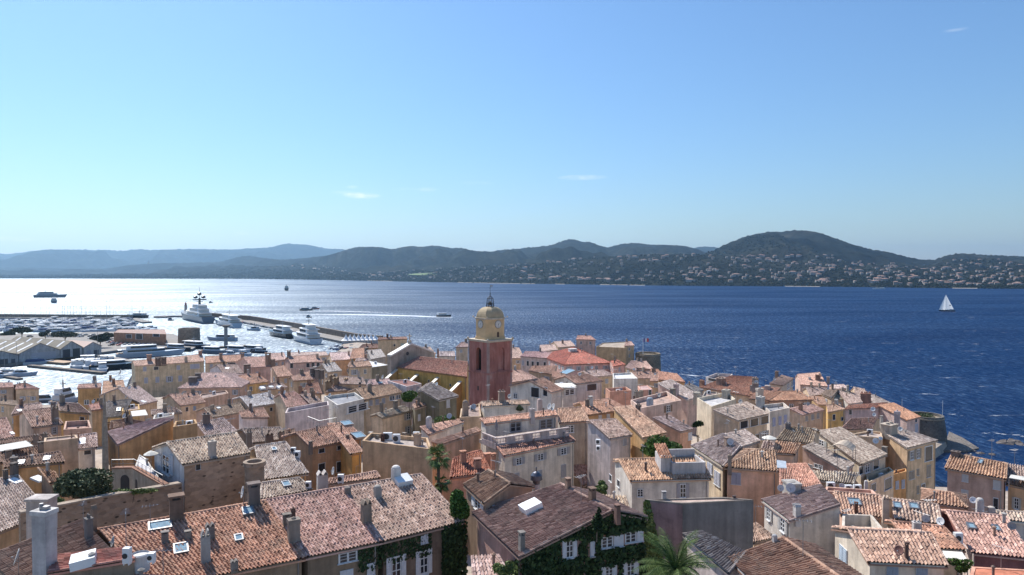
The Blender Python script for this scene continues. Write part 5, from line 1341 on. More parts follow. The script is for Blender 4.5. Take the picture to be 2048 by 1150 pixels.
# tall white chimney stack
s0 = at_depth(px('a', 355, 1100), 43.5)
st = thing('chimney_stack', (s0.x, s0.y, 28), 'tall white plastered chimney stack with a flat cap, standing alone among roofs', 'chimney stack', None, rad(-12))
zt = at_depth(px('a', 355, 660), 43.5).z
MB().box(-.52, .52, -.42, .42, 0, zt - 28).build('shaft', STUCCO, st, None, (.5, .47, .46))  # greyer than the cap: shade on the front put into the colour
MB().box(-.6, .6, -.5, .5, zt - 28 + .003, zt - 27.72).build('cap', STUCCO, st, None, (.62, .59, .56))
b = MB().tube((-.2, 0, zt - 27.72), (-.2, 0, zt - 27.35), .12, .12, 8); b.box(-.05, .3, -.15, .2, zt - 27.72, zt - 27.5); b.build('vent_pipe', METAL, st)
s1 = at_depth(px('a', 330, 640), 55)
o = MB().box(-.85, .85, -.6, .6, 0, 8.2).box(-.95, .95, -.7, .7, 8.203, 8.4).build('chimney_stack', STUCCO, None, (s1.x, s1.y, at_depth(px('a', 330, 535), 55).z - 8.3), (.56, .5, .46)); tag(o, 'shorter white plastered stack behind the tall white chimney stack', 'chimney stack')
# differently plastered sides
side_panel(GABLE, 'l', (.66, .64, .63), None, 'gable_wall')
gr = GABLE['root']; a_, q_ = GABLE['walls']['l']
tt = (q_ - a_); tt.z = 0; tt.normalize(); nn = Vector((tt.y, -tt.x, 0))
for zx, zw, zh, st in ((1310, 56, 150, 'n'), (1262, 30, 150, 'c'), (1352, 30, 150, 'c')):
    pc = px('a', zx, 270); p_ = on_plane(pc, a_ + nn * .04, nn)
    w_ = (on_plane((pc[0] - zw * .127, pc[1]), a_, nn) - on_plane((pc[0] + zw * .127, pc[1]), a_, nn)).xy.length
    add_window(gr, p_, math.atan2(tt.y, tt.x) + math.pi, w_, zh * .2539 * p_.y / FPX, st, (.6, .6, .6), (.5, .52, .56))
side_panel(GREYB, 'l', (.34, .235, .225))
side_panel(GREYB, 'f', (.21, .2, .19), None, 'cement_wall')
# cylinder tank on the low red roof
q = at_depth(px('a', 1105, 1020), 44)
o = MB().lathe([(.55, -.7), (.58, .35), (.5, .42), (.5, .3), (.05, .3)], (0, 0, 0), 22).build('water_tank', PAINT, None, q, (.55, .53, .52)); tag(o, 'round white tank with an open rusty top on the low red roof', 'tank')
# tall grey post
p0, p1 = at_depth(px('f', 830, 935), 79), at_depth(px('f', 838, 425), 79)
o = MB().lathe([(.34, -2), (.3, 2), (.22, (p1 - p0).length * .6), (.08, (p1 - p0).length)], (0, 0, 0), 10).build('old_post', plain('weathered_wood', (.3, .25, .2), .95, 0, .25, 3), None, p0); tag(o, 'tall tapering weathered grey post rising above the roofs', 'post')
# arcade wall below the roof terrace
A1, A2, A3 = at_depth(px('a', 880, 306), 73.9), at_depth(px('a', 1045, 304), 73.4), at_depth(px('a', 1290, 442), 68.0)
r_ = wall_thing('cream arcaded garden wall with tiled coping below the glass-railed terrace', [A1, A2, A3], 25, .4, STUCCO, (.5, .42, .33), cop=(.36, .2, .14))
d_ = (A2 - A1).normalized(); nn = Vector((d_.y, -d_.x, 0))
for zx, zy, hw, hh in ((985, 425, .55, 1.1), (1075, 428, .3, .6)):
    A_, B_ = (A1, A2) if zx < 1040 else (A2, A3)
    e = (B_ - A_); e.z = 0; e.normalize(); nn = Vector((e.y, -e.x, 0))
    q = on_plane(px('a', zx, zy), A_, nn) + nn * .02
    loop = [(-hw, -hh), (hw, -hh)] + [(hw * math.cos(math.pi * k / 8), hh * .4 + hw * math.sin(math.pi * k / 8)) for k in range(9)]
    MB().poly([q + e * x + Vector((0, 0, z)) - r_.location for x, z in loop]).build('arch_shade_panel', DARK, r_)  # flat dark sheet on the wall, painted shade of an arch
def railing(label, pts, h, name='glass_railing', mat=None):
    o = Vector(pts[0]); root = thing(name, o, label, 'railing')
    b, g = MB(), MB()
    for p, q in zip(pts[:-1], pts[1:]):
        p, q = Vector(p) - o, Vector(q) - o
        n = max(1, int((q - p).length / 1.1))
        for k in range(n + 1):
            s = p.lerp(q, k / n); b.tube(s, s + Vector((0, 0, h)), .03, .03, 5)
        b.tube(p + Vector((0, 0, h)), q + Vector((0, 0, h)), .035, .035, 5); b.tube(p + Vector((0, 0, h * .5)), q + Vector((0, 0, h * .5)), .015, .015, 4)
    b.build('posts_and_rail', METAL, root)
    return root
z_ = 32.95
railing('thin metal railing along the edge of the white roof terrace', [at_depth(px('a', 880, 300), 74), at_depth(px('a', 1058, 296), 73.9), at_depth(px('a', 1284, 428), 68.4)], .9, 'terrace_railing')
railing('dark railing round the roof terrace of the brown-ochre house', [at_depth(px('g', 850, 655), 92), at_depth(px('g', 940, 690), 90), at_depth(px('g', 1075, 665), 90.5)], .9, 'terrace_railing')
def parasol(label, p, r, h, mat, closed=False):
    root = thing('parasol', p, label, 'parasol')
    MB().tube((0, 0, 0), (0, 0, h), .035, .03, 6).build('pole', METAL, root)
    if closed: MB().lathe([(.16, h * .35), (.22, h * .55), (.1, h * .9), (.02, h)], (0, 0, 0), 10).build('canopy', mat, root)
    else: MB().lathe([(r, h * .78), (r * .98, h * .8), (r * .5, h * .92), (.03, h), (.02, h * .99), (r * .5, h * .9)], (0, 0, 0), 10).build('canopy', mat, root)
    return root
parasol('big white parasol on the roof terrace beside the glazed gable', at_depth(px('a', 1190, 300), 73.6), .75, 1.9, CANVAS)
parasol('small white parasol between tan roofs beside the pink hipped house', at_depth(px('j', 150, 850), 87), .9, 1.6, CANVAS)
parasol('closed grey parasol on the balustrade terrace', UPPER['E0'] + Vector((1.6, -.8, -1.4)), .5, 2.2, plain('grey_canvas', (.22, .2, .21), .8), True)
def canopy(label, T, pts, d, post, mat=CANVAS, name='awning', arch=0.0):
    P = [at_depth(px(T, x, y), dd) for (x, y), dd in zip(pts, d)]
    o = P[0].copy(); root = thing(name, o, label, 'awning')
    b = MB(); n = 8
    rows = []
    for k in range(n + 1):
        t = k / n; up_ = Vector((0, 0, arch * math.sin(math.pi * t)))
        rows.append((P[0].lerp(P[1], t) + up_ - o, P[3].lerp(P[2], t) + up_ - o))
    for (a, b_), (c, d_) in zip(rows[:-1], rows[1:]):
        dn = Vector((0, 0, -.05))
        b.hexa([a + dn, c + dn, d_ + dn, b_ + dn], [a, c, d_, b_])
    b.build('fabric', mat, root)
    q = MB()
    for p in P: q.tube(p - o, p - o - Vector((0, 0, post)), .04, .04, 5)
    q.build('frame', METAL, root)
    return root
canopy('long white awning stretched over a brown roof at the western edge', 'f', [(-20, 880), (262, 832), (205, 792), (-20, 830)], (86, 86.5, 88, 88), 1.5)
canopy('pale canvas canopy on a cluttered roof terrace', 'f', [(1040, 600), (1165, 590), (1145, 548), (1030, 560)], (108, 108, 110, 110), 1.8)
canopy('arched beige sail canopy on the long stone-tiled roof', 'e', [(492, 145), (700, 165), (722, 128), (560, 112)], (86.5, 86.5, 89, 89), 2.2, plain('beige_canvas', (.52, .42, .32), .8), 'sail_canopy', .7)
canopy('white awning below the orange tiled house with a white chimney', 'e', [(1412, 1005), (1605, 1025), (1560, 960), (1405, 950)], (53, 53, 55, 55), 2.0)
canopy('flat white canopy on the penthouse below the clock tower', 'h', [(1225, 372), (1392, 360), (1350, 338), (1208, 342)], (138, 138, 143, 143), 2.2)
canopy('white shade over a loggia of the ochre house next to the coast house', 'e', [(1930, 375), (2100, 405), (2100, 375), (1945, 350)], (75, 75, 77, 77), 1.2)
o = canopy('tilted solar panel on the orange-red roof strip', 'd', [(1395, 295), (1470, 300), (1465, 245), (1392, 235)], (70, 70, 72, 72), .6, plain('solar_white', (.5, .53, .55), .25), 'solar_panel'); o['category'] = 'solar panel'
# balustrade of the white house (part of that house's terrace)
lowh = [o for o in C.objects if o.get('label', '').startswith('white house with balustrade')][0]
hh_ = [h for h in HOUSES if h['label'].startswith('white house with balustrade')][0]
rr = Vector(lowh.location)
a0, a1 = None, None
def on_line(T, x, y, z): return at_z(px(T, x, y), z)
zz = hh_['z'] + .3 * hh_['D0'] + .05
a0, a1 = on_line('h', 762, 832, zz), on_line('h', 1330, 742, zz)
dd = (a1 - a0).normalized(); nb = Vector((-dd.y, dd.x, 0))
b = MB(); bw = MB()
segs = [(a0, a1), (a0 + nb * 3.6, a0)]
for p, q in segs:
    d = (q - p).normalized(); s = Vector((-d.y, d.x, 0)); ln = (q - p).length
    def box_(p0, p1, w, z0, z1): bw.hexa([p0 - s * w - rr + Vector((0, 0, z0)), p1 - s * w - rr + Vector((0, 0, z0)), p1 + s * w - rr + Vector((0, 0, z0)), p0 + s * w - rr + Vector((0, 0, z0))], [p0 - s * w - rr + Vector((0, 0, z1)), p1 - s * w - rr + Vector((0, 0, z1)), p1 + s * w - rr + Vector((0, 0, z1)), p0 + s * w - rr + Vector((0, 0, z1))])
    box_(p, q, .13, -.5, .25); box_(p, q, .15, .86, 1.0)
    n = int(ln / .22)
    for k in range(n):
        c_ = p.lerp(q, (k + .5) / n)
        if (k // 6) % 2 == 1: box_(c_ - d * .11, c_ + d * .11, .1, .25, .86)
        else: b.lathe([(.05, .25), (.085, .42), (.04, .62), (.06, .86)], c_ - rr, 6)
bw.add(b.v, b.f); bw.build('balustrade', STUCCO, lowh, None, (.58, .47, .43))
f_ = [a0, a1, a1 + nb * 4.5, a0 + nb * 4.5]
MB().hexa([p - rr - Vector((0, 0, .6)) for p in f_], [p - rr - Vector((0, 0, .1)) for p in f_]).build('terrace_floor', STUCCO, lowh, None, (.5, .4, .33))
# walled terrace and stair tower on the white house
wh = [o for o in C.objects if o.get('label', '').startswith('white house with striped orange')][0]
rr = Vector(wh.location); E0, uu, nn_, L = WHITEH['E0'], WHITEH['u'], WHITEH['n'], (WHITEH['E1'] - WHITEH['E0']).length
def wp(s, d_, z): q = E0 + uu * s + nn_ * d_; return Vector((q.x, q.y, WHITEH['zE'] + z)) - rr
def wbox(b, s0, s1, d0, d1, z0, z1): b.hexa([wp(s0, d0, z0), wp(s1, d0, z0), wp(s1, d1, z0), wp(s0, d1, z0)], [wp(s0, d0, z1), wp(s1, d0, z1), wp(s1, d1, z1), wp(s0, d1, z1)])
b = MB(); sA, sB, dA, dB = L * .545, L * .96, .8, 4.2
wbox(b, sA, sB, dA, dA + .22, .2, 1.55); wbox(b, sA, sA + .2, dA + .22, dB, .2, 1.55); wbox(b, sB - .2, sB, dA + .22, dB, .2, 1.55); wbox(b, sA, sB, dB, dB + .2, .2, 2.1); wbox(b, sA + .2, sB - .2, dA + .22, dB, .2, .55)
b.build('terrace_parapet', STUCCO, wh, None, (.58, .54, .52))
b = MB(); wbox(b, L * .415, L * .54, 1.3, 3.4, .2, 2.2); b.build('stair_tower', STUCCO, wh, None, (.62, .58, .55))
v, q, uv = tile_grid(*[tuple(wp(*a) + rr) for a in ((L * .4, 1.0, 2.0), (L * .56, 1.0, 2.0), (L * .56, 3.6, 2.9), (L * .4, 3.6, 2.9))], True)
link('stair_roof', np_mesh('stair_roof', v - np.array(rr), q, TILEM, uv), wh, None, ROOFC['orr'])
# dome vent on its post above the ivy house
q = at_depth(px('c', 680, 420), 62)
o = thing('roof_cowl', q, 'dark round-headed metal roof cowl on a white post above the ivy-covered house', 'cowl')
MB().lathe([(.35, -2.5), (.33, -.05)], (0, 0, 0), 10).build('post', STUCCO, o, None, (.55, .5, .47))
MB().lathe([(.3, -.05), (.34, .25), (.55, .35), (.5, .75), (.3, 1.0), (.06, 1.1), (.05, 1.35), (.09, 1.4), (.02, 1.5)], (0, 0, 0), 18).build('cowl', plain('dull_zinc', (.12, .12, .14), .35, .7), o)

# ------------------------------------------------------------------ ivy, trees, palms
def gable_top(H_):
    a, b_ = H_['walls']['r']
    r = H_['R1']; e = Vector((b_.x - a.x, b_.y - a.y, 0)); ln = e.length; e.normalize()
    tr = ((r - a).xy.dot(e.xy)) / ln
    return a, b_, Vector((e.y, -e.x, 0)), tr, ln
a, b_, nn, tr, ln = gable_top(IVYH)
zE_, zR_ = a.z, IVYH['R1'].z
def gt(t): return (zE_ + (zR_ - zE_) * t / tr if t < tr else zR_ + (b_.z - zR_) * (t - tr) / max(1 - tr, 1e-3)) - .1
holes = []
for zx, zy, zw, zh in ((942, 935, 150, 150), (1110, 935, 60, 130), (1350, 862, 350, 105), (1250, 1115, 140, 95), (1420, 1090, 140, 115)):
    pc = px('c', zx, zy); k = 520 / 2048 / 2
    l_, r2 = on_plane((pc[0] - zw * k, pc[1]), a, nn), on_plane((pc[0] + zw * k, pc[1]), a, nn)
    t_, b2 = on_plane((pc[0], pc[1] - zh * k), a, nn), on_plane((pc[0], pc[1] + zh * k), a, nn)
    e = (b_ - a); e.z = 0
    holes.append(((l_ - a).dot(e) / e.length_squared, (r2 - a).dot(e) / e.length_squared, b2.z, t_.z))
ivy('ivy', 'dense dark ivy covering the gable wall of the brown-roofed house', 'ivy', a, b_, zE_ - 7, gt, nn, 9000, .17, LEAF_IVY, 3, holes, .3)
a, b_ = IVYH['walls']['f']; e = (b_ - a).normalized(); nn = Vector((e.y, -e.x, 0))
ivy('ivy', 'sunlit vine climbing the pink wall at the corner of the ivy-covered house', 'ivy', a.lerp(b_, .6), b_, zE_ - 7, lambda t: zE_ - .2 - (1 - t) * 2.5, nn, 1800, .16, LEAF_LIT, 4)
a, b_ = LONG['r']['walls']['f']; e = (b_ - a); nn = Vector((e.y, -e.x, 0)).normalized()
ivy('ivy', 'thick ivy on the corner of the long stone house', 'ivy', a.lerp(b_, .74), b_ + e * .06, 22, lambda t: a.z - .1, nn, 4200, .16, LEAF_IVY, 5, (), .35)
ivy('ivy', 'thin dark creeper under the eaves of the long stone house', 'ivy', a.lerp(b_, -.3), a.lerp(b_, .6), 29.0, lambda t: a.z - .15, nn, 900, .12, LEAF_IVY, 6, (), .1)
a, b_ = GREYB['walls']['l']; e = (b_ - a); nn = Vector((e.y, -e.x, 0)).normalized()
ivy('ivy', 'sunlit bright green ivy on the purple-brown side of the cement block', 'ivy', a, a.lerp(b_, .62), 24, lambda t: a.z - .1 - max(0, t - .2) * 8, nn, 4200, .15, LEAF_LIT, 7, (), .25)
def crown(T, x, y, d): return at_depth(px(T, x, y), d)
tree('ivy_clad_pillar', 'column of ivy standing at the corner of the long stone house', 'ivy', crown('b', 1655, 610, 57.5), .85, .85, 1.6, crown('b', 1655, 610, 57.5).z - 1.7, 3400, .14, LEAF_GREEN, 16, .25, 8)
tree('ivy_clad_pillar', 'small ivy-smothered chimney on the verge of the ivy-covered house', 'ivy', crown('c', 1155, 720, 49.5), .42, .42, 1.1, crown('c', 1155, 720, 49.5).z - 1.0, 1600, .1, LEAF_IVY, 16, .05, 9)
tree('olive_tree', 'big round grey-green olive tree above the rubble garden wall', 'tree', crown('a', 670, 430, 66), 2.85, 2.6, 2.0, 27, 9000, .15, LEAF_OLIVE, 26, .35, 10)
tree('shrub', 'bright green shrub beside the tall white chimney stack', 'shrub', crown('a', 455, 575, 62.5), .8, .6, .5, 29, 900, .11, LEAF_LIT, 8, .06, 11)
tree('shrub', 'trailing creeper along the top of the rubble garden wall', 'shrub', crown('a', 1040, 480, 66), 2.4, .3, .35, 30, 1500, .09, LEAF_LIT, 18, .05, 12)
tree('leafy_tree', 'green broad-leaved tree behind the white house with the walled terrace', 'tree', crown('d', 480, 160, 86), 3.0, 2.4, 1.7, 23, 6500, .17, LEAF_GREEN, 20, .25, 13)
tree('shrub', 'grass-green shrub in the yard beside the white gable wall', 'shrub', crown('c', 1170, 455, 72), 1.2, 1.0, .9, 26, 1600, .12, LEAF_LIT, 8, .08, 14)
tree('shrub', 'leafy roof-garden bush on the terraced cream house', 'shrub', crown('g', 1655, 455, 117), 2.2, 1.4, 1.2, 24, 2000, .17, LEAF_GREEN, 10, .1, 15)
tree('shrub', 'green weeds in a gap below the dark grey-green house', 'shrub', crown('h', 370, 620, 104), 2.6, 1.2, .7, 26, 1500, .14, LEAF_LIT, 10, .08, 16)
tree('shrub', 'pot plant bush on the roof terrace of the white terrace house', 'shrub', crown('h', 940, 535, 109), .7, .5, .6, 27, 600, .12, LEAF_OLIVE, 5, .06, 17)
tree('shrub', 'dark climbing plant in the alley beside the loggia house', 'shrub', crown('i', 965, 668, 106), 1.3, .8, .7, 22, 900, .15, LEAF_IVY, 6, .08, 18)
tree('shrub', 'flowering vine hanging below the white awning', 'shrub', crown('e', 1545, 1070, 52), 1.2, .5, .6, 26, 900, .1, LEAF_GREEN, 7, .05, 19)
tree('shrub', 'vine sprawling over the little mottled roof beside the ivy-covered house', 'shrub', crown('c', 420, 1080, 46.5), .7, .6, .7, 28, 1200, .1, LEAF_LIT, 8, .05, 20)
def palm(label, c, ground, nf, fl, droop, trunk_r, seed, fan=False):
    rs = random.Random(seed)
    root = thing('palm_tree', (c.x, c.y, ground), label, 'palm tree')
    h = c.z - ground
    pr = [(trunk_r * 1.25, -1)] + [(trunk_r * (1.05 if k % 2 else .93), h * k / 14) for k in range(15)]
    MB().lathe(pr, (0, 0, 0), 12).build('trunk', BARK, root)
    for k in range(nf):
        az = rs.uniform(0, 2 * math.pi); el = rs.uniform(-.5, 1.35) if not fan else rs.uniform(-.9, 1.4)
        l_ = fl * rs.uniform(.75, 1.1)
        b = MB()
        d = Vector((math.cos(az), math.sin(az), 0))
        pts = []
        p = Vector((0, 0, h)); a = el
        n = 9
        for i in range(n + 1):
            pts.append(p.copy()); a -= droop * (i / n) ; p = p + (d * math.cos(a) + Vector((0, 0, math.sin(a)))) * (l_ / n)
        side = Vector((-d.y, d.x, 0))
        if fan:
            b.tube(pts[0], pts[4], .03, .02, 4)
            ax = (pts[5] - pts[3]).normalized(); up_ = side.cross(ax)
            for j in range(13):
                f = (j - 6) / 6 * 1.35
                dr = (ax * math.cos(f) + side * math.sin(f)).normalized(); w = up_.cross(dr).normalized() * .045
                e = pts[4] + dr * l_ * .5 + Vector((0, 0, -.16 * l_ * abs(math.sin(f)) - .08)); mdl = pts[4] + dr * l_ * .28
                b.quad(pts[4], mdl + w, e, mdl - w)
        else:
            for i in range(n):
                ax = (pts[i + 1] - pts[i]).normalized()
                b.tube(pts[i], pts[i + 1], .03 * (1 - i / n) + .008, .03 * (1 - (i + 1) / n) + .006, 4)
                up_ = side.cross(ax)
                for j in range(3):
                    q = pts[i].lerp(pts[i + 1], j / 3)
                    ll = l_ * .2 * (math.sin(math.pi * min(1, (i + j / 3 + .9) / (n + .6))) ** .6)
                    for s in (-1, 1):
                        dr = (side * s * .8 + ax * .55 + up_ * .22).normalized(); w = ax * .025
                        b.quad(q - w, q + w, q + dr * ll + w * .3 + Vector((0, 0, -.12 * ll)), q + dr * ll - w * .3 + Vector((0, 0, -.12 * ll)))
        b.build('frond', LEAF_PALM, root)
    return root
palm('slim fan palm beside the long stone house', crown('b', 1485, 215, 66), 24, 34, 1.75, .1, .16, 31, True)
palm('short young palm under the slim fan palm', crown('b', 1500, 420, 65), 25, 22, 1.2, .12, .14, 32, True)
palm('date palm with long arching fronds in front of the cement block', crown('d', 600, 1090, 44), 24, 60, 3.0, .22, .28, 33)
# ------------------------------------------------------------------ harbour and coast structures
QUAY = plain('quay_concrete', (.26, .235, .21), .9, 0, .2, .3)
MOLE = plain('mole_stone', (.19, .155, .125), .95, 0, .25, .3)
def slab_px(name, pts, z, mat, zb=-4):
    P = [W(x, y, z) for x, y in pts]
    return structure(MB().prism([(p.x, p.y) for p in P][::-1], zb, z).build(name, mat))
slab_px('quay', [(-330, 775), (0, 728), (52, 723), (92, 713), (146, 712), (176, 708), (236, 700), (330, 695), (384, 698), (398, 690), (345, 667), (225, 663), (60, 667), (-330, 669)], 1.6, QUAY)
def wall_path(name, pts, w, z0, z1, mat, off=0.0):
    P = [W(x, y, 0).xy for x, y in pts]
    b = MB()
    for i in range(len(P) - 1):
        d = (P[i + 1] - P[i]).normalized(); s = Vector((-d.y, d.x))
        a0, a1 = P[i] + s * off, P[i + 1] + s * off + d * .02 * i
        q = [a0, a1, a1 + s * w, a0 + s * w]
        b.hexa([(p.x, p.y, z0) for p in q], [(p.x, p.y, z1 + .003 * i) for p in q])
    return b.build(name, mat)
MP = [(330, 636), (350, 634), (474, 645), (555, 660), (631, 676), (682, 687), (735, 692)]
structure(wall_path('mole', MP, 14, -4, 1.7, QUAY, 0))
o = wall_path('harbour_wall', MP[1:], 2.2, -3, 6.0, MOLE, 12.5); tag(o, 'long stone breakwater wall of the harbour mole', 'breakwater')
JP = [(-200, 637.5), (0, 637.5), (255, 639.5), (284, 647)]
structure(wall_path('jetty', JP, 9, -4, 1.5, QUAY, 0))
o = wall_path('harbour_wall', JP[:3], 2, -3, 4.6, MOLE, 7); tag(o, 'straight low breakwater behind the crowded marina', 'breakwater')
def round_tower(name, label, p, r0, r1, h, mat, rim=.25, col=None):
    root = thing(name, p, label, 'tower')
    MB().lathe([(r0, -3), (r0 * .5 + r1 * .5, h * .5), (r1, h - .6), (r1, h), (r1 - rim * 3, h), (r1 - rim * 3, h - 1.0), (.1, h - 1.0)], (0, 0, 0), 40).build('masonry', mat, root, None, col)
    MB().lathe([(r1 + rim, h - .8), (r1 + rim, h - .45), (r1 - .02, h - .4), (r1 - .02, h - .85)], (0, 0, 0), 40).build('string_course', STUCCO, root, None, (.4, .33, .25))
    return root
q = W(1292, 776, 0)
round_tower('round_tower', 'low round stone tower by the sea with a flag pole', Vector((q.x, q.y - 4, 0)), 6.0, 5.3, 16.0, RUBBLE, .2, (.27, .215, .15))
fp_ = at_depth((1286, 708), 302)
fl_ = thing('flag_pole', fp_, 'white pole flying a small red and white flag on the low round tower', 'flag pole')
MB().tube((0, 0, -1), (0, 0, 7), .12, .08, 6).build('pole', WHITE, fl_)
for nm, x0, x1, c_ in (('flag_field', .1, .9, (.1, .12, .35)), ('flag_field', .9, 1.7, (.7, .7, .7)), ('flag_field', 1.7, 2.5, (.6, .06, .06))):
    MB().quad((x0, 0, 5.3), (x1, .1, 5.2), (x1, .1, 6.8), (x0, 0, 6.9)).build('flag_field', PAINT, fl_, None, c_)
q = W(1868, 897, 0)
fort = round_tower('round_tower', 'round seaside fort tower with greenery on top, at the mouth of the cove', Vector((q.x, q.y + 4.6, 0)), 6.2, 4.9, 9.0, RUBBLE, .2, (.15, .135, .12))
tree('shrub', 'low scrub growing on top of the round seaside fort tower', 'shrub', Vector((q.x, q.y + 5, 8.6)), 3.2, 3.0, .55, 7.8, 1500, .18, LEAF_OLIVE, 14, .05, 40)
for px_, py0, py1, d_, lb in ((1885, 833, 801, 207, 'thin white pole on the round seaside fort tower'), (1804, 814, 797, 205, 'thin white pole beyond the lavender-pink house with orange roof')):
    a, b_ = at_depth((px_, py0), d_), at_depth((px_, py1), d_)
    o = MB().tube((0, 0, -2), (0, 0, b_.z - a.z), .09, .06, 6).build('mast_pole', WHITE, None, a); tag(o, lb, 'pole')
# concrete apron and rocks at the fort
ROCK = plain('sea_rock', (.13, .11, .1), .95, 0, .3, .6)
P = [W(x, y, 0) for x, y in ((1885, 905), (1935, 905), (1958, 898), (1925, 885), (1898, 877))]
o = MB().add([(p.x, p.y, -2) for p in P] + [(p.x, p.y, z) for p, z in zip(P, (.6, .6, .3, 1.5, 2.2))], [(4, 3, 2, 1, 0), (5, 6, 7, 8, 9)] + [(i, (i + 1) % 5, (i + 1) % 5 + 5, i + 5) for i in range(5)]).build('stone_apron', RUBBLE, None, None, (.2, .17, .145)); tag(o, 'sloping stone apron running into the water at the fort tower', 'apron')
def rock_me(seed):
    rs = random.Random(seed)
    b = MB(); n = 9
    prof = [(1, -.6), (.95, 0), (.6, .45), (.1, .62)]
    b.lathe(prof, (0, 0, 0), n)
    b.v = [(x * rs.uniform(.7, 1.3), y * rs.uniform(.7, 1.3), z * rs.uniform(.7, 1.2)) for x, y, z in b.v]
    return mesh_of(b, 'rock', ROCK)
RM = [rock_me(k) for k in range(4)]
for k, (x, y, s) in enumerate(((2012, 886, 2.2), (2032, 884, 1.6), (2040, 889, 1.2), (1962, 907, 1.0), (1985, 909, .9), (1912, 915, 1.0), (1945, 902, .9), (2022, 880, 1.0), (1898, 921, .8), (1936, 910, .7))):
    o = link('rock', RM[k % 4], None, W(x, y, 0)); o.scale = (s * 1.3, s, s * .7); o.rotation_euler = (0, 0, k)
    tag(o, 'dark wave-washed rock in the shallows near the fort tower', 'rock', 'rocks in the shallows')

# ------------------------------------------------------------------ buildings of the port
house('low harbour office with flat tan roof and dark recessed openings', 'k', 478, '1165,640 1702,657 1690,607 1210,608', (.3, .17, .11), (.42, .3, .24), kind='f', H=9, par=.1, auto=False, group=None, name='harbour_office', win=[('f', 1425, 680, 120, 56, 'd'), ('f', 1320, 678, 60, 40, 'd'), ('f', 1600, 668, 70, 30, 'd')])
q = W(369, 692, 0)
round_tower('round_tower', 'squat round brown tower beside the harbour office', Vector((q.x, q.y + 7, 1.5)), 7.3, 6.9, 10.2, RUBBLE, .2, (.3, .22, .16))
F0 = Vector((-275, 372, 0)); FD = Vector((.483, .876, 0)); FB = Vector((-.876, .483, 0))
SHEDM = plain('grey_sheet_roof', (.2, .17, .125), .8, 0, .18, .4)
def warehouse(label, t0, t1, ze, za, length, roofc, doors, strips=0, name='warehouse'):
    w = t1 - t0
    o = F0 + FD * t0; o.z = 1.6
    root = thing(name, o, label, 'warehouse')
    def p(t, b_, z): q = FD * t + FB * b_; return Vector((q.x, q.y, z))
    ze -= 1.6; za -= 1.6
    b = MB()
    b.poly([p(0, 0, 0), p(w, 0, 0), p(w, 0, ze), p(w / 2, 0, za), p(0, 0, ze)]); b.poly([p(0, length, 0), p(0, length, ze), p(w / 2, length, za), p(w, length, ze), p(w, length, 0)])
    b.quad(p(0, 0, 0), p(0, 0, ze), p(0, length, ze), p(0, length, 0)); b.quad(p(w, 0, 0), p(w, length, 0), p(w, length, ze), p(w, 0, ze))
    b.build('wall', STUCCO, root, None, (.5, .48, .46))
    b = MB()
    dz = Vector((0, 0, .25))
    for s0, s1, z0, z1 in ((-.4, w / 2, ze - .15, za), (w + .4, w / 2, ze - .15, za)):
        q = [p(s0, -.5, z0 + .02), p(s1, -.5, z1 + .02), p(s1, length + .5, z1 + .02), p(s0, length + .5, z0 + .02)]
        b.hexa(q, [x + dz for x in q])
    r = b.build('roof', PAINT if roofc else SHEDM, root, None, roofc)
    if strips:
        b = MB()
        for k in range(strips):
            y = length * (k + .5) / strips
            q = [p(w * .44, y - .9, za - (za - ze) * .12 + .3), p(w * .06, y - .9, za - (za - ze) * .88 + .3), p(w * .06, y + .9, za - (za - ze) * .88 + .3), p(w * .44, y + .9, za - (za - ze) * .12 + .3)]
            b.hexa(q, [x + Vector((0, 0, .06)) for x in q])
        b.build('roof_light', WHITE, r)
    for s, ww, hh, col in doors:
        q = MB()
        c0 = p(w * s, -.06, 0)
        q.hexa([c0 - FD * ww / 2, c0 + FD * ww / 2, c0 + FD * ww / 2 - FB * .05, c0 - FD * ww / 2 - FB * .05], [c0 - FD * ww / 2 + Vector((0, 0, hh)), c0 + FD * ww / 2 + Vector((0, 0, hh)), c0 + FD * ww / 2 - FB * .05 + Vector((0, 0, hh)), c0 - FD * ww / 2 - FB * .05 + Vector((0, 0, hh))])
        q.build('door', PAINT, root, None, col)
    return root
warehouse('western white boatyard shed with a low gable', -9, 8, 5.5, 8.6, 70, None, [(.55, 5, 2.6, (.08, .08, .09)), (.85, 2, 2.2, (.1, .1, .12))])
warehouse('middle white boatyard shed with the widest gable and pale roof lights', 8.4, 29.6, 6.2, 11.0, 85, None, [(.45, 7, 4.3, (.42, .42, .45)), (.75, 6, 4.3, (.4, .4, .43))], 9)
warehouse('eastern white boatyard shed with dark glazed doors', 30, 42.2, 6.5, 10.6, 60, None, [(.27, 4, 4.6, (.04, .04, .05)), (.72, 4, 4.6, (.05, .05, .05))], 5)
warehouse('small boatyard house with a terracotta gable roof', 43, 53.5, 6.2, 9.0, 24, (.45, .29, .22), [(.3, 2.4, 2.6, (.35, .35, .4)), (.7, 3, 2.6, (.08, .08, .1))])
def pine(label, x, y, d, rx, h, seed):
    c = at_depth((x, y), d)
    tree('umbrella_pine', label, 'tree', c, rx, rx * .8, 2.3, 1.6, 3600, .5, LEAF_PINE, 22, .4, seed, 'umbrella pines by the boatyard')
pine('broad umbrella pine behind the western boatyard shed', 42, 660, 505, 8.5, 9, 51)
pine('wide flat-topped umbrella pine behind the eastern boatyard shed', 128, 668.5, 480, 9.5, 9, 52)
pine('umbrella pine leaning beside the small boatyard house', 199, 676, 452, 6.5, 9, 53)
pine('round umbrella pine at the back of the boatyard near the marina edge', 15, 668, 540, 6, 9, 55)
pine('lone umbrella pine beside the harbour office', 216, 671, 500, 4.5, 8, 56)
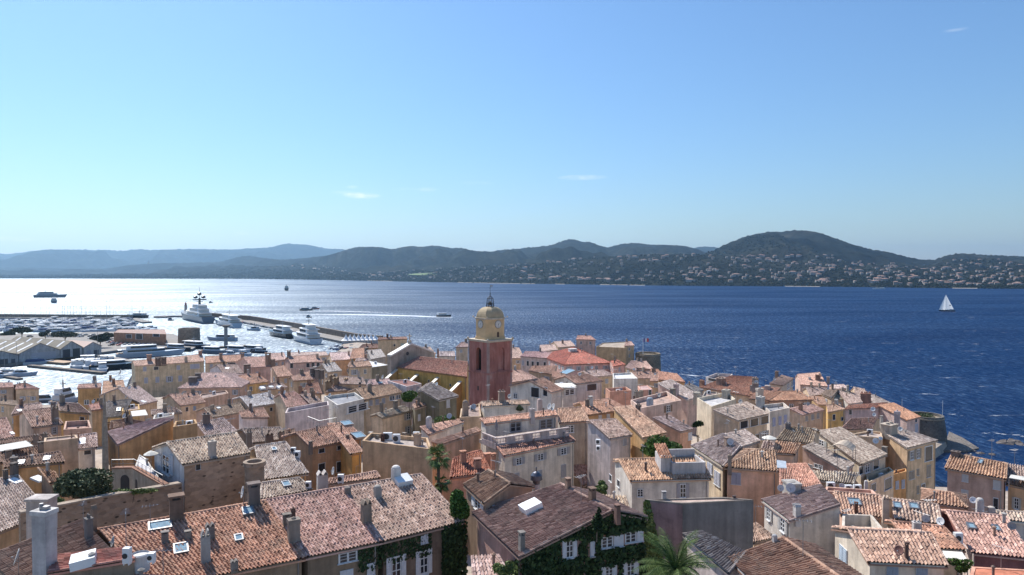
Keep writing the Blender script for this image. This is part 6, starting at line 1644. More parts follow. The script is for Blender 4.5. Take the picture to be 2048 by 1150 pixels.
tree('umbrella_pine', 'small dark pine between the two wider umbrella pines', 'tree', at_depth((90, 668), 490), 4, 3.5, 2, 1.6, 1500, .45, LEAF_PINE, 10, .3, 54, 'umbrella pines by the boatyard')
# lighthouse, pillar on the pier
q = W(366.5, 634, 1.5)
lh = thing('lighthouse', Vector((q.x, q.y + 6, 1.5)), 'small lighthouse with a dark lantern at the end of the mole', 'lighthouse')
MB().lathe([(2.3, 0), (2.1, 1.2), (1.7, 1.3), (1.35, 12.2), (1.9, 12.4), (1.9, 12.8), (1.0, 12.85)], (0, 0, 0), 16).build('tower', STUCCO, lh, None, (.5, .42, .36))
MB().lathe([(.95, 12.85), (.95, 14.6), (1.25, 14.7), (.2, 15.8), (.1, 16.6)], (0, 0, 0), 12).build('lantern', PAINT, lh, None, (.3, .08, .06))
q = W(452, 693, 1)
pl = thing('pier_pillar', Vector((q.x, q.y, 1)), 'tall concrete pillar with a wide flat head on the pier', 'pillar')
MB().box(-1.0, 1.0, -1.0, 1.0, -2, 13.0, .2, .2).build('shaft', STUCCO, pl, None, (.36, .34, .32)); MB().add([(-1.0, -1.0, 13.0), (1.0, -1.0, 13.0), (1.0, 1.0, 13.0), (-1.0, 1.0, 13.0), (-2.6, -2.6, 14.4), (2.6, -2.6, 14.4), (2.6, 2.6, 14.4), (-2.6, 2.6, 14.4)], [(3, 2, 1, 0), (4, 5, 6, 7), (0, 1, 5, 4), (1, 2, 6, 5), (2, 3, 7, 6), (3, 0, 4, 7)]).build('head', STUCCO, pl, None, (.22, .2, .185))
# white peaked marquees
tm = None
for k in range(8):
    x = 692 + k * 8.3; p = W(x, 688 - .25 * k, 1.7)
    if tm is None:
        tm = thing('marquee', p, '', 'marquee', 'white marquees on the quay')
        c = MB()
        prof = [(2.6, 2.5), (1.7, 3.2), (.9, 4.3), (.35, 5.6), (.06, 6.8)]
        c.lathe([(r * 1.35, z) for r, z in prof], (0, 0, 0), 8, None, math.pi / 8)
        c.build('canopy', plain('marquee_white', (.8, .8, .8), .6, 0, .03), tm)
        w = MB(); w.box(-2.3, 2.3, -2.3, 2.3, 0, 2.5); w.build('side_wall', plain('marquee_wall', (.5, .45, .42), .7), tm)
        o = tm
    else:
        o = copy_tree(tm); o.location = p
    o['label'] = 'white peaked marquee in the row of tents at the root of the mole'
# ------------------------------------------------------------------ boats
HULLW = plain('hull_white', (.68, .7, .72), .25, 0, .04)
HULLB = plain('hull_navy', (.02, .028, .06), .2, 0, .1)
HULLG = plain('hull_grey', (.2, .22, .25), .35, 0, .08)
HULLD = plain('hull_dark', (.025, .03, .035), .25, 0, .1)
TINT = plain('tinted_glass', (.015, .018, .025), .08)
TEAK = plain('teak_deck', (.36, .22, .12), .7, 0, .2, 1)
COVER = plain('blue_cover', (.04, .07, .17), .8, 0, .15)
def hull(b, L, B, H, sheer=.5, flare=.85, n=14):
    rows = []
    for i in range(n + 1):
        t = i / n; x = (t - .5) * L
        w = B / 2 * (min(1, .86 + .5 * t) if t < .5 else max(.015, (1 - ((t - .5) / .5) ** 2.2)))
        top = H * (1 + sheer * max(0, t - .35) ** 1.4); kx = x - (L * .06 * max(0, t - .6) / .4)
        rows.append([(kx, 0, -H * .5 * (1 - t ** 4)), (kx, w * flare * .78, -.05 * H), (x, w, top), (x, -w, top), (kx, -w * flare * .78, -.05 * H)])
    o = len(b.v)
    for r in rows: b.v += r
    for i in range(n):
        for k in range(5):
            k2 = (k + 1) % 5
            b.f.append((o + i * 5 + k, o + i * 5 + k2, o + (i + 1) * 5 + k2, o + (i + 1) * 5 + k))
    b.f.append((o, o + 4, o + 3, o + 2, o + 1)); b.f.append(tuple(o + n * 5 + k for k in range(5)))
    return b
def plan(x0, x1, w, nose):
    return [(x0, -w), (x1 - nose, -w), (x1 - nose * .35, -w * .72), (x1, -w * .3), (x1, w * .3), (x1 - nose * .35, w * .72), (x1 - nose, w), (x0, w)]
def deckhouse(b, x0, x1, w, nose, z0, z1, rake=.5):
    lo = plan(x0, x1, w, nose); hi = plan(x0 + rake * .3, x1 - rake, w * .93, nose)
    n = 8
    b.add([(x, y, z0) for x, y in lo] + [(x, y, z1) for x, y in hi], [tuple(range(n - 1, -1, -1)), tuple(range(n, 2 * n))] + [(i, (i + 1) % n, (i + 1) % n + n, i + n) for i in range(n)])
def yacht(name, label, cat, pos, L, rz, decks=2, hm=None, B=None, Hh=None, group=None, mast=True, radar=False, stripe=False, hd=None):
    B = B or L * .2; Hh = Hh or L * .055 + .6
    root = thing(name, Vector((pos.x, pos.y, 0)), label, cat, group, rad(rz))
    hull(MB(), L, B, Hh).build('hull', hm or HULLW, root)
    z = Hh * 1.02
    s, g, d = MB(), MB(), MB()
    x0, x1, w = -.4 * L, .2 * L, B * .42
    hd = hd or max(2.1, L * .05)
    d.prism(plan(-.49 * L, .3 * L, B * .42, L * .2), z - .1, z + .02)
    for k in range(decks):
        deckhouse(s, x0, x1, w, (x1 - x0) * .3, z + .03, z + hd, hd * .5)
        lo = plan(x0 + .06 * L, x1 - hd * .13, w * 1.012, (x1 - x0) * .3); hi = plan(x0 + .06 * L, x1 - hd * .4, w * .98, (x1 - x0) * .3)
        g.add([(x, y, z + hd * .34) for x, y in lo] + [(x, y, z + hd * .86) for x, y in hi], [(i, (i + 1) % 8, (i + 1) % 8 + 8, i + 8) for i in range(8)])
        s.prism(plan(x0 - .07 * L, x1 - hd * .2, w * 1.06, (x1 - x0) * .3), z + hd + .01, z + hd + .16)
        z += hd + .22
        x0 += .045 * L; x1 -= .115 * L; w *= .84
    s.build('superstructure', WHITE, root); g.build('window_band', TINT, root); d.build('deck', TEAK, root)
    if stripe:
        q = MB()
        for k in range(5):
            x = -.3 * L + k * .1 * L
            for sgn in (-1, 1): q.hexa([(x, sgn * B * .5 - .02, Hh * .45), (x + .035 * L, sgn * B * .5 - .02, Hh * .45), (x + .035 * L, sgn * B * .5 + .03, Hh * .45), (x, sgn * B * .5 + .03, Hh * .45)], [(x, sgn * B * .51 - .02, Hh * .75), (x + .035 * L, sgn * B * .51 - .02, Hh * .75), (x + .035 * L, sgn * B * .51 + .03, Hh * .75), (x, sgn * B * .51 + .03, Hh * .75)])
        q.build('porthole', TINT, root)
    if mast:
        m = MB()
        xm = (x0 + x1) / 2
        m.box(xm - .25, xm + .25, -.2, .2, z, z + hd * 1.4, .1, .08); m.box(xm - .2, xm + .2, -w * .8, w * .8, z + hd * .7, z + hd * .85)
        m.tube((xm, 0, z + hd * 1.4), (xm, 0, z + hd * 2.4), .06, .03, 5)
        if radar:
            for yy, zz_, r in ((-w * 1.0, hd * 2.0, hd * .62), (w * 1.0, hd * 2.0, hd * .62), (0, hd * 2.9, hd * .62)):
                m.lathe([(.1 * r, z + zz_ - r * .5), (r * .8, z + zz_ - .3 * r), (r, z + zz_), (r * .75, z + zz_ + .6 * r), (.1 * r, z + zz_ + .9 * r)], (xm + 0, yy, 0), 12)
            m.box(xm - hd * 1.2, xm + hd * 1.2, -w * 1.5, w * 1.5, z + hd * 1.2, z + hd * 1.5); m.box(xm - 1.2, xm + 1.2, -1.0, 1.0, z, z + hd * 1.9, .4, .3); m.tube((xm, 0, z + hd * 2), (xm, 0, z + hd * 5), .25, .1, 6)
        m.build('mast', HULLD if radar else METAL, root)
    return root
def at(x, y): return W(x, y, 0)
# the large yachts
yacht('superyacht', 'largest white superyacht with black radar mast, moored along the outer mole', 'superyacht', at(388, 641), 112, 128, 3, HULLG, 15, 6.5, None, True, True, False, 3.5)
yacht('superyacht', 'white three-deck motor yacht moored behind the largest superyacht', 'yacht', at(451, 651), 74, 128, 2, HULLW, 11, 4.5, hd=3.0)
yacht('motor_yacht', 'dark-hulled motor yacht with row of portholes along the inner mole', 'yacht', at(558, 673), 44, 130, 2, HULLD, 8.5, 3.4, None, True, False, True, 2.6)
yacht('superyacht', 'white tall-sterned yacht with stacked decks at the inner mole', 'yacht', at(608, 683), 52, 125, 3, HULLW, 11.5, 4, hd=2.9)
yacht('sleek_yacht', 'long sleek white yacht by the car park, bow to the town', 'yacht', at(303, 712), 38, 33, 2, HULLW, 8, 2.6, None, False, hd=2.0)
yacht('motor_yacht', 'blue-hulled yacht moored behind the long ochre quay building', 'yacht', at(395, 697), 26, -28, 1, HULLB, 6, 2.6)
yacht('motor_yacht', 'dark open yacht beside the squat round tower', 'yacht', at(358, 702), 20, -20, 1, HULLD, 5, 2.2, None, False)
yacht('motor_yacht', 'white yacht lying across the inner harbour behind the pier pillar', 'yacht', at(443, 681), 24, 170, 1, HULLW, 5.6, 2.3)
yacht('motor_yacht', 'small white and navy yacht in front of the pier pillar', 'yacht', at(478, 705), 20, -25, 1, HULLW, 5, 2.0, None, False)
yacht('motor_yacht', 'grey sports yacht nearest the quay roofs', 'yacht', at(430, 707), 19, -22, 1, HULLG, 5, 2.0, None, False)
yacht('motor_yacht', 'navy day yacht with a long foredeck by the pier', 'yacht', at(500, 703), 19, 160, 1, HULLB, 4.6, 1.9, None, False)
yacht('motor_yacht', 'little white cruiser under the outer mole', 'yacht', at(506, 661), 13, 165, 1, HULLW, 4, 1.5)
yacht('ferry', 'white ferry leaving the marina past the straight breakwater', 'ferry', at(274, 635.5), 24, 170, 1, HULLD, 8, 3.0)
yacht('naval_ship', 'long grey ship at anchor in the glare, the farther of two', 'ship', at(102, 595), 58, 8, 2, HULLG, 12, 5, None, True)
yacht('superyacht', 'grey yacht seen end-on in the glare in front of the long grey ship', 'yacht', at(108, 606), 30, 123, 2, HULLG, 9.5, 3.6)
yacht('superyacht', 'dark yacht heading straight away across the middle of the bay', 'yacht', at(573, 581), 44, 108, 3, HULLD, 12, 6)
yacht('motorboat', 'dark motorboat towing a long white wake towards the clock tower', 'motorboat', at(888, 633.5), 17, 2, 1, HULLD, 4.6, 1.9, None, False)
yacht('motorboat', 'dark open motorboat crossing the sparkling water, farther of the two with wakes', 'motorboat', at(613, 621), 17, 4, 1, HULLD, 4.4, 1.7, None, False)
yacht('motorboat', 'small red-sterned boat close behind the farther motorboat', 'motorboat', at(631, 618.5), 11, 4, 1, plain('hull_red', (.35, .05, .04), .4), 3, 1.4, None, False)
yacht('motorboat', 'white speedboat near the far shore below the villa hill', 'motorboat', at(1757, 578.5), 34, 175, 1, HULLW, 7, 2.8, None, False)
for x, y, lb in ((422, 606, 'tiny dark boat in the sparkling water beside the superyacht mast'), (618, 635, 'black buoy-like dinghy in the sparkling water before the motorboats'), (342, 641, 'small launch passing the end of the mole')):
    yacht('dinghy', lb, 'dinghy', at(x, y), 6.5, 10, 1, HULLD, 2.2, .8, None, False)
yacht('moored_yacht', 'white flybridge yacht seen from astern in the inner harbour, framed by roofs', 'yacht', at(137, 805), 15, 80, 2, HULLW, 4.8, 1.8)
yacht('tender_boat', 'pale inflatable tender beside the flybridge yacht in the inner harbour', 'boat', at(95, 803), 8, 20, 1, HULLG, 2.8, .8, None, False)
m, nt, bs = new_mat('sailcloth')
tr = nt.nodes.new('ShaderNodeBsdfTranslucent'); tr.inputs[0].default_value = (.8, .8, .8, 1); bs.inputs['Base Color'].default_value = (.75, .75, .76, 1)
mx_ = nt.nodes.new('ShaderNodeMixShader'); mx_.inputs[0].default_value = .5; nt.links.new(bs.outputs[0], mx_.inputs[1]); nt.links.new(tr.outputs[0], mx_.inputs[2]); nt.links.new(mx_.outputs[0], nt.nodes['Material Output'].inputs[0])
SAILC = m
# sailing yacht with set sails
sy = thing('sailing_yacht', at(1893, 622.5), 'sailing yacht under white sails heading out to sea', 'sailing yacht', None, rad(172))
hull(MB(), 19, 5, 1.5).build('hull', HULLB, sy)
b = MB(); deckhouse(b, -3, 3.5, 1.4, 2, 1.55, 2.3, .4); b.build('cabin', WHITE, sy)
MB().tube((1.2, 0, 1), (1.2, 0, 22), .16, .08, 6).build('mast', METAL, sy)
def sail(name, a, b_, c_, belly):
    q = MB(); n = 7; rows = []
    for i in range(n + 1):
        t = i / n; l_, r_ = Vector(a).lerp(Vector(c_), t), Vector(b_).lerp(Vector(c_), t)
        rows.append([l_.lerp(r_, s / 5) + Vector((0, belly * math.sin(math.pi * s / 5) * (1 - t), 0)) for s in range(6)])
    o = 0
    for r_ in rows: q.v += [tuple(p) for p in r_]
    for i in range(n):
        for s in range(5): q.f.append((i * 6 + s, i * 6 + s + 1, (i + 1) * 6 + s + 1, (i + 1) * 6 + s))
    return q.build(name, SAILC, sy)
ms = sail('mainsail', (1.0, 0, 2.6), (-8.2, .6, 2.8), (1.15, 0, 21.5), 1.0); sail('foresail', (9.2, 0, 1.8), (1.6, .9, 2.2), (1.35, 0, 20.8), 1.1)
MB().tube((1.0, 0, 2.5), (-8.4, .6, 2.7), .12, .1, 6).build('boom', METAL, sy)
MB().lathe([(.85, 0), (.01, .02)], (-3.6, .95, 7.5), 12, (0, 1, 0)).build('sail_emblem', DARK, ms)
# small moored craft, four kinds
def small_proto(kind):
    L, B = 13.0, 4.0
    root = thing('moored_boat', (0, 0, 0), '', 'boat')
    hull(MB(), L, B, 1.35, .5, .85, 8).build('hull', {'w': HULLW, 's': HULLW, 'c': HULLW, 'n': HULLB}[kind], root)
    if kind in 'wn':
        b, g = MB(), MB()
        deckhouse(b, -2.6, 2.6, 1.45, 1.8, 1.4, 2.7, .9); b.prism(plan(-3.4, .8, 1.4, .8), 3.3, 3.45)
        for x, y in ((-3, 1.2), (-3, -1.2)): b.tube((x, y, 2.6), (x, y, 3.3), .06, .06, 4)
        lo, hi = plan(-2, 2.45, 1.46, 1.8), plan(-2, 1.9, 1.4, 1.8)
        g.add([(x, y, 1.8) for x, y in lo] + [(x, y, 2.5) for x, y in hi], [(i, (i + 1) % 8, (i + 1) % 8 + 8, i + 8) for i in range(8)])
        b.build('cabin', WHITE, root); g.build('window_band', TINT, root)
    if kind == 's':
        b = MB(); deckhouse(b, -2.5, 2.2, 1.1, 1.6, 1.4, 1.95, .4); b.build('cabin', WHITE, root)
        m = MB(); m.tube((.8, 0, 1.4), (.8, 0, 15), .1, .06, 5); m.tube((.8, 0, 2.5), (-4.2, 0, 2.6), .16, .14, 5); m.tube((.8 - .02, -1, 9.5), (.8 - .02, 1, 9.5), .04, .04, 4); m.build('mast', METAL, root)
    if kind == 'c':
        b = MB(); deckhouse(b, -5.6, 2.8, 1.75, 2.4, 1.42, 2.5, .8); b.build('cover', COVER, root)
    return root
PROT = {k: small_proto(k) for k in 'wscn'}
USED = {k: False for k in PROT}
LB = {'w': ('white cabin cruiser moored stern-to in the crowded marina', 'white cruisers in the marina'), 's': ('white sailing boat with bare mast in the crowded marina', 'sailing boats in the marina'),
      'c': ('boat under a dark blue cover in the crowded marina', 'covered boats in the marina'), 'n': ('navy-hulled cabin cruiser in the crowded marina', 'navy cruisers in the marina')}
def place_small(k, p, rz, s, label=None, group=None):
    if not USED[k]:
        o = PROT[k]; USED[k] = True
    else: o = copy_tree(PROT[k])
    o.location = (p.x, p.y, 0); o.rotation_euler = (0, 0, rad(rz)); o.scale = (s, s, s)
    o['label'] = label or LB[k][0]; o['group'] = group or LB[k][1]
n_small = 0
for ri, y in enumerate((643.2, 645.0, 647.2, 649.4, 651.8, 654.6, 657.4, 660.4, 663.6)):
    d = at(100, y).y
    step = 5.6 * FPX / d
    x = -40 + R.uniform(0, 6)
    pontoon = ri % 2 == 0
    while x < (266 if ri < 6 else 300):
        if R.random() < .9:
            place_small(R.choice('wwwsssccnn'), at(x, y), (8 if ri % 2 else 188) + 55 + R.uniform(-4, 4), R.choice((.65, .8, 1, 1.2, 1.5))); n_small += 1
        x += step * R.uniform(.72, 1.05)
for k, y in enumerate((644.4, 648.9, 654.2, 660.4)):
    a, b_ = at(-60, y), at(270, y)
    o = MB().box(0, (b_ - a).length, -1, 1, .1, .5).build('pontoon', QUAY, None, a); o.rotation_euler = (0, 0, math.atan2((b_ - a).y, (b_ - a).x))
    tag(o, 'long floating pontoon between rows of boats in the crowded marina', 'pontoon', 'pontoons of the marina')
# near basin
def pier(label, a, b_, w=2.4, z=.9, mat=None):
    a, b_ = at(*a), at(*b_)
    o = MB().box(0, (b_ - a).length, -w / 2, w / 2, -.6, z).build('pier', mat or MOLE, None, a); o.rotation_euler = (0, 0, math.atan2((b_ - a).y, (b_ - a).x)); tag(o, label, 'pier')
pier('dark pier across the near basin, below the boatyard', (60, 734), (208, 749), 3.2, 1.2)
pier('short dark pontoon on the west side of the near basin', (-10, 752), (40, 760), 2.6)
pier('wooden working barge deck beside the boatyard slip', (92, 725), (140, 729), 7, 1.3, TEAK)
pier('pale quay pier behind the moored boats of the near basin', (176, 711), (268, 728), 4, 1.6, QUAY)
pier('dark pier carrying the concrete pillar', (428, 697), (500, 693), 5, 1.2)
pier('low pontoon next to the pier pillar', (430, 704), (470, 712), 2.4)
for x, y, k, rz, s in ((150, 734, 'w', 118, 1.2), (160, 735, 'w', 118, 1.4), (171, 733, 'n', 118, 1.2), (181, 736, 'w', 118, 1.5), (192, 738, 'c', 118, 1.2), (168, 726, 'w', -60, 1.2), (182, 727, 'w', -60, 1.3), (196, 725, 's', -60, 1.2), (208, 729, 'w', -60, 1.4), (221, 728, 'n', -60, 1.3), (205, 741, 'w', 118, 1.3)):
    place_small(k, at(x, y), rz + R.uniform(-4, 4), s, {'w': 'white cabin cruiser moored at the dark pier of the near basin', 'n': 'navy cruiser moored at the dark pier of the near basin', 'c': 'covered boat moored at the dark pier of the near basin', 's': 'sailing boat moored at the dark pier of the near basin'}[k], 'boats at the dark pier')
yacht('motor_yacht', 'large black-hulled yacht at the end of the dark pier', 'yacht', at(232, 738), 24, 25, 1, HULLD, 6, 2.6, None, False)
for x, y, k in ((68, 727, 'w'), (78, 728, 'c'), (5, 748, 's'), (16, 751, 'w'), (30, 753, 's'), (42, 752, 'w'), (-5, 756, 'w')):
    place_small(k, at(x, y), R.uniform(0, 30), 1.1, {'w': 'small white cruiser by the slip west of the dark pier', 's': 'small sailing boat west of the dark pier', 'c': 'blue-covered boat by the boatyard slip'}[k], 'small boats west of the dark pier')
for x, y in ((520, 700), (488, 711), (463, 712), (520, 706)):
    place_small('n' if x == 520 else 'w', at(x, y), -25 + R.uniform(-8, 8), 1.0, 'small motorboat moored near the pier pillar', 'motorboats near the pier pillar')
# parked cars by the harbour office and on the mole
def car_proto():
    root = thing('parked_car', (0, 0, 0), '', 'car', 'cars parked around the harbour')
    b = MB()
    pr = [(-2.1, .35), (-2.15, .75), (-1.9, .95), (-1.3, 1.0), (1.0, .98), (1.9, .85), (2.15, .65), (2.1, .35)]
    n = len(pr)
    b.add([(x, -.85, z) for x, z in pr] + [(x, .85, z) for x, z in pr], [tuple(range(n)), tuple(range(2 * n - 1, n - 1, -1))] + [(i + n, (i + 1) % n + n, (i + 1) % n, i) for i in range(n)])
    b.box(-1.35, .55, -.7, .7, 1.38, 1.45, .1, .05); b.build('body', PAINT, root)
    g = MB(); g.hexa([(-1.75, -.78, .99), (1.05, -.78, .99), (1.05, .78, .99), (-1.75, .78, .99)], [(-1.35, -.68, 1.39), (.55, -.68, 1.39), (.55, .68, 1.39), (-1.35, .68, 1.39)]); g.build('window_band', TINT, root)
    for x in (-1.35, 1.35):
        for y in (-.82, .82): MB().lathe([(.33, -.1), (.33, .1)], (x, y, .33), 10, (0, 1, 0)).build('wheel', DARK, root)
    return root
CAR = car_proto(); first = True
CC = [(.6, .6, .6), (.55, .55, .56), (.1, .1, .1), (.05, .05, .06), (.3, .31, .33), (.35, .05, .04), (.08, .12, .25), (.5, .48, .43)]
cars = []
for r_, y in enumerate((681, 683, 685.5, 688, 691)):
    x = 205 + r_ * 2
    while x < 296 + r_ * 4:
        if R.random() < .85: cars.append((W(x, y, 1.6), 65 if r_ % 2 else 245))
        x += 2.7 * FPX / W(x, y, 1.6).y * R.uniform(1, 1.3)
for r_, (y, xa, xb) in enumerate(((671, 150, 225), (674, 60, 205), (677.5, 160, 222))):
    x = xa
    while x < xb:
        if R.random() < .8: cars.append((W(x, y, 1.6), 65 if r_ % 2 else 245))
        x += 2.9 * FPX / W(x, y, 1.6).y * R.uniform(1, 1.5)
for t in range(17):
    if R.random() < .85:
        p = W(478 + t * 3.6 + R.uniform(-.6, .6), 646.5 + t * .72, 1.7); cars.append((p + Vector((2, 4, 0)), -50))
for t in range(16):
    cars.append((W(655 + R.uniform(0, 95), 696 + R.uniform(-3, 5), 1.75), R.uniform(0, 180)))
for p, rz in cars:
    o = CAR if first else copy_tree(CAR); first = False
    o.location = (p.x, p.y, p.z if p.z > 1.65 else 1.6); o.rotation_euler = (0, 0, rad(rz))
    [c for c in o.children if c.name.startswith('body')][0].color = (*R.choice(CC), 1)
    o['label'] = 'car parked on the harbour quay'
# ------------------------------------------------------------------ sea
m, nt, bs = new_mat('sea_water')
P_ = geo_pos(nt)
gust = noise(nt, scaled(nt, P_, (.004, .012, 1)), 1, 4, .6)
shal = noise(nt, P_, .02, 3)
c = ramp(nt, gust, [(.3, (.001, .010, .047)), (.7, (.002, .019, .07))])
# white horses: short streaks lying across the wind
cap = noise(nt, scaled(nt, P_, (.05, .16, 1)), 1, 3, .6, .4)
capm = ramp(nt, cap, [(.67, 0), (.70, 1)])
brk = ramp(nt, noise(nt, scaled(nt, P_, (.4, .9, 1)), 1, 3, .7), [(.42, 0), (.6, 1)])
capm = mathn(nt, 'MULTIPLY', mathn(nt, 'MULTIPLY', capm, brk), .8)
c = mixc(nt, 'MIX', capm, c, (.5, .53, .56))
w1 = noise(nt, scaled(nt, P_, (.16, .34, 1)), 1, 3, .55, .8)
w2 = noise(nt, scaled(nt, P_, (.45, .8, 1)), 1, 3, .6, .5)
h = mathn(nt, 'ADD', mathn(nt, 'MULTIPLY', w1, 1.7), mathn(nt, 'MULTIPLY', w2, 1.0))
bm = node(nt, 'ShaderNodeBump', Strength=1.0, Distance=.55); nt.links.new(h, bm.inputs['Height'])
df = nt.nodes.new('ShaderNodeBsdfDiffuse'); gl = nt.nodes.new('ShaderNodeBsdfGlossy'); gl.distribution = 'BECKMANN'
gl.inputs['Roughness'].default_value = .54; gl.inputs['Color'].default_value = (.8, .92, 1, 1)
nt.links.new(c, df.inputs['Color']); nt.links.new(bm.outputs[0], df.inputs['Normal']); nt.links.new(bm.outputs[0], gl.inputs['Normal'])
mxs = nt.nodes.new('ShaderNodeMixShader'); spk = noise(nt, scaled(nt, P_, (.5, .13, 1)), 1, 5, .75, .3)
lanes = ramp(nt, noise(nt, scaled(nt, P_, (.0022, .009, 1)), 1, 5, .6, .6), [(.35, .68), (.65, 1.35)])
nt.links.new(mathn(nt, 'MULTIPLY', ramp(nt, spk, [(.36, .075), (.5, .14), (.6, .25), (.72, .52)]), lanes), mxs.inputs[0])
nt.links.new(df.outputs[0], mxs.inputs[1]); nt.links.new(gl.outputs[0], mxs.inputs[2])
nt.links.new(mxs.outputs[0], nt.nodes['Material Output'].inputs['Surface']); nt.nodes.remove(bs)
SEA = m
b = MB().quad((-16500, -300, 0), (16500, -300, 0), (16500, 17500, 0), (-16500, 17500, 0))
structure(b.build('sea', SEA))
m, nt, bs = new_mat('sea_foam')
P_ = geo_pos(nt)
f = noise(nt, scaled(nt, P_, (.22, .5, 1)), 1, 5, .65)
uvn = nt.nodes.new('ShaderNodeUVMap').outputs[0]
sep = nt.nodes.new('ShaderNodeSeparateXYZ'); nt.links.new(uvn, sep.inputs[0])
edge = sep.outputs[1]
al = mathn(nt, 'ADD', mathn(nt, 'MULTIPLY', f, 1.0), mathn(nt, 'SUBTRACT', edge, 1.0))
am = ramp(nt, al, [(.32, 0), (.5, 1)])
bs.inputs['Base Color'].default_value = (.72, .76, .8, 1); bs.inputs['Roughness'].default_value = .7
nt.links.new(am, bs.inputs['Alpha'])
FOAM = m
def foam_strip(name, pts, widths, dens, label=None):
    """strip along pixel points; dens = how solid along the strip"""
    P = [W(x, y, 0) for x, y in pts]
    V, U = [], []
    n = len(P)
    for i, p in enumerate(P):
        d = (P[min(i + 1, n - 1)] - P[max(i - 1, 0)]).normalized(); s = Vector((-d.y, d.x, 0))
        for k, e in enumerate((-1, -.5, 0, .5, 1)):
            q = p + s * widths[i] * e; V.append((q.x, q.y, .06)); U.append((i, dens[i] * (1 - abs(e) ** 2)))
    idx = np.arange(n * 5).reshape(n, 5)
    q = np.stack([idx[:-1, :-1], idx[:-1, 1:], idx[1:, 1:], idx[1:, :-1]], -1).reshape(-1, 4)
    o = link(name, np_mesh(name, np.array(V), q, FOAM, np.array(U)))
    o['kind'] = 'stuff'
    if label: o['label'] = label; o['category'] = 'foam'
    return o
foam_strip('wake', [(905, 634.5), (870, 634), (830, 632), (790, 631), (750, 630), (700, 629.5), (640, 629.5), (560, 630), (450, 636)], [4, 7, 9, 11, 12, 14, 16, 18, 20], [1.5, 1.5, 1.45, 1.4, 1.3, 1.2, 1.0, .85, .7], 'long white wake behind the dark motorboat')
foam_strip('wake', [(615, 622.5), (660, 622), (720, 623.5), (780, 626), (830, 627)], [5, 8, 10, 11, 12], [1.2, 1.15, 1.05, .9, .7], 'faint wake of the farther motorboat')
foam_strip('wake', [(1905, 624.3), (1925, 624.6), (1950, 625)], [2.5, 3, 4], [1.0, .8, .5], 'short wake behind the sailing yacht')
foam_strip('surf', [(1905, 860), (1930, 862), (1965, 866), (2005, 868), (2060, 872)], [2, 4, 7, 9, 9], [.45, .65, .8, .85, .85], 'white surf breaking over shallows by the fort tower')
foam_strip('surf', [(1880, 826), (1905, 829), (1925, 832), (1945, 838)], [4, 6, 6, 4], [.7, .85, .75, .6], 'broken surf seaward of the fort tower')
foam_strip('surf', [(1940, 862), (1900, 852), (1920, 846), (1960, 852)], [4, 5, 5, 4], [.65, .7, .7, .6], 'thin foam streaks near the fort tower')
foam_strip('surf', [(1355, 748), (1380, 751), (1410, 753), (1450, 757)], [4, 6, 6, 4], [.8, .95, .9, .6], 'white surf along the sea wall behind the roofs')
# ------------------------------------------------------------------ far shore and hills
def forest(name, a, b_, c_, sc_):
    m, nt, bs = new_mat(name)
    P = geo_pos(nt)
    f = noise(nt, P, sc_, 6, .68)
    g = noise(nt, P, sc_ * 9, 4, .7)
    c = ramp(nt, f, [(.3, a), (.55, b_), (.75, c_)])
    c = mixc(nt, 'MULTIPLY', 1.0, c, ramp(nt, g, [(.35, .45), (.68, 1.5)]))
    nt.links.new(c, bs.inputs['Base Color']); bs.inputs['Roughness'].default_value = 1; bs.inputs['Specular IOR Level'].default_value = 0
    bump(nt, bs, g, 1.0, 14)
    return m
FOREST = forest('wooded_hillside', (.011, .014, .013), (.025, .028, .022), (.055, .05, .036), .0022)
FORESTF = forest('distant_hillside', (.014, .018, .016), (.025, .028, .024), (.035, .035, .03), .0015)
HILLS = []
def hnoise(x, y, s, seed):
    rs = np.random.RandomState(seed); z = 0
    for k in range(6):
        a = rs.rand() * 6.28; f = (1.9 ** k) / s; p = rs.rand(2) * 6.28
        z = z + np.sin((x * math.cos(a) + y * math.sin(a)) * f + p[0]) * np.cos((-x * math.sin(a) + y * math.cos(a)) * f * .8 + p[1]) / 1.55 ** k
    return z
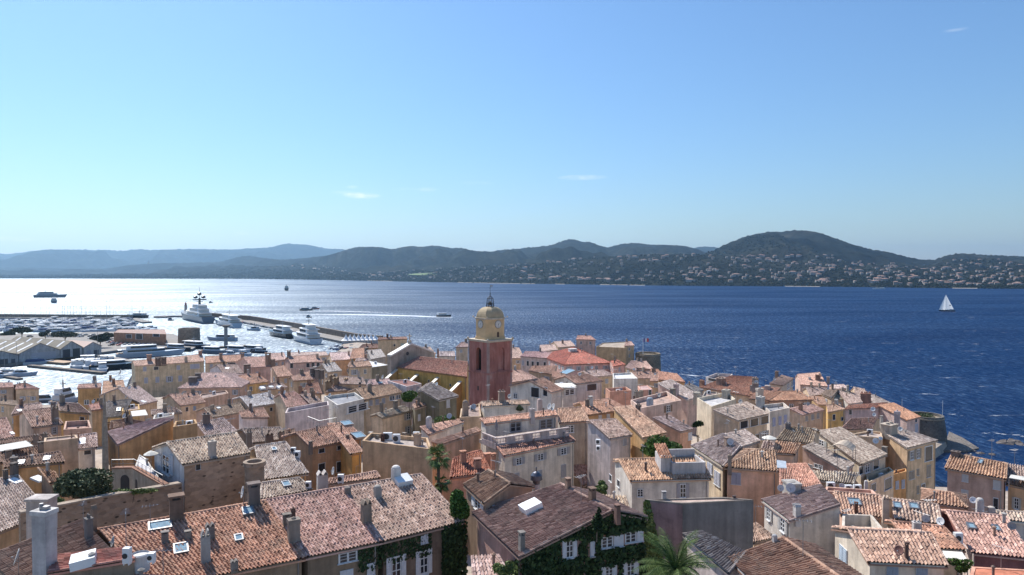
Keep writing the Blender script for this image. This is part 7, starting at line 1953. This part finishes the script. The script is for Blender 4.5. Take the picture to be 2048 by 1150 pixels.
def hill(name, sky, foot, D, mat, amp, s, seed, back=2500, power=1.25, jag=.6, nx=420, ny=64):
    """sky: skyline pixels; foot: (pixel, distance) along the foot; D: distance of the crest"""
    sx = np.array([p[0] for p in sky], float); syy = np.array([p[1] for p in sky], float)
    xs = np.linspace(sx[0], sx[-1], nx)
    ys = np.interp(xs, sx, syy)
    k = np.ones(7) / 7; ysm = np.convolve(np.pad(ys, 3, 'edge'), k, 'valid'); ys = ysm
    rs = np.random.RandomState(seed)
    Dc = D * (1 + .06 * np.sin(xs / 170 + seed)) if not callable(D) else D(xs)
    crest = CAMZ + (HOR - ys) / FPX * Dc
    fd = np.interp(xs, [p[0] for p in foot], [p[1] for p in foot])
    t = np.linspace(0, 1, ny)[:, None]
    Y = fd + (Dc - fd) * t
    ux = (xs - 1024) / FPX
    X = ux * Y
    Z = crest * (t ** power)
    nz = hnoise(X, Y, s, seed) * amp
    Z = Z + nz * np.sin(np.pi * np.clip(t, 0, 1)) ** .8 * np.clip(crest / 150, .15, 1)
    # keep the slope below the line of sight to the crest
    lim = CAMZ + (crest - CAMZ) * Y / Dc
    Z = np.where(t < 1, np.minimum(Z, lim - (1 - t) * 3), Z)
    Z[-1] += rs.normal(0, jag, nx) + .5 * jag * rs.normal(0, 1, nx)
    Z[0] = -1.5; Z[1] = np.maximum(Z[1], 1.2)
    Yb = Dc + back; Xb = ux * Yb
    X = np.vstack([X, Xb]); Y = np.vstack([Y, Yb]); Z = np.vstack([Z, np.full(nx, -5.0)])
    o = structure(grid_obj(name, X, Y, Z, mat))
    for p in o.data.polygons: p.use_smooth = True
    HILLS.append((name, xs, Y[:-1], Z[:-1], ux))
    return o
SHORE = [(-900, 4700), (0, 4500), (500, 4300), (700, 3600), (800, 3270), (1000, 2770), (1300, 2400), (1600, 2250), (1900, 2030), (2100, 1930), (2900, 1800)]
def sh_off(k): return [(x, d + k) for x, d in SHORE]
hill('far_mountains', [(-700, 500), (-200, 503), (0, 506), (17, 509), (60, 503), (95, 499), (130, 499), (190, 500), (225, 501), (250, 502), (275, 498), (300, 500), (345, 499), (400, 498), (430, 499), (470, 499), (500, 497), (545, 495), (560, 489), (572, 487), (620, 490), (650, 497), (690, 499), (740, 505), (860, 515)], [(-700, 9500), (860, 9500)], 14000, FORESTF, 260, 1100, 3, 1500, 1.3, 5)
hill('far_peak', [(1330, 520), (1385, 497), (1400, 493), (1430, 494), (1445, 498), (1500, 515)], [(1330, 8000), (1500, 8000)], 10500, FORESTF, 60, 1200, 5, 800, 1.2, 3, 80)
hill('inland_ridge', [(-700, 538), (-100, 536), (60, 535), (150, 538), (215, 537), (260, 530), (290, 528), (330, 526), (400, 525), (440, 524), (470, 516), (490, 511), (512, 514), (560, 520), (600, 517), (640, 513), (690, 506), (760, 505), (900, 510), (1000, 520)], sh_off(1200), 8600, FORESTF, 120, 650, 7, 1200, 1.2, 3)
hill('wooded_ridge', [(560, 530), (600, 522), (640, 515), (676, 505), (695, 499), (712, 494), (760, 494), (785, 499), (806, 494), (820, 492), (840, 494), (870, 491), (890, 494), (905, 497), (920, 495), (945, 501), (980, 504), (1000, 500), (1024, 498), (1060, 495), (1098, 491), (1120, 484), (1133, 479), (1145, 477), (1155, 481), (1163, 485), (1176, 482), (1190, 488), (1213, 496), (1245, 487), (1272, 486), (1300, 489), (1340, 490), (1370, 492), (1390, 497), (1410, 505), (1460, 515), (1600, 530)], sh_off(900), 6600, FOREST, 110, 480, 11, 1000, 1.15, 2.5)
hill('villa_hill', [(1330, 535), (1380, 520), (1410, 508), (1440, 494), (1460, 484), (1490, 473), (1515, 467), (1536, 464), (1565, 463), (1596, 460), (1620, 462), (1640, 466), (1670, 477), (1700, 487), (1740, 498), (1770, 503), (1800, 510), (1835, 518), (1860, 520), (1876, 517), (1895, 510), (1925, 506), (1950, 508), (1970, 510), (2010, 511), (2048, 513), (2300, 508), (2900, 520)], sh_off(500), 4700, FOREST, 60, 380, 13, 900, 1.35, 2.2)
hill('coastal_slopes', [(-900, 550), (0, 550), (300, 547), (420, 541), (520, 532), (640, 530), (700, 537), (760, 545), (830, 541), (900, 535), (960, 532), (1024, 529), (1100, 524), (1200, 514), (1300, 508), (1400, 508), (1460, 512), (1550, 520), (1650, 530), (1800, 538), (1900, 540), (2048, 536), (2200, 532), (2900, 540)], SHORE, lambda xs: np.interp(xs, [p[0] for p in SHORE], [p[1] for p in SHORE]) * 1.42, FOREST, 26, 240, 17, 400, .95, 1.5, 600, 50)
# woodland canopy on the nearest slopes: thousands of crowns
def slope_point(name, xpix, t):
    for nm, xs, Y, Z, ux in HILLS:
        if nm == name:
            i = int(np.clip(np.searchsorted(xs, xpix), 1, len(xs) - 1)); j = t * (Y.shape[0] - 1)
            j0 = int(min(j, Y.shape[0] - 2)); f = j - j0
            y = Y[j0, i] * (1 - f) + Y[j0 + 1, i] * f; z = Z[j0, i] * (1 - f) + Z[j0 + 1, i] * f
            return Vector(((xpix - 1024) / FPX * y, y, z))
rs = np.random.RandomState(77)
ico = [(0, 0, 1), (.9, 0, .25), (.28, .85, .3), (-.72, .53, .2), (-.72, -.53, .3), (.28, -.85, .2), (.6, .4, -.6), (-.5, .5, -.6), (-.3, -.7, -.6), (.5, -.4, -.6)]
icf = [(0, 1, 2), (0, 2, 3), (0, 3, 4), (0, 4, 5), (0, 5, 1), (1, 6, 2), (2, 6, 7), (2, 7, 3), (3, 7, 8), (3, 8, 4), (4, 8, 5), (5, 8, 9), (5, 9, 1), (1, 9, 6)]
V, F = [], []
for name, n in (('coastal_slopes', 15000), ('villa_hill', 5000)):
    for k in range(n):
        x = rs.uniform(-200, 2300) if name == 'coastal_slopes' else rs.uniform(1380, 2300)
        t = rs.beta(1, 1.6) if name == 'coastal_slopes' else rs.uniform(0, .6)
        p = slope_point(name, x, t)
        s = rs.uniform(2.5, 5.5) * (1.0 if p.y < 3500 else 1.4)
        o = len(V)
        sq = rs.uniform(.6, 1.0)
        V += [(p.x + a * s * rs.uniform(.7, 1.3), p.y + b_ * s * rs.uniform(.7, 1.3), p.z + s * .3 + c_ * s * sq) for a, b_, c_ in ico]
        F += [(a + o, b_ + o, c_ + o) for a, b_, c_ in icf]
CANOPY = mat_leaf('woodland_canopy', (.013, .018, .013), (.023, .03, .019), (.036, .04, .026), 0)
o = link('woodland', np_mesh('woodland', np.array(V), np.array(F), CANOPY)); o['kind'] = 'stuff'; o['label'] = 'dense woodland covering the far shore and lower hillsides'; o['category'] = 'woodland'
# pale meadow and beaches
def drape(name, pts, lift, mat):
    P = [slope_point('coastal_slopes', x, t) + Vector((0, 0, lift)) for x, t in pts]
    return structure(MB().poly(P).build(name, mat))
MEADOW = plain('meadow_grass', (.14, .19, .06), 1, 0, .2, .02)
P = [at_depth((x, y), d) for x, y, d in ((814, 549.5, 3700), (845, 550.5, 3660), (912, 547, 3700), (908, 543.5, 3900), (860, 545.5, 3900), (828, 547, 3900))]
structure(MB().poly(P).build('meadow', MEADOW))
SAND = plain('beach_sand', (.36, .31, .25), .95, 0, .1, .05)
for x0, x1 in ((735, 785), (915, 1070), (1110, 1130), (1200, 1290), (1570, 1640), (1905, 1955)):
    V = []; n = 12
    for k in range(n + 1):
        x = x0 + (x1 - x0) * k / n; d = np.interp(x, [p[0] for p in SHORE], [p[1] for p in SHORE])
        V += [((x - 1024) / FPX * (d - 9), d - 9, .1), ((x - 1024) / FPX * (d - 1), d - 1, 1.4)]
    structure(MB().add(V, [(2 * k, 2 * k + 2, 2 * k + 3, 2 * k + 1) for k in range(n)]).build('beach', SAND))
# villas on the far hillside
def villa_proto(k):
    root = thing('hillside_villa', (0, 0, 0), '', 'villa', 'villas on the wooded hillside across the bay')
    w, d, h = ((9, 6, 4.5), (13, 7, 4), (7, 6, 6.5))[k]
    b = MB().box(-w, w, -d, d, -6, h)
    if k == 1: b.box(w + .02, w + 7, -d * .6, d * .6, -6, h * .75)
    b.build('wall', STUCCO, root, None, ((.36, .33, .29), (.41, .38, .35), (.32, .27, .23))[k])
    r = MB().add([(-w - 1, -d - 1, h + .05), (w + 1, -d - 1, h + .05), (w + 1, d + 1, h + .05), (-w - 1, d + 1, h + .05), (-w * .5, 0, h + 2.6), (w * .5, 0, h + 2.6)], [(0, 1, 5, 4), (1, 2, 5), (2, 3, 4, 5), (3, 0, 4), (3, 2, 1, 0)])
    if k == 1: r.box(w + .04, w + 7.5, -d * .7, d * .7, h * .75 + .02, h * .75 + .6)
    r.build('roof', PAINT, root, None, ((.36, .19, .13), (.4, .24, .17), (.33, .2, .15))[k])
    return root
VP = [villa_proto(k) for k in range(3)]; vused = [False] * 3
VL = ['pale villa with hipped terracotta roof among trees across the bay', 'long white villa with a lower wing among trees across the bay', 'tall ochre villa among trees across the bay']
placed = 0
rs = np.random.RandomState(5)
def put_villa(p, k):
    global placed
    if not vused[k]: o = VP[k]; vused[k] = True
    else: o = copy_tree(VP[k])
    o.location = p + Vector((0, 0, 4.0)); o.rotation_euler = (0, 0, rs.uniform(-.6, .6)); s = rs.uniform(.6, 1.1); o.scale = (s, s, s)
    o['label'] = VL[k]; placed += 1
for name, n, (x0, x1), tr in (('villa_hill', 150, (1430, 2040), (.04, .6)), ('coastal_slopes', 125, (960, 2045), (.05, .95)), ('coastal_slopes', 12, (560, 760), (.3, .9)), ('wooded_ridge', 12, (1230, 1420), (.02, .2))):
    for q in range(n):
        # villas gather in loose clusters
        x = rs.uniform(x0, x1); 
        if q % 3: x = float(np.clip(lastx + rs.normal(0, 40), x0, x1)); t = float(np.clip(lastt + rs.normal(0, .1), *tr))
        else: t = rs.uniform(*tr)
        lastx, lastt = x, t
        p = slope_point(name, x, t)
        while p.z + 8 - CAMZ > 33 / FPX * p.y: t *= .85; p = slope_point(name, x, t)
        put_villa(p, rs.randint(3))
# the many further villas, too small and too many to count
rs = np.random.RandomState(9)
VV, FF = [[], []], [[], []]
for q in range(760):
    nm = 'villa_hill' if q % 2 else 'coastal_slopes'
    p = slope_point(nm, rs.uniform(1420, 2046) if q % 2 else rs.uniform(640, 2046), rs.uniform(.05, .62) if q % 2 else rs.uniform(.1, .95)) + Vector((0, 0, 3.5))
    if p.z + 5 - CAMZ > 34 / FPX * p.y: continue
    w, d, h = rs.uniform(3, 7), rs.uniform(3, 5), rs.uniform(2, 3.5)
    for k, (e, z0, z1) in enumerate(((1, -5, h), (1.12, h + .05, h + 1.2))):
        o_ = len(VV[k])
        for z, f in ((z0, 1), (z1, 1 if k == 0 else .55)): VV[k] += [(p.x + a * w * e * f, p.y + b_ * d * e * f, p.z + z) for a, b_ in ((-1, -1), (1, -1), (1, 1), (-1, 1))]
        FF[k] += [(o_, o_ + 1, o_ + 5, o_ + 4), (o_ + 1, o_ + 2, o_ + 6, o_ + 5), (o_ + 2, o_ + 3, o_ + 7, o_ + 6), (o_ + 3, o_, o_ + 4, o_ + 7), (o_ + 4, o_ + 5, o_ + 6, o_ + 7)]
o = link('distant_villas', np_mesh('distant_villas', np.array(VV[0]), np.array(FF[0]), plain('villa_walls', (.33, .3, .27), .9, 0, .3, .01))); o['kind'] = 'stuff'; o['label'] = 'hundreds of tiny pale villas speckling the far wooded slopes'; o['category'] = 'villas'
r = link('roofs', np_mesh('roofs', np.array(VV[1]), np.array(FF[1]), plain('villa_roofs', (.34, .22, .17), .9, 0, .3, .01)), o); r['kind'] = 'stuff'
# little hilltop castle far left
p = at_depth((297, 528), 8300)
castle = thing('hilltop_ruin', p, 'tiny ruined castle tower on the hazy ridge', 'ruin'); MB().box(-14, 14, -10, 10, -30, 10).box(-5, 5, -5.02, 5, 10.02, 30).build('masonry', STUCCO, castle, None, (.3, .25, .2))
# ------------------------------------------------------------------ haze
m = bpy.data.materials.new('haze_air'); m.use_nodes = True
nt = m.node_tree
for n in list(nt.nodes):
    if n.type == 'BSDF_PRINCIPLED': nt.nodes.remove(n)
pv = nt.nodes.new('ShaderNodeVolumePrincipled')
pv.inputs['Color'].default_value = (.52, .77, 1, 1)
pv.inputs['Density'].default_value = 5.4e-5
pv.inputs['Anisotropy'].default_value = .72
nt.links.new(pv.outputs[0], nt.nodes['Material Output'].inputs['Volume'])
b = MB().box(-17000, 17000, -600, 18000, -6, 680)
o = b.build('haze', m); o['kind'] = 'stuff'; o['label'] = 'thin blue summer haze over the bay'; o['category'] = 'haze'
# ------------------------------------------------------------------ thin clouds, part of the sky itself
tc = wn.new('ShaderNodeTexCoord')
def wmath(op, a, b=None):
    n = wn.new('ShaderNodeMath'); n.operation = op
    for i, v in enumerate((a, b)):
        if v is None: continue
        if hasattr(v, 'links'): wl.new(v, n.inputs[i])
        else: n.inputs[i].default_value = v
    return n.outputs[0]
sepw = wn.new('ShaderNodeSeparateXYZ'); wl.new(tc.outputs['Generated'], sepw.inputs[0])
az = wmath('ARCTAN2', sepw.outputs[0], sepw.outputs[1]); el = wmath('ARCSINE', sepw.outputs[2])
tot = None
for x, y, wx, wy, s in ((722, 391, 40, 7, 1.0), (705, 374, 14, 4, .4), (690, 385, 30, 4, .35), (855, 379, 22, 5, .4), (810, 378, 30, 3, .2), (950, 366, 40, 4, .18), (1165, 355, 55, 6, .5), (484, 466, 14, 4, .45), (30, 478, 36, 5, .6), (960, 500, 40, 5, .4), (1910, 60, 22, 3, .3)):
    r_ = ray((x, y)).normalized(); a0 = math.atan2(r_.x, r_.y); e0 = math.asin(r_.z)
    dx = wmath('DIVIDE', wmath('SUBTRACT', az, a0), wx / FPX); dy = wmath('DIVIDE', wmath('SUBTRACT', el, e0), wy / FPX)
    g = wmath('SUBTRACT', 1.0, wmath('ADD', wmath('MULTIPLY', dx, dx), wmath('MULTIPLY', dy, dy)))
    g = wmath('MULTIPLY', wmath('MAXIMUM', g, 0), s)
    tot = g if tot is None else wmath('ADD', tot, g)
wnz = wn.new('ShaderNodeTexNoise'); wnz.inputs['Scale'].default_value = 1; wnz.inputs['Detail'].default_value = 5
mp = wn.new('ShaderNodeMapping'); mp.inputs['Scale'].default_value = (60, 60, 240); wl.new(tc.outputs['Generated'], mp.inputs[0]); wl.new(mp.outputs[0], wnz.inputs['Vector'])
cl = wmath('MULTIPLY', tot, wmath('MULTIPLY', wmath('MAXIMUM', wmath('SUBTRACT', wnz.outputs['Fac'], .28), 0), 1.7))
mx = wn.new('ShaderNodeMix'); mx.data_type = 'RGBA'
wl.new(wmath('MINIMUM', cl, .7), mx.inputs[0]); wl.new(sky.outputs[0], mx.inputs[6]); mx.inputs[7].default_value = (9.5, 9.5, 9.5, 1)
wl.new(mx.outputs[2], bg.inputs['Color'])
# colour of the lone houses' copies
for o in C.objects:
    if o.type == 'EMPTY' and o.parent is None and not o.get('label'): o['label'] = 'unlabelled'
